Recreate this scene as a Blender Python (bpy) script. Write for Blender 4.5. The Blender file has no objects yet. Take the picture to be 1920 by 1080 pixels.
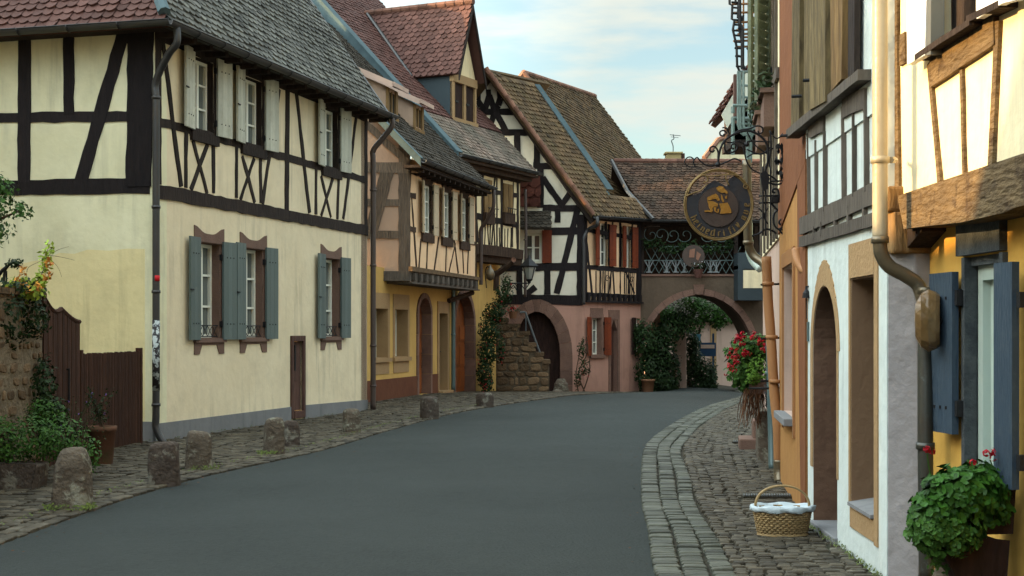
import bpy, math, random
import numpy as np
from mathutils import Vector, Matrix
from mathutils.geometry import tessellate_polygon
random.seed(7)
R = random.random
def U(a, b): return a + (b - a) * R()
sc = bpy.context.scene
COL = sc.collection
# ------------------------------------------------ camera
F = 2666.67; CU = 960.0; HV = 620.0; CH = 1.6
cam = bpy.data.cameras.new('camera'); co = bpy.data.objects.new('camera', cam); COL.objects.link(co)
cam.lens = 50; cam.sensor_width = 36; cam.clip_end = 3000; cam.clip_start = .1
cam.shift_y = (HV - 540) / 1920.0
co.location = (0, 0, CH); co.rotation_euler = (math.radians(90), 0, 0)
sc.camera = co
# ------------------------------------------------ sun and sky
SUN = Vector((-.96, -.10, .28)).normalized()
sl = bpy.data.lights.new('sun', 'SUN'); so = bpy.data.objects.new('sun', sl); COL.objects.link(so)
sl.energy = 2.8; sl.angle = math.radians(.55); sl.color = (1.0, .62, .25)
so.rotation_euler = SUN.to_track_quat('Z', 'Y').to_euler(); so.location = (-20, -15, 20)
w = bpy.data.worlds.new('World'); sc.world = w; w.use_nodes = True
nt = w.node_tree; nt.nodes.clear()
def N(t, **k):
    n = nt.nodes.new(t)
    for a, b in k.items(): setattr(n, a, b)
    return n
out = N('ShaderNodeOutputWorld'); bg = N('ShaderNodeBackground')
sky = N('ShaderNodeTexSky'); sky.sky_type = 'NISHITA'; sky.sun_disc = False
sky.sun_elevation = math.asin(SUN.z); sky.sun_rotation = math.atan2(SUN.x, SUN.y)
sky.air_density = 1.0; sky.dust_density = 1.5; sky.ozone_density = 1.0
tc = N('ShaderNodeTexCoord'); sep = N('ShaderNodeSeparateXYZ'); nt.links.new(tc.outputs['Generated'], sep.inputs[0])
mx = N('ShaderNodeMath', operation='MAXIMUM'); mx.inputs[1].default_value = .02; nt.links.new(sep.outputs[2], mx.inputs[0])
mp = N('ShaderNodeMapping'); mp.inputs['Scale'].default_value = (6.5, 6.5, 34.0); mp.inputs['Location'].default_value = (.3, 1.2, .4)
nt.links.new(tc.outputs['Generated'], mp.inputs[0])
nz = N('ShaderNodeTexNoise'); nz.inputs['Scale'].default_value = 1.0; nz.inputs['Detail'].default_value = 7; nz.inputs['Roughness'].default_value = .55
nt.links.new(mp.outputs[0], nz.inputs['Vector'])
mr = N('ShaderNodeMapRange'); mr.interpolation_type = 'SMOOTHSTEP'
mr.inputs['From Min'].default_value = .38; mr.inputs['From Max'].default_value = .66
mr.inputs['To Min'].default_value = .16; mr.inputs['To Max'].default_value = 1.0
nt.links.new(nz.outputs[0], mr.inputs['Value'])
mixc = N('ShaderNodeMix', data_type='RGBA'); nt.links.new(mr.outputs[0], mixc.inputs['Factor'])
nt.links.new(sky.outputs[0], mixc.inputs['A']); mixc.inputs['B'].default_value = (3.3, 3.28, 3.28, 1)
# the evening sky is brighter overhead and towards the sun than low in the north
vd = N('ShaderNodeVectorMath', operation='DOT_PRODUCT'); nt.links.new(tc.outputs['Generated'], vd.inputs[0]); vd.inputs[1].default_value = tuple(SUN)
m1_ = N('ShaderNodeMapRange'); m1_.inputs['From Min'].default_value = -.1; m1_.inputs['From Max'].default_value = 1; m1_.inputs['To Min'].default_value = 0; m1_.inputs['To Max'].default_value = 2.2; nt.links.new(vd.outputs['Value'], m1_.inputs['Value'])
m2_ = N('ShaderNodeMapRange'); m2_.interpolation_type = 'SMOOTHSTEP'; m2_.inputs['From Min'].default_value = .22; m2_.inputs['From Max'].default_value = .75; m2_.inputs['To Min'].default_value = .50; m2_.inputs['To Max'].default_value = 1.7; nt.links.new(sep.outputs[2], m2_.inputs['Value'])
ad = N('ShaderNodeMath', operation='ADD'); nt.links.new(m1_.outputs[0], ad.inputs[0]); nt.links.new(m2_.outputs[0], ad.inputs[1])
sc_ = N('ShaderNodeVectorMath', operation='SCALE'); nt.links.new(mixc.outputs['Result'], sc_.inputs[0]); nt.links.new(ad.outputs[0], sc_.inputs['Scale'])
tn = N('ShaderNodeVectorMath', operation='MULTIPLY'); nt.links.new(sc_.outputs[0], tn.inputs[0]); tn.inputs[1].default_value = (.97, 1.03, .93)
nt.links.new(tn.outputs[0], bg.inputs[0]); bg.inputs[1].default_value = .14
nt.links.new(bg.outputs[0], out.inputs[0])
sc.view_settings.view_transform = 'Standard'; sc.view_settings.look = 'None'; sc.view_settings.gamma = 1
sc.view_settings.exposure = 1.92
# ------------------------------------------------ materials
MATS = {}
def mat(name, col, rough=.8, var=0.0, scale=4.0, bump=0.0, bscale=40.0, metal=0.0, rnd=0.0, col2=None, stretch=(1, 1, 1), spec=.5,
        stain=0.0, streak=0.0, stcol=(.08, .07, .05), stscale=.8, coord='Object', sss=0, detail=6, th=(.5, .72)):
    if name in MATS: return MATS[name]
    m = bpy.data.materials.new(name); MATS[name] = m; m.use_nodes = True
    t = m.node_tree; b = t.nodes['Principled BSDF']
    L = t.links.new
    b.inputs['Roughness'].default_value = rough; b.inputs['Metallic'].default_value = metal
    b.inputs['Specular IOR Level'].default_value = spec if rough < .5 or spec > .7 else min(spec, .14)
    c2 = col2 or tuple(x * .55 for x in col)
    tcn = t.nodes.new('ShaderNodeTexCoord'); mpn = t.nodes.new('ShaderNodeMapping')
    mpn.inputs['Scale'].default_value = stretch; L(tcn.outputs[coord], mpn.inputs[0])
    cur = None
    if var > 0 or col2:
        n1 = t.nodes.new('ShaderNodeTexNoise'); n1.inputs['Scale'].default_value = scale; n1.inputs['Detail'].default_value = detail
        n1.inputs['Roughness'].default_value = .65
        L(mpn.outputs[0], n1.inputs['Vector'])
        r1 = t.nodes.new('ShaderNodeMapRange'); r1.inputs['From Min'].default_value = .32; r1.inputs['From Max'].default_value = .68
        r1.inputs['To Min'].default_value = 0; r1.inputs['To Max'].default_value = max(var, .01)
        L(n1.outputs[0], r1.inputs['Value'])
        mxn = t.nodes.new('ShaderNodeMix'); mxn.data_type = 'RGBA'
        mxn.inputs['A'].default_value = (*col, 1); mxn.inputs['B'].default_value = (*c2, 1)
        L(r1.outputs[0], mxn.inputs['Factor']); cur = mxn.outputs['Result']
    else:
        rg = t.nodes.new('ShaderNodeRGB'); rg.outputs[0].default_value = (*col, 1); cur = rg.outputs[0]
    if stain > 0:
        n2 = t.nodes.new('ShaderNodeTexNoise'); n2.inputs['Scale'].default_value = stscale; n2.inputs['Detail'].default_value = 9
        n2.inputs['Roughness'].default_value = .7
        L(tcn.outputs[coord], n2.inputs['Vector'])
        r2 = t.nodes.new('ShaderNodeMapRange'); r2.inputs['From Min'].default_value = th[0]; r2.inputs['From Max'].default_value = th[1]
        r2.inputs['To Min'].default_value = 0; r2.inputs['To Max'].default_value = stain
        L(n2.outputs[0], r2.inputs['Value'])
        m2 = t.nodes.new('ShaderNodeMix'); m2.data_type = 'RGBA'; L(r2.outputs[0], m2.inputs['Factor'])
        L(cur, m2.inputs['A']); m2.inputs['B'].default_value = (*stcol, 1); cur = m2.outputs['Result']
    if streak > 0:
        ms = t.nodes.new('ShaderNodeMapping'); ms.inputs['Scale'].default_value = (5, 5, .45); L(tcn.outputs[coord], ms.inputs[0])
        n4 = t.nodes.new('ShaderNodeTexNoise'); n4.inputs['Scale'].default_value = 1.3; n4.inputs['Detail'].default_value = 8; n4.inputs['Roughness'].default_value = .6; L(ms.outputs[0], n4.inputs['Vector'])
        n5 = t.nodes.new('ShaderNodeTexNoise'); n5.inputs['Scale'].default_value = .7; L(tcn.outputs[coord], n5.inputs['Vector'])
        r4 = t.nodes.new('ShaderNodeMapRange'); r4.inputs['From Min'].default_value = .50; r4.inputs['From Max'].default_value = .72; r4.inputs['To Max'].default_value = streak; L(n4.outputs[0], r4.inputs['Value'])
        r5 = t.nodes.new('ShaderNodeMapRange'); r5.inputs['From Min'].default_value = .40; r5.inputs['From Max'].default_value = .60; L(n5.outputs[0], r5.inputs['Value'])
        mm = t.nodes.new('ShaderNodeMath'); mm.operation = 'MULTIPLY'; L(r4.outputs[0], mm.inputs[0]); L(r5.outputs[0], mm.inputs[1])
        m5 = t.nodes.new('ShaderNodeMix'); m5.data_type = 'RGBA'; L(mm.outputs[0], m5.inputs['Factor']); L(cur, m5.inputs['A']); m5.inputs['B'].default_value = (*stcol, 1); cur = m5.outputs['Result']
    if rnd > 0:
        a = t.nodes.new('ShaderNodeAttribute'); a.attribute_name = 'rnd'
        r3 = t.nodes.new('ShaderNodeMapRange'); r3.inputs['To Min'].default_value = 1 - rnd; r3.inputs['To Max'].default_value = 1 + rnd
        L(a.outputs['Fac'], r3.inputs['Value'])
        m3 = t.nodes.new('ShaderNodeVectorMath'); m3.operation = 'SCALE'; L(cur, m3.inputs[0]); L(r3.outputs[0], m3.inputs['Scale']); cur = m3.outputs[0]
    L(cur, b.inputs['Base Color'])
    if bump > 0:
        n3 = t.nodes.new('ShaderNodeTexNoise'); n3.inputs['Scale'].default_value = bscale; n3.inputs['Detail'].default_value = 5
        L(mpn.outputs[0], n3.inputs['Vector'])
        bn = t.nodes.new('ShaderNodeBump'); bn.inputs['Strength'].default_value = min(1, bump); bn.inputs['Distance'].default_value = .02 * max(1, bump)
        L(n3.outputs[0], bn.inputs['Height']); L(bn.outputs[0], b.inputs['Normal'])
    return m
def plaster(name, col, c2=None, stain=.25, bump=.35):
    return mat(name, col, .92, .7, 1.1, bump, 9.0, col2=c2 or tuple(x * .8 for x in col), stain=stain, streak=.55, stcol=tuple(x * .45 for x in col), stscale=1.6, spec=.2)
def wood(name, col, c2=None, rough=.85, vert=True):
    return mat(name, col, rough, .9, 14.0, .9, 30.0, col2=c2 or tuple(x * .45 for x in col), rnd=.25, stretch=(1, 1, .22) if vert else (.3, .3, 1), spec=.25)
def leafm(name, col, c2=None, rough=.55):
    m = mat(name, col, rough, .6, 3.0, 0, rnd=.45, col2=c2 or tuple(x * .5 for x in col), spec=.35)
    b = m.node_tree.nodes['Principled BSDF']; b.inputs['Subsurface Weight'].default_value = 0
    return m
# ------------------------------------------------ mesh builder and helpers
class MB:
    def __init__(s): s.v = []; s.f = []; s.r = []
    def add(s, vs, fs, r=None):
        k = len(s.v); s.v.extend([tuple(p) for p in vs])
        if r is None: r = .5
        for f in fs: s.f.append(tuple(i + k for i in f)); s.r.append(r)
    def build(s, name, m, parent=None, smooth=False, label=None, bevel=0, flat_angle=None):
        if not s.v: return None
        me = bpy.data.meshes.new(name); me.from_pydata(s.v, [], s.f); me.update()
        a = me.attributes.new('rnd', 'FLOAT', 'FACE'); a.data.foreach_set('value', s.r)
        if isinstance(m, (list, tuple)):
            for q in m: me.materials.append(q)
        else: me.materials.append(m)
        if smooth: me.polygons.foreach_set('use_smooth', [True] * len(me.polygons))
        o = bpy.data.objects.new(name, me); COL.objects.link(o)
        if parent:
            o.parent = parent
            o.matrix_parent_inverse = Matrix.Translation(-parent_loc(parent))
        if label: o['label'] = label
        if bevel:
            bv = o.modifiers.new('bevel', 'BEVEL'); bv.width = bevel; bv.segments = 2; bv.limit_method = 'ANGLE'
        return o
def parent_loc(p): return Vector(p.get('_l', (0, 0, 0)))
def thing(name, label, cat, loc, group=None, kind=None):
    o = bpy.data.objects.new(name, None); COL.objects.link(o); o.location = loc; o['_l'] = tuple(loc)
    o.empty_display_size = .3
    o['label'] = label; o['category'] = cat
    if group: o['group'] = group
    if kind: o['kind'] = kind
    return o
def tag(o, label, cat, group=None, kind=None):
    o['label'] = label; o['category'] = cat
    if group: o['group'] = group
    if kind: o['kind'] = kind
    return o
def struct(mb, name, m, smooth=False, label=None, cat=None):
    o = mb.build(name, m, None, smooth); o['kind'] = 'structure'
    o['label'] = label or name; o['category'] = cat or name.replace('_', ' ')
    return o
def P(u, v, d): return Vector(((u - CU) / F * d, d, CH + (HV - v) / F * d))
def gz(y):
    if y < 35: return 0.0
    if y < 44: return -.32 * (y - 35) / 9 * ((y - 35) / 9 * .4 + .6)
    return -.32 - .02 * min(y - 44, 20)
class Fac:
    """a vertical plane: origin (x,y), direction (dx,dy), outward normal towards the camera"""
    def __init__(s, x, y, dx, dy):
        s.o = Vector((x, y, 0)); s.e = Vector((dx, dy, 0)).normalized(); s.n = Vector((s.e.y, -s.e.x, 0))
        if s.n.dot(Vector((0, 0, 0)) - s.o) < 0: s.n = -s.n
    def w(s, a, z, o=0): p = s.o + s.e * a + s.n * o; return Vector((p.x, p.y, z))
    def st(s, u, v, o=0):
        r = Vector(((u - CU) / F, 1, (HV - v) / F)); q = s.o + s.n * o
        t = q.dot(s.n) / r.dot(s.n); p = r * t
        return ((p - q).dot(s.e), p.z + CH)
    def su(s, u, o=0): return s.st(u, 500, o)[0]
    def shift(s, o): q = s.o + s.n * o; f = Fac(q.x, q.y, s.e.x, s.e.y); return f
def hexa(mb, p, r=None):
    mb.add(p, [(0, 1, 2, 3), (7, 6, 5, 4), (0, 4, 5, 1), (1, 5, 6, 2), (2, 6, 7, 3), (3, 7, 4, 0)], r)
def fbox(mb, f, s0, s1, z0, z1, o0, o1, r=None):
    hexa(mb, [f.w(s0, z0, o0), f.w(s1, z0, o0), f.w(s1, z1, o0), f.w(s0, z1, o0), f.w(s0, z0, o1), f.w(s1, z0, o1), f.w(s1, z1, o1), f.w(s0, z1, o1)], r)
def box(mb, c, sx, sy, sz, rz=0, r=None, top=1.0):
    cs, sn = math.cos(rz), math.sin(rz)
    def q(x, y, z): return (c[0] + x * cs - y * sn, c[1] + x * sn + y * cs, c[2] + z)
    x, y = sx / 2, sy / 2; X, Y = x * top, y * top
    hexa(mb, [q(-x, -y, 0), q(x, -y, 0), q(x, y, 0), q(-x, y, 0), q(-X, -Y, sz), q(X, -Y, sz), q(X, Y, sz), q(-X, Y, sz)], r)
def prism3(mb, pts, nrm, th, r=None):
    """extrude a 3D polygon along nrm*th"""
    n = len(pts); nrm = Vector(nrm); a = [Vector(p) for p in pts]; b = [p + nrm * th for p in a]
    tri = tessellate_polygon([a])
    mb.add(a + b, [tuple(t) for t in tri] + [tuple(i + n for i in reversed(t)) for t in tri] + [(i, (i + 1) % n, n + (i + 1) % n, n + i) for i in range(n)], r)
def fprism(mb, f, poly, o0, o1, r=None): prism3(mb, [f.w(a, z, o0) for a, z in poly], f.n, o1 - o0, r)
def wall(mb, f, outline, holes=(), depth=.3, o=0):
    loops = [outline] + list(holes)
    pf = [[f.w(a, z, o) for a, z in l] for l in loops]; pb = [[f.w(a, z, o - depth) for a, z in l] for l in loops]
    flat = [Vector((a, z, 0)) for l in loops for a, z in l]
    tri = tessellate_polygon([[Vector((a, z, 0)) for a, z in l] for l in loops])
    A = [p for l in pf for p in l]; B = [p for l in pb for p in l]; n = len(A)
    fs = [tuple(t) for t in tri] + [tuple(i + n for i in reversed(t)) for t in tri]
    k = 0
    for l in loops:
        m = len(l)
        for i in range(m): fs.append((k + i, k + (i + 1) % m, n + k + (i + 1) % m, n + k + i))
        k += m
    mb.add(A + B, fs)
def rect(s0, s1, z0, z1): return [(s0, z0), (s1, z0), (s1, z1), (s0, z1)]
def arch(s0, s1, z0, zs, rise, n=14):
    c = (s0 + s1) / 2; h = (s1 - s0) / 2
    return [(s0, z0), (s1, z0)] + [(c + h * math.cos(math.pi * i / n), zs + rise * math.sin(math.pi * i / n)) for i in range(n + 1)]
def hewn(mb, f, a, b, w, o0=-.02, o1=.015, jit=.012, w2=None, step=.2):
    a = Vector((a[0], a[1])); b = Vector((b[0], b[1])); d = b - a; L = d.length
    if L < .01: return
    d.normalize(); nn = Vector((-d.y, d.x)); n = max(1, int(L / step)); r = R(); w2 = w2 or w
    top = []; bot = []
    for i in range(n + 1):
        p = a + d * (L * i / n); ww = w + (w2 - w) * i / n
        top.append(p + nn * (ww / 2 + U(-jit, jit))); bot.append(p - nn * (ww / 2 + U(-jit, jit)))
    o1 += U(-.002, .004)
    for i in range(n):
        q = [bot[i], bot[i + 1], top[i + 1], top[i]]
        v = [f.w(x.x, x.y, o0) for x in q] + [f.w(x.x, x.y, o1) for x in q]
        fs = [(4, 5, 6, 7), (0, 1, 5, 4), (2, 3, 7, 6)]
        if i == 0: fs.append((3, 0, 4, 7))
        if i == n - 1: fs.append((1, 2, 6, 5))
        mb.add(v, fs, r)
def tube(mb, pts, r, n=8, r2=None, cap=True, rv=None):
    pts = [Vector(p) for p in pts]; m = len(pts); r2 = r if r2 is None else r2
    T = [(pts[min(i + 1, m - 1)] - pts[max(i - 1, 0)]).normalized() for i in range(m)]
    up = Vector((0, 0, 1)) if abs(T[0].z) < .9 else Vector((1, 0, 0))
    x = T[0].cross(up).normalized(); vs = []; fs = []
    for i in range(m):
        x = (x - T[i] * x.dot(T[i])).normalized(); y = T[i].cross(x); rr = r + (r2 - r) * i / max(1, m - 1)
        for k in range(n):
            a = 2 * math.pi * k / n; vs.append(pts[i] + (x * math.cos(a) + y * math.sin(a)) * rr)
    for i in range(m - 1):
        for k in range(n): fs.append((i * n + k, i * n + (k + 1) % n, (i + 1) * n + (k + 1) % n, (i + 1) * n + k))
    if cap: fs.append(tuple(range(n))[::-1]); fs.append(tuple((m - 1) * n + k for k in range(n)))
    mb.add(vs, fs, rv)
def smooth_path(pts, k=4):
    pts = [Vector(p) for p in pts]; o = []
    for i in range(len(pts) - 1):
        p0 = pts[max(i - 1, 0)]; p1 = pts[i]; p2 = pts[i + 1]; p3 = pts[min(i + 2, len(pts) - 1)]
        for j in range(k):
            t = j / k
            o.append(.5 * ((2 * p1) + (p2 - p0) * t + (2 * p0 - 5 * p1 + 4 * p2 - p3) * t * t + (3 * p1 - p0 - 3 * p2 + p3) * t ** 3))
    o.append(pts[-1]); return o
def spiral(f, c, r0, r1, a0, turns, n=26, o=0):
    return [f.w(c[0] + (r0 + (r1 - r0) * i / n) * math.cos(a0 + turns * 2 * math.pi * i / n), c[1] + (r0 + (r1 - r0) * i / n) * math.sin(a0 + turns * 2 * math.pi * i / n), o) for i in range(n + 1)]
def lathe(mb, c, prof, n=16, wob=0, r=None):
    vs = []; fs = []
    for rr, z in prof:
        for k in range(n):
            a = 2 * math.pi * k / n; q = rr * (1 + U(-wob, wob)); vs.append((c[0] + q * math.cos(a), c[1] + q * math.sin(a), c[2] + z))
    m = len(prof)
    for i in range(m - 1):
        for k in range(n): fs.append((i * n + k, i * n + (k + 1) % n, (i + 1) * n + (k + 1) % n, (i + 1) * n + k))
    fs.append(tuple(range(n))[::-1]); fs.append(tuple((m - 1) * n + k for k in range(n)))
    mb.add(vs, fs, r)
def rv3():
    while 1:
        v = Vector((U(-1, 1), U(-1, 1), U(-1, 1)))
        if .05 < v.length < 1: return v.normalized()
def leaf(mb, p, nrm, size, kind='oval', r=None):
    n = Vector(nrm).normalized(); t = n.cross(rv3()); 
    if t.length < .1: t = n.cross(Vector((0, 0, 1)) + n * .3)
    t.normalize(); b = n.cross(t); r = R() if r is None else r; s = size
    if kind == 'oval':
        vs = [p, p + t * s * .5 + b * s * .28 + n * s * .06, p + t * s, p + t * s * .5 - b * s * .28 + n * s * .06, p + t * s * .5]
        mb.add(vs, [(0, 4, 1), (4, 2, 1), (0, 3, 4), (4, 3, 2)], r)
    else:
        k = 9; vs = [p - n * s * .12]
        for i in range(k):
            a = 2 * math.pi * (i + .5) / k * .94 + .2; q = s * .5 * (1 + (.1 if i % 2 else -.06)); vs.append(p + (t * math.cos(a) + b * math.sin(a)) * q + n * U(-.03, .06) * s)
        mb.add(vs, [(0, i, i + 1) for i in range(1, k)], r)
def crown(mb, blobs, n, size, kind='oval', up=.35, shell=.55, flat=None):
    """leaves through the volume of overlapping blobs [(centre, (rx,ry,rz))]; uneven outline"""
    wts = [b[1][0] * b[1][2] for b in blobs]
    for _ in range(n):
        c, rr = random.choices(blobs, wts)[0]; d = rv3(); q = U(shell, 1.0) ** .7 * (1 + .12 * math.sin(d.x * 9 + d.z * 7 + c[0] * 5))
        p = Vector((c[0] + d.x * rr[0] * q, c[1] + d.y * rr[1] * q, c[2] + d.z * rr[2] * q))
        leaf(mb, p, d + Vector((0, -.2, up)) + rv3() * .55, size * U(.65, 1.25), kind)
def flower(mb, p, s, k=9):
    for _ in range(k):
        d = rv3(); d.y = -abs(d.y) * .7
        leaf(mb, p + d * s * .55, d, s * U(.5, .8), 'round')
def dupe(src, loc, label):
    """a copy of a thing with copies of its parts"""
    r = src.copy(); COL.objects.link(r); r.location = loc; r['label'] = label
    for ch in src.children:
        c = ch.copy(); COL.objects.link(c); c.parent = r
        for g in ch.children:
            d = g.copy(); COL.objects.link(d); d.parent = c
    return r
# ------------------------------------------------ roofs
def roof(name, parent, m, O, eS, eT, poly, expo=.15, tw=.17, lift=.02, slab=.10, sag=.01, mslab=None, label=None, round_=True):
    """tiled roof plane: every tile a small plate. poly is convex in (s,t)"""
    O = Vector(O); eS = Vector(eS).normalized(); eT = Vector(eT).normalized(); n = eS.cross(eT)
    if n.z < 0: n = -n
    mb = MB()
    pts = [O + eS * s + eT * t for s, t in poly]
    prism3(mb, [p - n * .005 for p in pts], -n, slab, .3)
    t0 = min(t for s, t in poly); t1 = max(t for s, t in poly); k = 0; t = t0
    def span(tt):
        xs = []
        for i in range(len(poly)):
            a, b = poly[i], poly[(i + 1) % len(poly)]
            if (a[1] - tt) * (b[1] - tt) <= 0 and abs(a[1] - b[1]) > 1e-6: xs.append(a[0] + (b[0] - a[0]) * (tt - a[1]) / (b[1] - a[1]))
        return (min(xs), max(xs)) if len(xs) > 1 else None
    ph = R() * 6
    while t < t1 - expo * .3:
        sp = span(min(t + expo * .5, t1 - .001))
        if sp:
            a, b = sp; s = a - (tw / 2 if k % 2 else 0) - .001
            while s < b:
                sa, sb = max(s + .004, a - .02), min(s + tw - .004, b + .02)
                if sb - sa > tw * .2:
                    g = sag * math.sin(s * 1.7 + ph) + sag * math.sin(t * 1.3 + s * .6)
                    j = U(-.006, .006) + g; h = lift * U(.8, 1.35); tb = t + U(-.008, .008) - .02; tt = min(t + expo * 1.2, t1)
                    rd = tw * .3 if round_ else 0
                    q = [(sa, tt, .003), (sb, tt, .003), (sb, tb + rd, h), ((sa * .25 + sb * .75), tb + rd * .25, h), ((sa + sb) / 2, tb, h), ((sa * .75 + sb * .25), tb + rd * .25, h), (sa, tb + rd, h)]
                    vs = [O + eS * x + eT * y + n * (z + j) for x, y, z in q] + [O + eS * x + eT * y + n * (z + j - h * .9) for x, y, z in q[2:]]
                    rr = min(1, max(0, random.gauss(.5, .22)))
                    mb.add(vs, [(0, 1, 2, 3, 4, 5, 6), (2, 7, 8, 3), (3, 8, 9, 4), (4, 9, 10, 5), (5, 10, 11, 6)], rr)
                s += tw
        t += expo; k += 1
    return mb.build(name, m, parent, label=label)
def roof3(name, parent, m, A, B, C, poly3, **k):
    """plane through eave points A,B and an upper point C; poly3: 3D points in that plane"""
    A, B, C = Vector(A), Vector(B), Vector(C); eS = (B - A).normalized(); v = C - A; eT = (v - eS * v.dot(eS)).normalized()
    return roof(name, parent, m, A, eS, eT, [((Vector(p) - A).dot(eS), (Vector(p) - A).dot(eT)) for p in poly3], **k)
def gutter(parent, a, b, r=.07, m=None, name='gutter'):
    """half-round gutter from a to b"""
    a, b = Vector(a), Vector(b); d = (b - a).normalized(); x = d.cross(Vector((0, 0, 1))).normalized(); mb = MB()
    vs = []; n = 8
    for p in (a, b):
        for rr in (r, r * .86):
            for k in range(n + 1):
                t = math.pi * k / n; vs.append(p + x * math.cos(t) * rr - Vector((0, 0, 1)) * math.sin(t) * rr)
    q = n + 1; fs = []
    for k in range(n):
        fs.append((k, k + 1, 2 * q + k + 1, 2 * q + k)); fs.append((q + k, q + k + 1, 3 * q + k + 1, 3 * q + k)); fs.append((k, k + 1, q + k + 1, q + k)); fs.append((2 * q + k, 2 * q + k + 1, 3 * q + k + 1, 3 * q + k))
    fs.append((0, q, 3 * q, 2 * q)); fs.append((n, q + n, 3 * q + n, 2 * q + n))
    mb.add(vs, fs)
    tube(mb, [a + x * r, b + x * r], .012, 6); tube(mb, [a - x * r, b - x * r], .008, 6)
    L = (b - a).length
    for i in range(1, int(L / .8) + 1):
        c = a + d * (i * .8); tube(mb, [c + x * math.cos(math.pi * k / 8) * (r + .006) - Vector((0, 0, 1)) * math.sin(math.pi * k / 8) * (r + .006) for k in range(9)], .008, 4)
    return mb.build(name, m, parent, True)
def pipe(parent, pts, r, m, name='downpipe', clips=None, mclip=None, k=5, top=None):
    mb = MB(); path = smooth_path(pts, k); tube(mb, path, r, 14)
    for c in clips or []:
        c = Vector(c); tube(mb, [c + Vector((0, 0, -.02)), c + Vector((0, 0, .02))], r * 1.22, 14)
    return mb.build(name, m, parent, True)
# ------------------------------------------------ windows and shutters on a facade
def window(f, s0, s1, z0, z1, parent, back=.16, bars=(1, 2), fm=None, fr=.05, gm=None, curtain=None, leafs=True):
    """frame set back in its opening with glazing bars; panes as sub-part"""
    mb = MB(); a, b = -back - .05, -back
    fbox(mb, f, s0, s0 + fr, z0, z1, a, b); fbox(mb, f, s1 - fr, s1, z0, z1, a, b)
    fbox(mb, f, s0 + fr, s1 - fr, z0, z0 + fr, a, b + .002); fbox(mb, f, s0 + fr, s1 - fr, z1 - fr, z1, a, b + .002)
    for i in range(1, bars[0] + 1):
        c = s0 + (s1 - s0) * i / (bars[0] + 1); q = fr * (.7 if bars[0] == 1 else .35); fbox(mb, f, c - q, c + q, z0 + fr, z1 - fr, a + .01, b + .004)
    for i in range(1, bars[1] + 1):
        c = z0 + (z1 - z0) * i / (bars[1] + 1); fbox(mb, f, s0 + fr, s1 - fr, c - fr * .3, c + fr * .3, a + .012, b - .004)
    o = mb.build('window', fm or M['white_paint'], parent)
    g = MB(); fbox(g, f, s0 + fr * .5, s1 - fr * .5, z0 + fr * .5, z1 - fr * .5, a - .02, a + .005); g.build('pane', gm or M['glass'], o)
    if curtain:
        cm = MB(); n = 14
        for i in range(n):
            x0 = s0 + (s1 - s0) * i / n; x1 = s0 + (s1 - s0) * (i + 1) / n; q = .012 * (i % 2)
            hexa(cm, [f.w(x0, z0, a - .02 - q), f.w(x1, z0, a - .032 + q), f.w(x1, z1, a - .032 + q), f.w(x0, z1, a - .02 - q), f.w(x0, z0, a - .04 - q), f.w(x1, z0, a - .045 + q), f.w(x1, z1, a - .045 + q), f.w(x0, z1, a - .04 - q)])
        cm.build('curtain', M['curtain'], o)
    return o
def panel(mb, O, e, n, w_, z0, z1, th, boards=3, r=None):
    """vertical board shutter from O along e, thickness along n"""
    O, e, n = Vector(O), Vector(e).normalized(), Vector(n).normalized()
    for i in range(boards):
        a = w_ * i / boards + .0015; b = w_ * (i + 1) / boards - .0015; rr = R() if r is None else r
        p = [O + e * a, O + e * b, O + e * b + n * th, O + e * a + n * th]
        hexa(mb, [Vector((q.x, q.y, z0)) for q in p] + [Vector((q.x, q.y, z1)) for q in p], rr)
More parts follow.
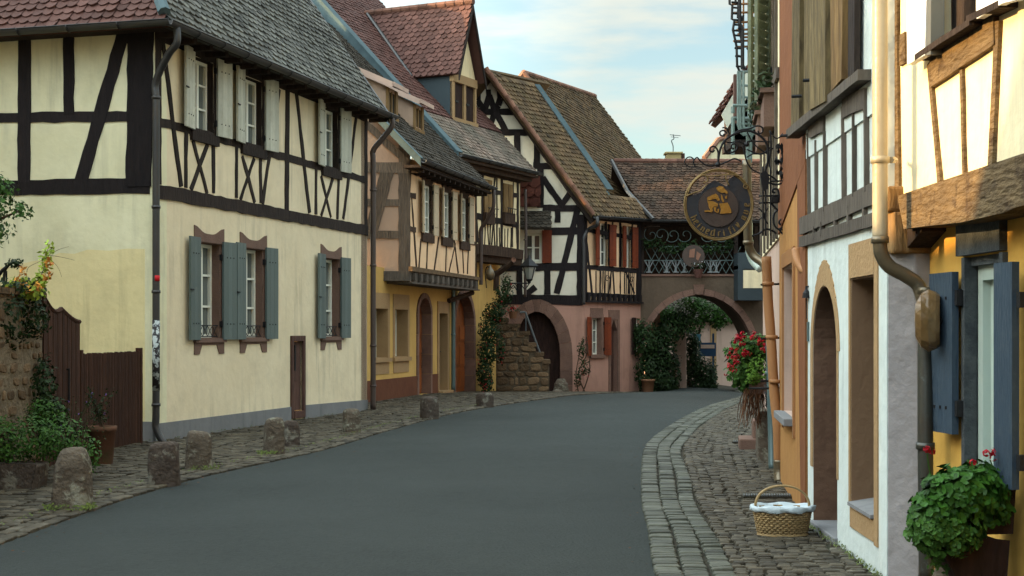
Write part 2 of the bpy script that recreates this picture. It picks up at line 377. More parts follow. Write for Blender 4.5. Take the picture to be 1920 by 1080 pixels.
def shutter(f, hinge, dirn, w_, z0, z1, m, parent, ls=.045, th=.035, ang=8, off=.03, boards=3, louver=False, hm=None, battens=True, label=None, catch=True):
    """shutter hinged at s=hinge, opened back along dirn (-1/+1) of the wall, standing off by ang degrees"""
    a = math.radians(ang); e = f.e * dirn * math.cos(a) + f.n * math.sin(a); n = (f.n * math.cos(a) - f.e * dirn * math.sin(a))
    O = f.w(hinge, 0, off); mb = MB()
    if louver:
        fr = min(.05, w_ * .16)
        for (x0, x1, y0, y1) in ((0, fr, z0, z1), (w_ - fr, w_, z0, z1), (fr, w_ - fr, z0, z0 + .08), (fr, w_ - fr, z1 - .08, z1), (fr, w_ - fr, (z0 + z1) / 2 - .03, (z0 + z1) / 2 + .03)):
            p = [O + e * x0, O + e * x1, O + e * x1 + n * th, O + e * x0 + n * th]
            hexa(mb, [Vector((q.x, q.y, y0)) for q in p] + [Vector((q.x, q.y, y1)) for q in p])
        z = z0 + .09
        while z < z1 - .1:
            if abs(z - (z0 + z1) / 2) > .05:
                p = [O + e * fr + n * .004, O + e * (w_ - fr) + n * .004, O + e * (w_ - fr) + n * (th - .002), O + e * fr + n * (th - .002)]
                hexa(mb, [Vector((p[0].x, p[0].y, z + ls * .62)), Vector((p[1].x, p[1].y, z + ls * .62)), Vector((p[2].x, p[2].y, z)), Vector((p[3].x, p[3].y, z)),
                          Vector((p[0].x, p[0].y, z + ls * .62 + .01)), Vector((p[1].x, p[1].y, z + ls * .62 + .01)), Vector((p[2].x, p[2].y, z + .01)), Vector((p[3].x, p[3].y, z + .01))], R())
            z += ls
    else:
        panel(mb, O, e, n, w_, z0, z1, th, boards)
        if battens:
            for z in (z0 + (z1 - z0) * .14, z1 - (z1 - z0) * .14):
                p = [O + e * .02 + n * th, O + e * (w_ - .02) + n * th, O + e * (w_ - .02) + n * (th + .02), O + e * .02 + n * (th + .02)]
                if z1 - z0 < .2: continue
    o = mb.build('shutter', m, parent, label=label)
    hb = MB()
    for z in (z0 + (z1 - z0) * .16, z1 - (z1 - z0) * .16):
        c = O - e * .012; fbox(hb, f, hinge - dirn * .035, hinge + dirn * .005, z - .045, z + .045, .002, off + th * .6)
        tube(hb, [Vector((c.x, c.y, z - .05)), Vector((c.x, c.y, z + .05))], .011, 6)
        for q in (.25, .5, .75):
            b = O + e * w_ * q + n * (th + .001); lathe(hb, (b.x, b.y, z), [(.009, -.009), (.009, .009)], 5)
    if catch:
        c = O + e * (w_ * .92) + n * (th + .01); z = (z0 + z1) / 2 - .02
        tube(hb, [Vector((c.x, c.y, z)) - e * .05, Vector((c.x, c.y, z)) + e * .06], .012, 6)
    hb.build('hinge', hm or M['iron'], o)
    return o
def surround(f, s0, s1, z0, z1, w_, m, parent, o1=.02, reveal=.2, name='window_surround', sill=None):
    """stone frame on the wall plus the lining of the reveal"""
    mb = MB()
    fbox(mb, f, s0 - w_, s0, z0, z1 + w_, -.02, o1); fbox(mb, f, s1, s1 + w_, z0, z1 + w_, -.02, o1); fbox(mb, f, s0, s1, z1, z1 + w_, -.02, o1 + .002)
    lining(mb, f, s0, s1, z0, z1, reveal)
    if sill: fbox(mb, f, s0 - w_ - .03, s1 + w_ + .03, z0 - sill, z0, -reveal, o1 + .05)
    return mb.build(name, m, parent)
def lining(mb, f, s0, s1, z0, z1, reveal):
    t = .012
    fbox(mb, f, s0, s0 + t, z0, z1, -reveal, -.001); fbox(mb, f, s1 - t, s1, z0, z1, -reveal, -.001)
    fbox(mb, f, s0 + t, s1 - t, z1 - t, z1, -reveal, -.001); fbox(mb, f, s0 + t, s1 - t, z0, z0 + t, -reveal, -.001)
def beams(mb, f, T, lst, o1=.015, jit=.012, o0=-.02):
    """T=(ox,oy,scale): list of (x0,y0,x1,y1,width in metres) measured on the facade"""
    for b in lst:
        x0, y0, x1, y1, w_ = b[:5]
        hewn(mb, f, f.st(T[0] + x0 / T[2], T[1] + y0 / T[2]), f.st(T[0] + x1 / T[2], T[1] + y1 / T[2]), w_, o0, o1 + R() * .003, jit)
# ------------------------------------------------ material library
M = {}
M['cream'] = plaster('cream_plaster', (0.76, 0.65, 0.4472), (0.62, 0.51, 0.3328))
M['cream_cool'] = plaster('pale_yellow_plaster', (0.7548, 0.714, 0.49), (0.612, 0.5712, 0.36))
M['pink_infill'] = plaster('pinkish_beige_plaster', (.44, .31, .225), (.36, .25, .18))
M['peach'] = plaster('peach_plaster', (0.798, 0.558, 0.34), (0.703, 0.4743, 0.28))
M['ochre'] = plaster('yellow_ochre_plaster', (.56, .36, .115), (.46, .28, .085))
M['warm_cream'] = plaster('warm_cream_plaster', (.80, .66, .40), (.68, .54, .32))
M['offwhite'] = plaster('off_white_plaster', (.72, .68, .55), (.62, .57, .45))
M['pink'] = plaster('pink_plaster', (.44, .25, .19), (.35, .20, .15), .4)
M['paleplaster'] = plaster('pale_pink_plaster', (.50, .36, .29), (.42, .30, .24))
M['white'] = plaster('white_lime_plaster', (0.5676, 0.6192, 0.5865), (0.4816, 0.5332, 0.51), .3, .7)
M['lavender'] = plaster('rough_grey_plaster', (0.289, 0.272, 0.272), (0.2125, 0.1997, 0.204), .35, 1.0)
M['yellow'] = plaster('amber_yellow_plaster', (.60, .36, .085), (.48, .27, .055), .3, .6)
M['orange'] = plaster('orange_plaster', (0.3872, 0.198, 0.066), (0.3168, 0.1496, 0.0484), .3, .5)
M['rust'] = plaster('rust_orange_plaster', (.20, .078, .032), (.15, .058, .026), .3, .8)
M['upper_cream'] = plaster('ivory_plaster', (.78, .68, .45), (.66, .56, .35), .15, .5)
M['palewall'] = plaster('pale_green_cream_plaster', (.62, .58, .40), (.52, .48, .32))
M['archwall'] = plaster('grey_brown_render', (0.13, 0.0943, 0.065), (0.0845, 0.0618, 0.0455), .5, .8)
M['plinth'] = plaster('grey_plinth_render', (.20, .20, .20), (.15, .15, .155), .4)
M['brown_plinth'] = plaster('red_brown_plinth', (0.136, 0.0553, 0.0298), (0.102, 0.0382, 0.0213), .4)
M['tile_wine'] = mat('dark_wine_tiles', (.085, .030, .022), .85, .7, 3, .3, 40, rnd=.4)
M['sandstone'] = mat('red_sandstone', (0.2, 0.12, 0.088), .9, .8, 5, .8, 40, col2=(0.136, 0.08, 0.064), rnd=.18)
M['ochre_stone'] = mat('painted_sand_stone', (0.34, 0.221, 0.1105), .9, .6, 3, .5, 30, col2=(0.272, 0.17, 0.085), rnd=.1)
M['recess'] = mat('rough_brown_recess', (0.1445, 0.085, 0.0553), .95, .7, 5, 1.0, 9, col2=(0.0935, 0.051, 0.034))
M['brownstone'] = mat('brown_painted_stone', (.17, .105, .08), .85, .6, 4, .4, 40, col2=(.13, .08, .06), stain=.3, stcol=(.06, .04, .03))
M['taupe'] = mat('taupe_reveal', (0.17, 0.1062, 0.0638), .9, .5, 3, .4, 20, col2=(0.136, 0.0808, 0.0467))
M['timber'] = wood('dark_oak_timber', (.036, .026, .021), (.016, .012, .011))
M['timber_brown'] = wood('brown_oak_timber', (0.0723, 0.0442, 0.0289), (0.0298, 0.0187, 0.0136))
M['timber_grey'] = wood('grey_painted_timber', (0.12, 0.1, 0.08), (0.068, 0.056, 0.0464))
M['timber_black'] = wood('black_timber', (.022, .017, .017), (.012, .01, .011))
M['timber_gold'] = mat('cracked_golden_brown_timber', (.155, .108, .055), .9, .9, 9, 1.6, 26, col2=(.07, .048, .027), stretch=(1, .35, 1.4), stain=.75, stcol=(.045, .028, .016), stscale=7, th=(.52, .62))
M['timber_tan'] = wood('weathered_tan_timber', (.26, .16, .065), (.12, .07, .032))
M['timber_weather'] = wood('grey_weathered_boards', (0.17, 0.125, 0.058), (0.045, 0.033, 0.02))
M['soffit'] = wood('dark_soffit_boards', (.05, .035, .028))
M['white_paint'] = mat('white_window_paint', (.72, .72, .62), .5, .2, 10, .1, 60, col2=(.6, .58, .48))
M['glass_curtain'] = mat('curtained_glass', (.13, .15, .14), .12, .8, 6, 0, col2=(.05, .06, .06), spec=1.0, stretch=(1, 1, .1))
M['glass_pale'] = mat('pale_curtained_glass', (.42, .50, .45), .2, .5, 3, 0, col2=(.34, .42, .38), spec=.8, stretch=(1, 1, .2))
M['glass'] = mat('window_glass', (.030, .036, .036), .06, spec=1.0)
M['curtain'] = mat('pale_curtain', (.55, .62, .58), .9, .3, 4, 0, col2=(.45, .5, .47))
M['sh_white'] = mat('pale_grey_shutter_paint', (.50, .50, .41), .65, .7, 8, .3, 60, col2=(.38, .37, .29), rnd=.12, stretch=(1, 1, .2), stain=.35, stcol=(.2, .17, .12), stscale=5)
M['sh_green'] = mat('grey_green_shutter_paint', (.115, .142, .132), .55, .5, 6, .25, 60, col2=(.08, .105, .098), rnd=.12, stretch=(1, 1, .2))
M['sh_blue'] = mat('slate_blue_shutter_paint', (0.0396, 0.0595, 0.0825), .5, .5, 7, .3, 60, col2=(0.0252, 0.0385, 0.0561), rnd=.1, stretch=(1, 1, .2), stain=.3, stcol=(.1, .12, .13), stscale=14)
M['sh_cream'] = mat('cream_shutter_paint', (.52, .42, .28), .6, .5, 8, .2, 50, col2=(.42, .33, .21), rnd=.1)
M['sh_red'] = mat('red_brown_shutter_paint', (0.192, 0.04, 0.0144), .5, .6, 8, .2, 50, col2=(0.104, 0.024, 0.012), rnd=.2)
M['finial'] = mat('grey_white_iron', (.26, .28, .28), .6, .4, 9, .1, 40)
M['sh_pale'] = mat('white_grey_shutter_paint', (.62, .66, .68), .5, .3, 6, .15, 60, col2=(.5, .53, .55), rnd=.05)
M['louver'] = mat('sage_louver_paint', (0.156, 0.174, 0.114), .7, .7, 8, .3, 50, col2=(0.054, 0.063, 0.042), rnd=.25)
M['door'] = mat('orange_varnished_door', (.30, .085, .018), .42, .8, 12, .4, 30, col2=(.16, .045, .012), rnd=.2, stretch=(1, 1, .2))
M['door_dark'] = wood('dark_plank_door', (0.0375, 0.0195, 0.015), (0.015, 0.009, 0.0075))
M['door_old'] = wood('worn_brown_door', (.11, .06, .045), (.055, .03, .025))
M['fence'] = wood('red_brown_fence_boards', (0.0578, 0.0255, 0.0145), (0.0306, 0.0136, 0.0085))
M['iron'] = mat('black_wrought_iron', (.018, .019, .022), .5, .5, 20, .2, 60, col2=(.03, .026, .022), metal=.4)
M['iron_teal'] = mat('grey_green_painted_iron', (.17, .23, .22), .5, .5, 9, .2, 60, col2=(.1, .13, .12), metal=.2)
M['iron_rust'] = mat('rusty_iron', (.30, .14, .05), .7, .7, 9, .2, 60, col2=(.10, .06, .04), metal=.2)
M['zinc_dark'] = mat('dark_zinc', (.055, .055, .055), .42, .5, 5, .15, 30, col2=(.035, .033, .035), metal=.5, stain=.5, stcol=(.10, .08, .06), stscale=2.5)
M['zinc'] = mat('weathered_zinc', (.12, .13, .13), .65, .5, 4, .15, 20, col2=(.09, .11, .12), metal=.5)
M['copper'] = mat('blue_green_flashing', (.085, .125, .135), .85, .7, 3, .2, 20, col2=(.05, .075, .085), spec=.2)
M['pipe_brown'] = mat('brown_downpipe_paint', (.055, .035, .028), .45, .4, 5, .1, 40, col2=(.035, .024, .02))
M['pipe_cream'] = mat('cream_downpipe_paint', (0.32, 0.285, 0.2), .35, .35, 3, .1, 30, col2=(0.25, 0.22, 0.15), stain=.3, stcol=(.2, .16, .1), stscale=6)
M['pipe_bronze'] = mat('brown_zinc_pipe', (.16, .12, .07), .32, .6, 4, .2, 30, col2=(.08, .075, .055), metal=.45, stain=.4, stcol=(.05, .07, .065), stscale=5)
M['pipe_dark'] = mat('dark_green_brown_pipe', (.045, .05, .042), .35, .6, 5, .15, 30, col2=(.05, .03, .018), metal=.3, stain=.4, stcol=(.12, .16, .15), stscale=9, th=(.6, .66))
M['pipe_teal'] = mat('blue_grey_downpipe', (.09, .14, .14), .38, .5, 5, .15, 30, col2=(.06, .09, .095), metal=.3)
M['pipe_pale'] = mat('pale_green_downpipe', (.38, .46, .40), .45, .4, 5, .1, 40, col2=(.26, .32, .29))
M['pipe_orange'] = mat('orange_clay_downpipe', (0.306, 0.1487, 0.0638), .5, .5, 4, .15, 40, col2=(0.289, 0.136, 0.051), stain=.3, stcol=(.2, .1, .05), stscale=6)
M['wrap'] = mat('brown_crinkled_wrap', (.15, .09, .035), .3, .6, 6, .8, 14, col2=(.10, .055, .02))
M['tile_grey'] = mat('grey_weathered_tiles', (0.1188, 0.1188, 0.1044), .85, .8, 2.5, .3, 60, col2=(0.072, 0.0684, 0.0576), rnd=.55, stain=.45, stcol=(.17, .165, .13), stscale=3)
M['tile_dark'] = mat('dark_brown_tiles', (0.068, 0.0576, 0.044), .85, .8, 2.5, .3, 60, col2=(0.04, 0.0344, 0.0272), rnd=.5)
M['tile_red'] = mat('red_brown_tiles', (0.105, 0.05, 0.04), .8, .7, 1.5, .3, 60, col2=(0.072, 0.036, 0.03), rnd=.35)
M['tile_pink'] = mat('faded_pinkish_tiles', (0.18, 0.1296, 0.1008), .85, .9, 1.0, .3, 60, col2=(0.1008, 0.0936, 0.072), rnd=.45)
M['tile_brown'] = mat('mossy_brown_tiles', (0.12, 0.0725, 0.0354), .85, .9, 1.3, .3, 60, col2=(0.056, 0.04, 0.0218), rnd=.5, stain=.45, stcol=(.10, .085, .032), stscale=1.8)
M['tile_orange'] = mat('orange_edge_tiles', (0.23, 0.12, 0.08), .8, .6, 4, .3, 60, col2=(0.14, 0.07, 0.05), rnd=.3)  # on the roof verges this warm tone stands in for sunlight
M['tile_mix'] = mat('mixed_red_brown_tiles', (0.0638, 0.0345, 0.0225), .9, .9, 1.1, .3, 60, col2=(0.0315, 0.0248, 0.0173), rnd=.6, spec=.2)  # darkened for the gatehouse roof: its shade is put into the tile colour
M['ridge'] = mat('clay_ridge_tiles', (0.14, 0.068, 0.048), .85, .7, 5, .3, 40, col2=(0.08, 0.045, 0.035), rnd=.3)
M['rubble'] = mat('rubble_sandstone', (0.1584, 0.1054, 0.0589), .95, .9, 5, 1.2, 22, col2=(0.0936, 0.0612, 0.0372), rnd=.4)
M['mortar'] = mat('brown_mortar', (0.1105, 0.0845, 0.0553), .95, .8, 8, 1.0, 30, col2=(0.065, 0.0488, 0.0325))
M['boll'] = mat('lichen_grey_stone', (0.1232, 0.1003, 0.0748), .95, .8, 6, 1.6, 22, col2=(0.0638, 0.0493, 0.0374), stain=.8, stcol=(.25, .245, .19), stscale=5.5, th=(.52, .60))
M['boll_dark'] = mat('dark_brown_stone', (0.085, 0.0663, 0.0527), .95, .8, 6, 1.6, 22, col2=(0.0467, 0.0357, 0.0298), stain=.7, stcol=(.22, .21, .17), stscale=5, th=(.54, .62))
M['mortar_pale'] = mat('rough_pale_mortar', (.19, .15, .10), .95, .9, 7, 2.0, 16, col2=(.11, .085, .055))
M['cream_yellow'] = plaster('repainted_yellow_plaster', (.75, .64, .35), (.66, .56, .30))
M['terracotta'] = mat('mossy_terracotta', (0.136, 0.0638, 0.0382), .9, .7, 5, .3, 30, col2=(0.0765, 0.0425, 0.0298), stain=.5, stcol=(.07, .08, .03), stscale=5)
M['pot_tan'] = mat('tan_terracotta', (0.195, 0.0975, 0.0525), .9, .5, 5, .2, 30)
M['wicker'] = mat('golden_wicker', (0.3, 0.21, 0.1), .6, .6, 30, .3, 60, col2=(0.19, 0.12, 0.055), rnd=.3)
M['cloth'] = mat('white_plastic_cloth', (0.5, 0.57, 0.6), .5, .2, 6, .5, 14)
M['gold'] = mat('gilded_metal', (.36, .185, .03), .42, .5, 20, .3, 40, col2=(.30, .15, .03), metal=.55)
M['gold_pale'] = mat('pale_gold_paint', (0.2, 0.135, 0.055), .5, .4, 20, .1, 40, metal=.3)
M['signboard'] = mat('slate_sign_metal', (.035, .04, .048), .5, .6, 8, .2, 30, col2=(.05, .04, .035), metal=.3)
M['sign_disc'] = mat('brown_sign_disc', (.075, .055, .045), .55, .7, 6, .2, 30, col2=(.045, .036, .034), metal=.2)
M['leaf_bright'] = leafm('bright_geranium_leaf', (0.024, 0.075, 0.009), (0.011, 0.038, 0.005))
M['leaf_mid'] = leafm('green_leaf', (0.0396, 0.0972, 0.0158), (0.018, 0.0504, 0.0086))
M['leaf_dark'] = leafm('dark_green_leaf', (0.0168, 0.036, 0.0096), (0.0084, 0.018, 0.0054))
M['leaf_yellow'] = leafm('yellow_green_leaf', (0.36, 0.46, 0.06), (0.18, 0.28, 0.035))  # sunlight on the vine is put into this bright leaf colour
M['leaf_gold'] = leafm('autumn_leaf', (.60, .30, .05), (.5, .12, .04))
M['leaf_fresh'] = leafm('fresh_green_leaf', (.12, .24, .03), (.06, .13, .02))
M['flower_red'] = mat('red_geranium_petal', (.42, .008, .022), .5, .5, 8, 0, rnd=.3, col2=(.25, .004, .012))
M['flower_pink'] = mat('pink_petal', (.60, .12, .16), .5, .5, 8, 0, rnd=.3)
M['flower_violet'] = mat('violet_petal', (.20, .10, .34), .6, 0, rnd=.3)
M['bark'] = wood('brown_bark', (.09, .055, .035), (.04, .025, .018))
M['dry'] = mat('dry_brown_stems', (.12, .055, .028), .9, .7, 10, .3, 40, rnd=.5)
M['blue'] = mat('dark_blue_paint', (.02, .05, .10), .5, .4, 5, .1, 40)
M['cheek'] = mat('slate_blue_cladding', (.040, .055, .062), .6, .4, 2, .1, 30)
M['lampglass'] = mat('lantern_glass', (.22, .23, .20), .2, spec=.8)
M['sticker'] = mat('torn_paper_stickers', (.035, .032, .034), .6, .4, 9, .1, 60, stain=1.0, stcol=(.42, .46, .45), stscale=9, th=(.50, .54))
M['red_plain'] = mat('red_sticker', (.45, .015, .02), .5)
M['asphalt'] = mat('asphalt', (.038, .044, .041), .80, .95, 26, 2.2, 60, col2=(.022, .028, .026), stain=.55, stcol=(.052, .060, .056), stscale=.32, spec=.32, th=(.36, .68), detail=9, stretch=(.6, 1, 1))
M['joint'] = mat('sett_joints', (.042, .036, .026), .95, .8, 20, .6, 60, stain=.6, stcol=(.04, .05, .02), stscale=3)
M['sett'] = mat('stone_setts', (0.0748, 0.062, 0.0425), .60, .8, 6, .35, 60, col2=(0.0382, 0.0331, 0.0238), rnd=.55, spec=.5, stain=.5, stcol=(.15, .14, .11), stscale=7, th=(.55, .66))
M['sett_kerb'] = mat('pale_kerb_setts', (0.0845, 0.0856, 0.0664), .52, .7, 6, .35, 60, col2=(0.0433, 0.0465, 0.0349), rnd=.45, spec=.55)
M['earth'] = mat('earth_ground', (.06, .05, .035), .95, .8, 3, .5, 20)
M['grass'] = leafm('grass_weeds', (.10, .13, .03), (.06, .08, .02))
# ------------------------------------------------ ground, road, pavements
mb = MB()
ys = [-400, -60, -10, 0, 10, 20, 30, 35, 37, 39, 41, 44, 50, 64, 90, 200, 700, 2500]
xs = [-2500, -300, -60, -12, -4, 0, 4, 12, 60, 300, 2500]
vs = [(x, y, gz(y) - .06) for y in ys for x in xs]; n = len(xs)
mb.add(vs, [(j * n + i, j * n + i + 1, (j + 1) * n + i + 1, (j + 1) * n + i) for j in range(len(ys) - 1) for i in range(n - 1)])
struct(mb, 'ground', M['earth'])
def interp(tab, y):
    return float(np.interp(y, [a for a, b in tab], [b for a, b in tab]))
def smooth_tab(tab):
    """cubic through the measured kerb points, sampled finely"""
    p = smooth_path([(b, a, 0) for a, b in tab], 10); return [(q.y, q.x) for q in p]
RK = smooth_tab([(-6, -.1), (0, .38), (5, .70), (9.3, .92), (11.2, 1.06), (13.8, 1.24), (18.6, 1.70), (21, 2.05), (23.7, 2.60), (27, 3.35), (30.5, 4.25), (34.7, 5.6), (39, 6.6), (44, 7.1), (52, 7.3), (62, 7.3)])
LK = smooth_tab([(-6, -4.1), (0, -4.0), (5, -3.95), (10.7, -3.84), (15, -3.5), (19, -2.56), (23, -1.95), (27.5, -1.13), (31, -.1), (35, 1.35), (38, 2.3), (40.5, 3.1), (44, 4.3), (48, 4.9), (52, 5.0), (62, 5.0)])
rk = lambda y: interp(RK, y); lk = lambda y: interp(LK, y)
mb = MB(); Y = [(-6 + .5 * i) for i in range(137)]
for i in range(len(Y) - 1):
    a, b = Y[i], Y[i + 1]; K = 8
    for k in range(K):
        q = []
        for (yy, kk) in ((a, k), (a, k + 1), (b, k + 1), (b, k)):
            x0, x1 = lk(yy) - .03, rk(yy) + .03; f_ = kk / K; x = x0 + (x1 - x0) * f_
            q.append((x, yy, gz(yy) - .012 + .05 * math.sin(math.pi * f_)))
        mb.add(q, [(0, 1, 2, 3)])
struct(mb, 'road', M['asphalt'], True, 'dark grey asphalt street bending to the right')
def stone(mb, c, ex, ey, a, b, h, r, dome=.004):
    """rounded sett: footprint a x b, dome on top"""
    c = Vector(c); a /= 2; b /= 2; i1 = .87; vs = []; j = lambda: U(.93, 1.05)
    base = [(-1, -1), (0, -1.05), (1, -1), (1.05, 0), (1, 1), (0, 1.05), (-1, 1), (-1.05, 0)]
    tl = Vector((U(-.03, .03), U(-.05, .05)))
    for sc_, z in ((1, -.04), (.98, h - .008), (i1, h)):
        for x, y in base:
            k = .93 if abs(x) == 1 and abs(y) == 1 else 1
            X = x * a * sc_ * k * j(); Y_ = y * b * sc_ * k * j(); vs.append(c + ex * X + ey * Y_ + Vector((0, 0, z + X * tl.x + Y_ * tl.y)))
    vs.append(c + Vector((0, 0, h + dome)))
    fs = []
    for q in range(2):
        for k in range(8): fs.append((q * 8 + k, q * 8 + (k + 1) % 8, q * 8 + 8 + (k + 1) % 8, q * 8 + 8 + k))
    for k in range(8): fs.append((16 + k, 16 + (k + 1) % 8, 24))
    mb.add(vs, fs, r)
def kerb_rows(tab, side, o0, rows, dl, y0, y1, mb, keep, h=.012, seed=1, pale=None, z0=0.0, zs=0.0, jn=.03, amp=.03):
    pts = [(y, x) for y, x in tab if y0 - 1 <= y <= y1 + 1]
    P2 = [Vector((x, y, 0)) for y, x in pts]
    o = o0
    for ri, wd in enumerate(rows):
        mid = o + wd / 2; path = []
        for i, p in enumerate(P2):
            t = (P2[min(i + 1, len(P2) - 1)] - P2[max(i - 1, 0)]).normalized(); nn = Vector((t.y, -t.x, 0)) * side
            q = p + nn * mid
            if not path or (q - path[-1]).dot(t) > 0: path.append(q)
        L = [0]
        for i in range(1, len(path)): L.append(L[-1] + (path[i] - path[i - 1]).length)
        l = U(0, dl); i = 0
        while l < L[-1]:
            d = dl * U(.75, 1.3)
            while i < len(L) - 2 and L[i + 1] < l: i += 1
            t = (path[i + 1] - path[i]); q = path[i] + t * ((l - L[i]) / max(1e-6, L[i + 1] - L[i])); t.normalize(); nn = Vector((t.y, -t.x, 0)) * side
            q = q + nn * (amp * math.sin(l * 1.1 + ri * .7) * min(1, ri / 3))
            if y0 <= q.y <= y1 and keep(q.x, q.y):
                rr = min(1, max(0, random.gauss(.5, .25))); g = U(-1, 1) * wd * jn; nn2 = (nn + t * U(-.14, .14)).normalized()
                stone(mb, (q.x + nn.x * g, q.y + nn.y * g, gz(q.y) + z0 + zs * mid + U(-.005, .005)), nn2, t, wd * (.94 if jn < .05 else U(.86, 1.16)), d * .92, h * U(.6, 1.3), rr)
            l += d
        o += wd
# right wall line (x of the house fronts by distance)
RW = [(-6, 3.15), (7.3, 2.66), (8.9, 2.58), (8.95, 2.36), (11.74, 2.44), (15, 2.84), (18.5, 3.28), (21, 3.62), (36, 5.95), (46, 7.8), (62, 7.8)]
LW = [(-6, -7.5), (12, -7.0), (14.6, -6.4), (19.2, -7.2), (19.6, -5.3), (20.3, -5.1), (28.4, -2.9), (28.5, -4.0), (31.5, -3.05), (39.0, -1.25), (43.3, -.4), (43.5, 1.0), (44.0, 2.3), (46.2, 4.2)]
rw = lambda y: interp(RW, y); lw = lambda y: interp(LW, y)
mb = MB()
for i in range(len(Y) - 1):
    a, b = Y[i], Y[i + 1]
    mb.add([(rk(a) + .0, a, gz(a) - .014), (rw(a) + .5, a, gz(a) + .012), (rw(b) + .5, b, gz(b) + .012), (rk(b), b, gz(b) - .014)], [(0, 1, 2, 3)])
for i in range(len(Y) - 1):
    a, b = Y[i], Y[i + 1]
    if a > 46: break
    mb.add([(lw(a) - .7, a, gz(a) + .015), (lk(a), a, gz(a) - .014), (lk(b), b, gz(b) - .014), (lw(b) - .7, b, gz(b) + .015)], [(0, 1, 2, 3)])
struct(mb, 'pavement_bed', M['joint'], False, 'mossy joints between the paving setts', 'pavement bed')
mb = MB(); kerb_rows(RK, 1, .01, [.19, .175, .155], .085, 5, 46, mb, lambda x, y: x < rw(y) + .05, .02)
struct(mb, 'kerb', M['sett_kerb'], False, 'pale stone setts laid in rows along the right road edge')
mb = MB(); kerb_rows(RK, 1, .545, [.105 * U(.8, 1.2) for _ in range(22)], .075, 5, 46, mb, lambda x, y: x < rw(y) + .04, .012, zs=.008, amp=.035, jn=.22)
struct(mb, 'pavement', M['sett'], False, 'narrow cobbled pavement along the right house fronts')
mb = MB()
kerb_rows(LK, -1, .0, [.13, .12], .19, 8, 44, mb, lambda x, y: x > lw(y) - .05, .014)
kerb_rows(LK, -1, .26, [.15 * U(.85, 1.15) for _ in range(26)], .115, 8, 44, mb, lambda x, y: x > lw(y) - .05 and (x > -.46 * y), .016, zs=.006, amp=.06, jn=.18)
o = struct(mb, 'pavement', M['sett'], False, 'wide cobbled pavement in front of the left houses')
# ================================================ HOUSE 1: cream half-timbered corner house, left
HA = thing('house', 'large cream corner house with dark timber upper floor, grey tiled roof and grey green shutters', 'house', (-5.1, 20.3, 0))
fA = Fac(-5.1, 20.3, 2.2, 8.1); LA = fA.su(688)
fS = Fac(-5.1, 20.3, -8.1, 2.2)
ZE = 5.98
gw = [(371, 412, 1.48, 2.95), (456, 493, 1.48, 2.95), (606, 634.6, 1.48, 2.95)]
uw = [(362, 400, 4.62, 5.74), (456, 491, 4.62, 5.74), (606, 633, 4.62, 5.74)]
holes = [rect(fA.su(a), fA.su(b), c, d) for a, b, c, d in gw + uw]
nd0, nd1 = fA.su(548), fA.su(566)
dz0, dz1 = .18, fA.st(556, 640)[1]
holes.append(rect(nd0, nd1, dz0, dz1))
mb = MB(); wall(mb, fA, rect(0, LA, -.1, ZE + .1), holes, .4)
mb.build('wall', M['cream'], HA)
mb = MB(); wall(mb, fS, rect(-.002, 7.5, -.1, ZE + .1), [], .35, .006)
mb.build('wall', M['cream_cool'], HA)
mb = MB(); tp = [fS.st(u, v) for u, v in ((272, 467), (240, 466), (205, 470), (165, 468), (140, 476), (112, 474), (88, 486), (60, 490), (20, 500), (-60, 505))]
fprism(mb, fS, [(tp[0][0], .3)] + tp + [(tp[-1][0], .3)], .004, .0085); mb.build('repainted_patch', M['cream_yellow'], HA, label='yellower repainted lower plaster with an uneven upper edge')
# plinth
mb = MB(); fbox(mb, fA, -.02, nd0 - .08, -.1, .27, -.02, .025); 
pl = [(nd1 + .08, -.1), (LA, -.1), (LA, .22), (nd1 + .08, .27)]; fprism(mb, fA, pl, -.02, .025)
fbox(mb, fS, -.02, 7.5, -.1, .3, -.02, .02); mb.build('plinth', M['plinth'], HA)
# timber frame of the street front
T2 = (280, 0, 2.7); mb = MB()
hewn(mb, fA, (0.0, 3.60), (LA, 3.60), .20, -.02, .03, .012)
hewn(mb, fA, (0, 4.60), (LA, 4.60), .13); hewn(mb, fA, (0, 5.86), (LA, 5.86), .20, jit=.004)
hewn(mb, fA, (.08, 3.7), (.08, 5.8), .16, o1=.02)
beams(mb, fA, T2, [(62, 190, 158, 945, .10), (184, 650, 181, 950, .09), (218, 712, 290, 980, .075), (292, 728, 208, 960, .075), (322, 700, 322, 978, .09),
    (440, 745, 438, 1002, .09), (468, 790, 532, 1024, .075), (528, 800, 458, 1010, .075), (560, 790, 562, 1028, .09), (655, 450, 570, 1032, .095), (697, 462, 693, 1090, .15),
    (742, 470, 808, 1078, .10), (842, 840, 840, 1085, .09), (868, 890, 918, 1100, .075), (926, 900, 868, 1092, .075), (956, 890, 950, 1110, .09), (1046, 590, 980, 1108, .10)])
hewn(mb, fA, (LA - .07, 3.7), (LA - .07, 5.8), .14)
for a, b, c, d in uw:
    s0, s1 = fA.su(a), fA.su(b)
    hewn(mb, fA, (s0 - .06, c - .1), (s0 - .06, d + .05), .12); hewn(mb, fA, (s1 + .06, c - .1), (s1 + .06, d + .05), .12)
    hewn(mb, fA, (s0 - .12, d + .05), (s1 + .12, d + .05), .10); fbox(mb, fA, s0 - .10, s1 + .12, c - .16, c - .01, -.02, .05)
    lining(mb, fA, s0, s1, c, d, .2)
mb.build('timber_frame', M['timber'], HA)
mb = MB(); T1 = (0, 0, 2.7)
beams(mb, fS, T1, [(-30, 152, 770, 142, .14), (-30, 598, 660, 590, .15), (-40, 952, 760, 940, .22)], o1=.02)
beams(mb, fS, T1, [(128, 150, 124, 922, .20), (352, 160, 352, 578, .165), (633, 150, 413, 915, .20)], o1=.026)
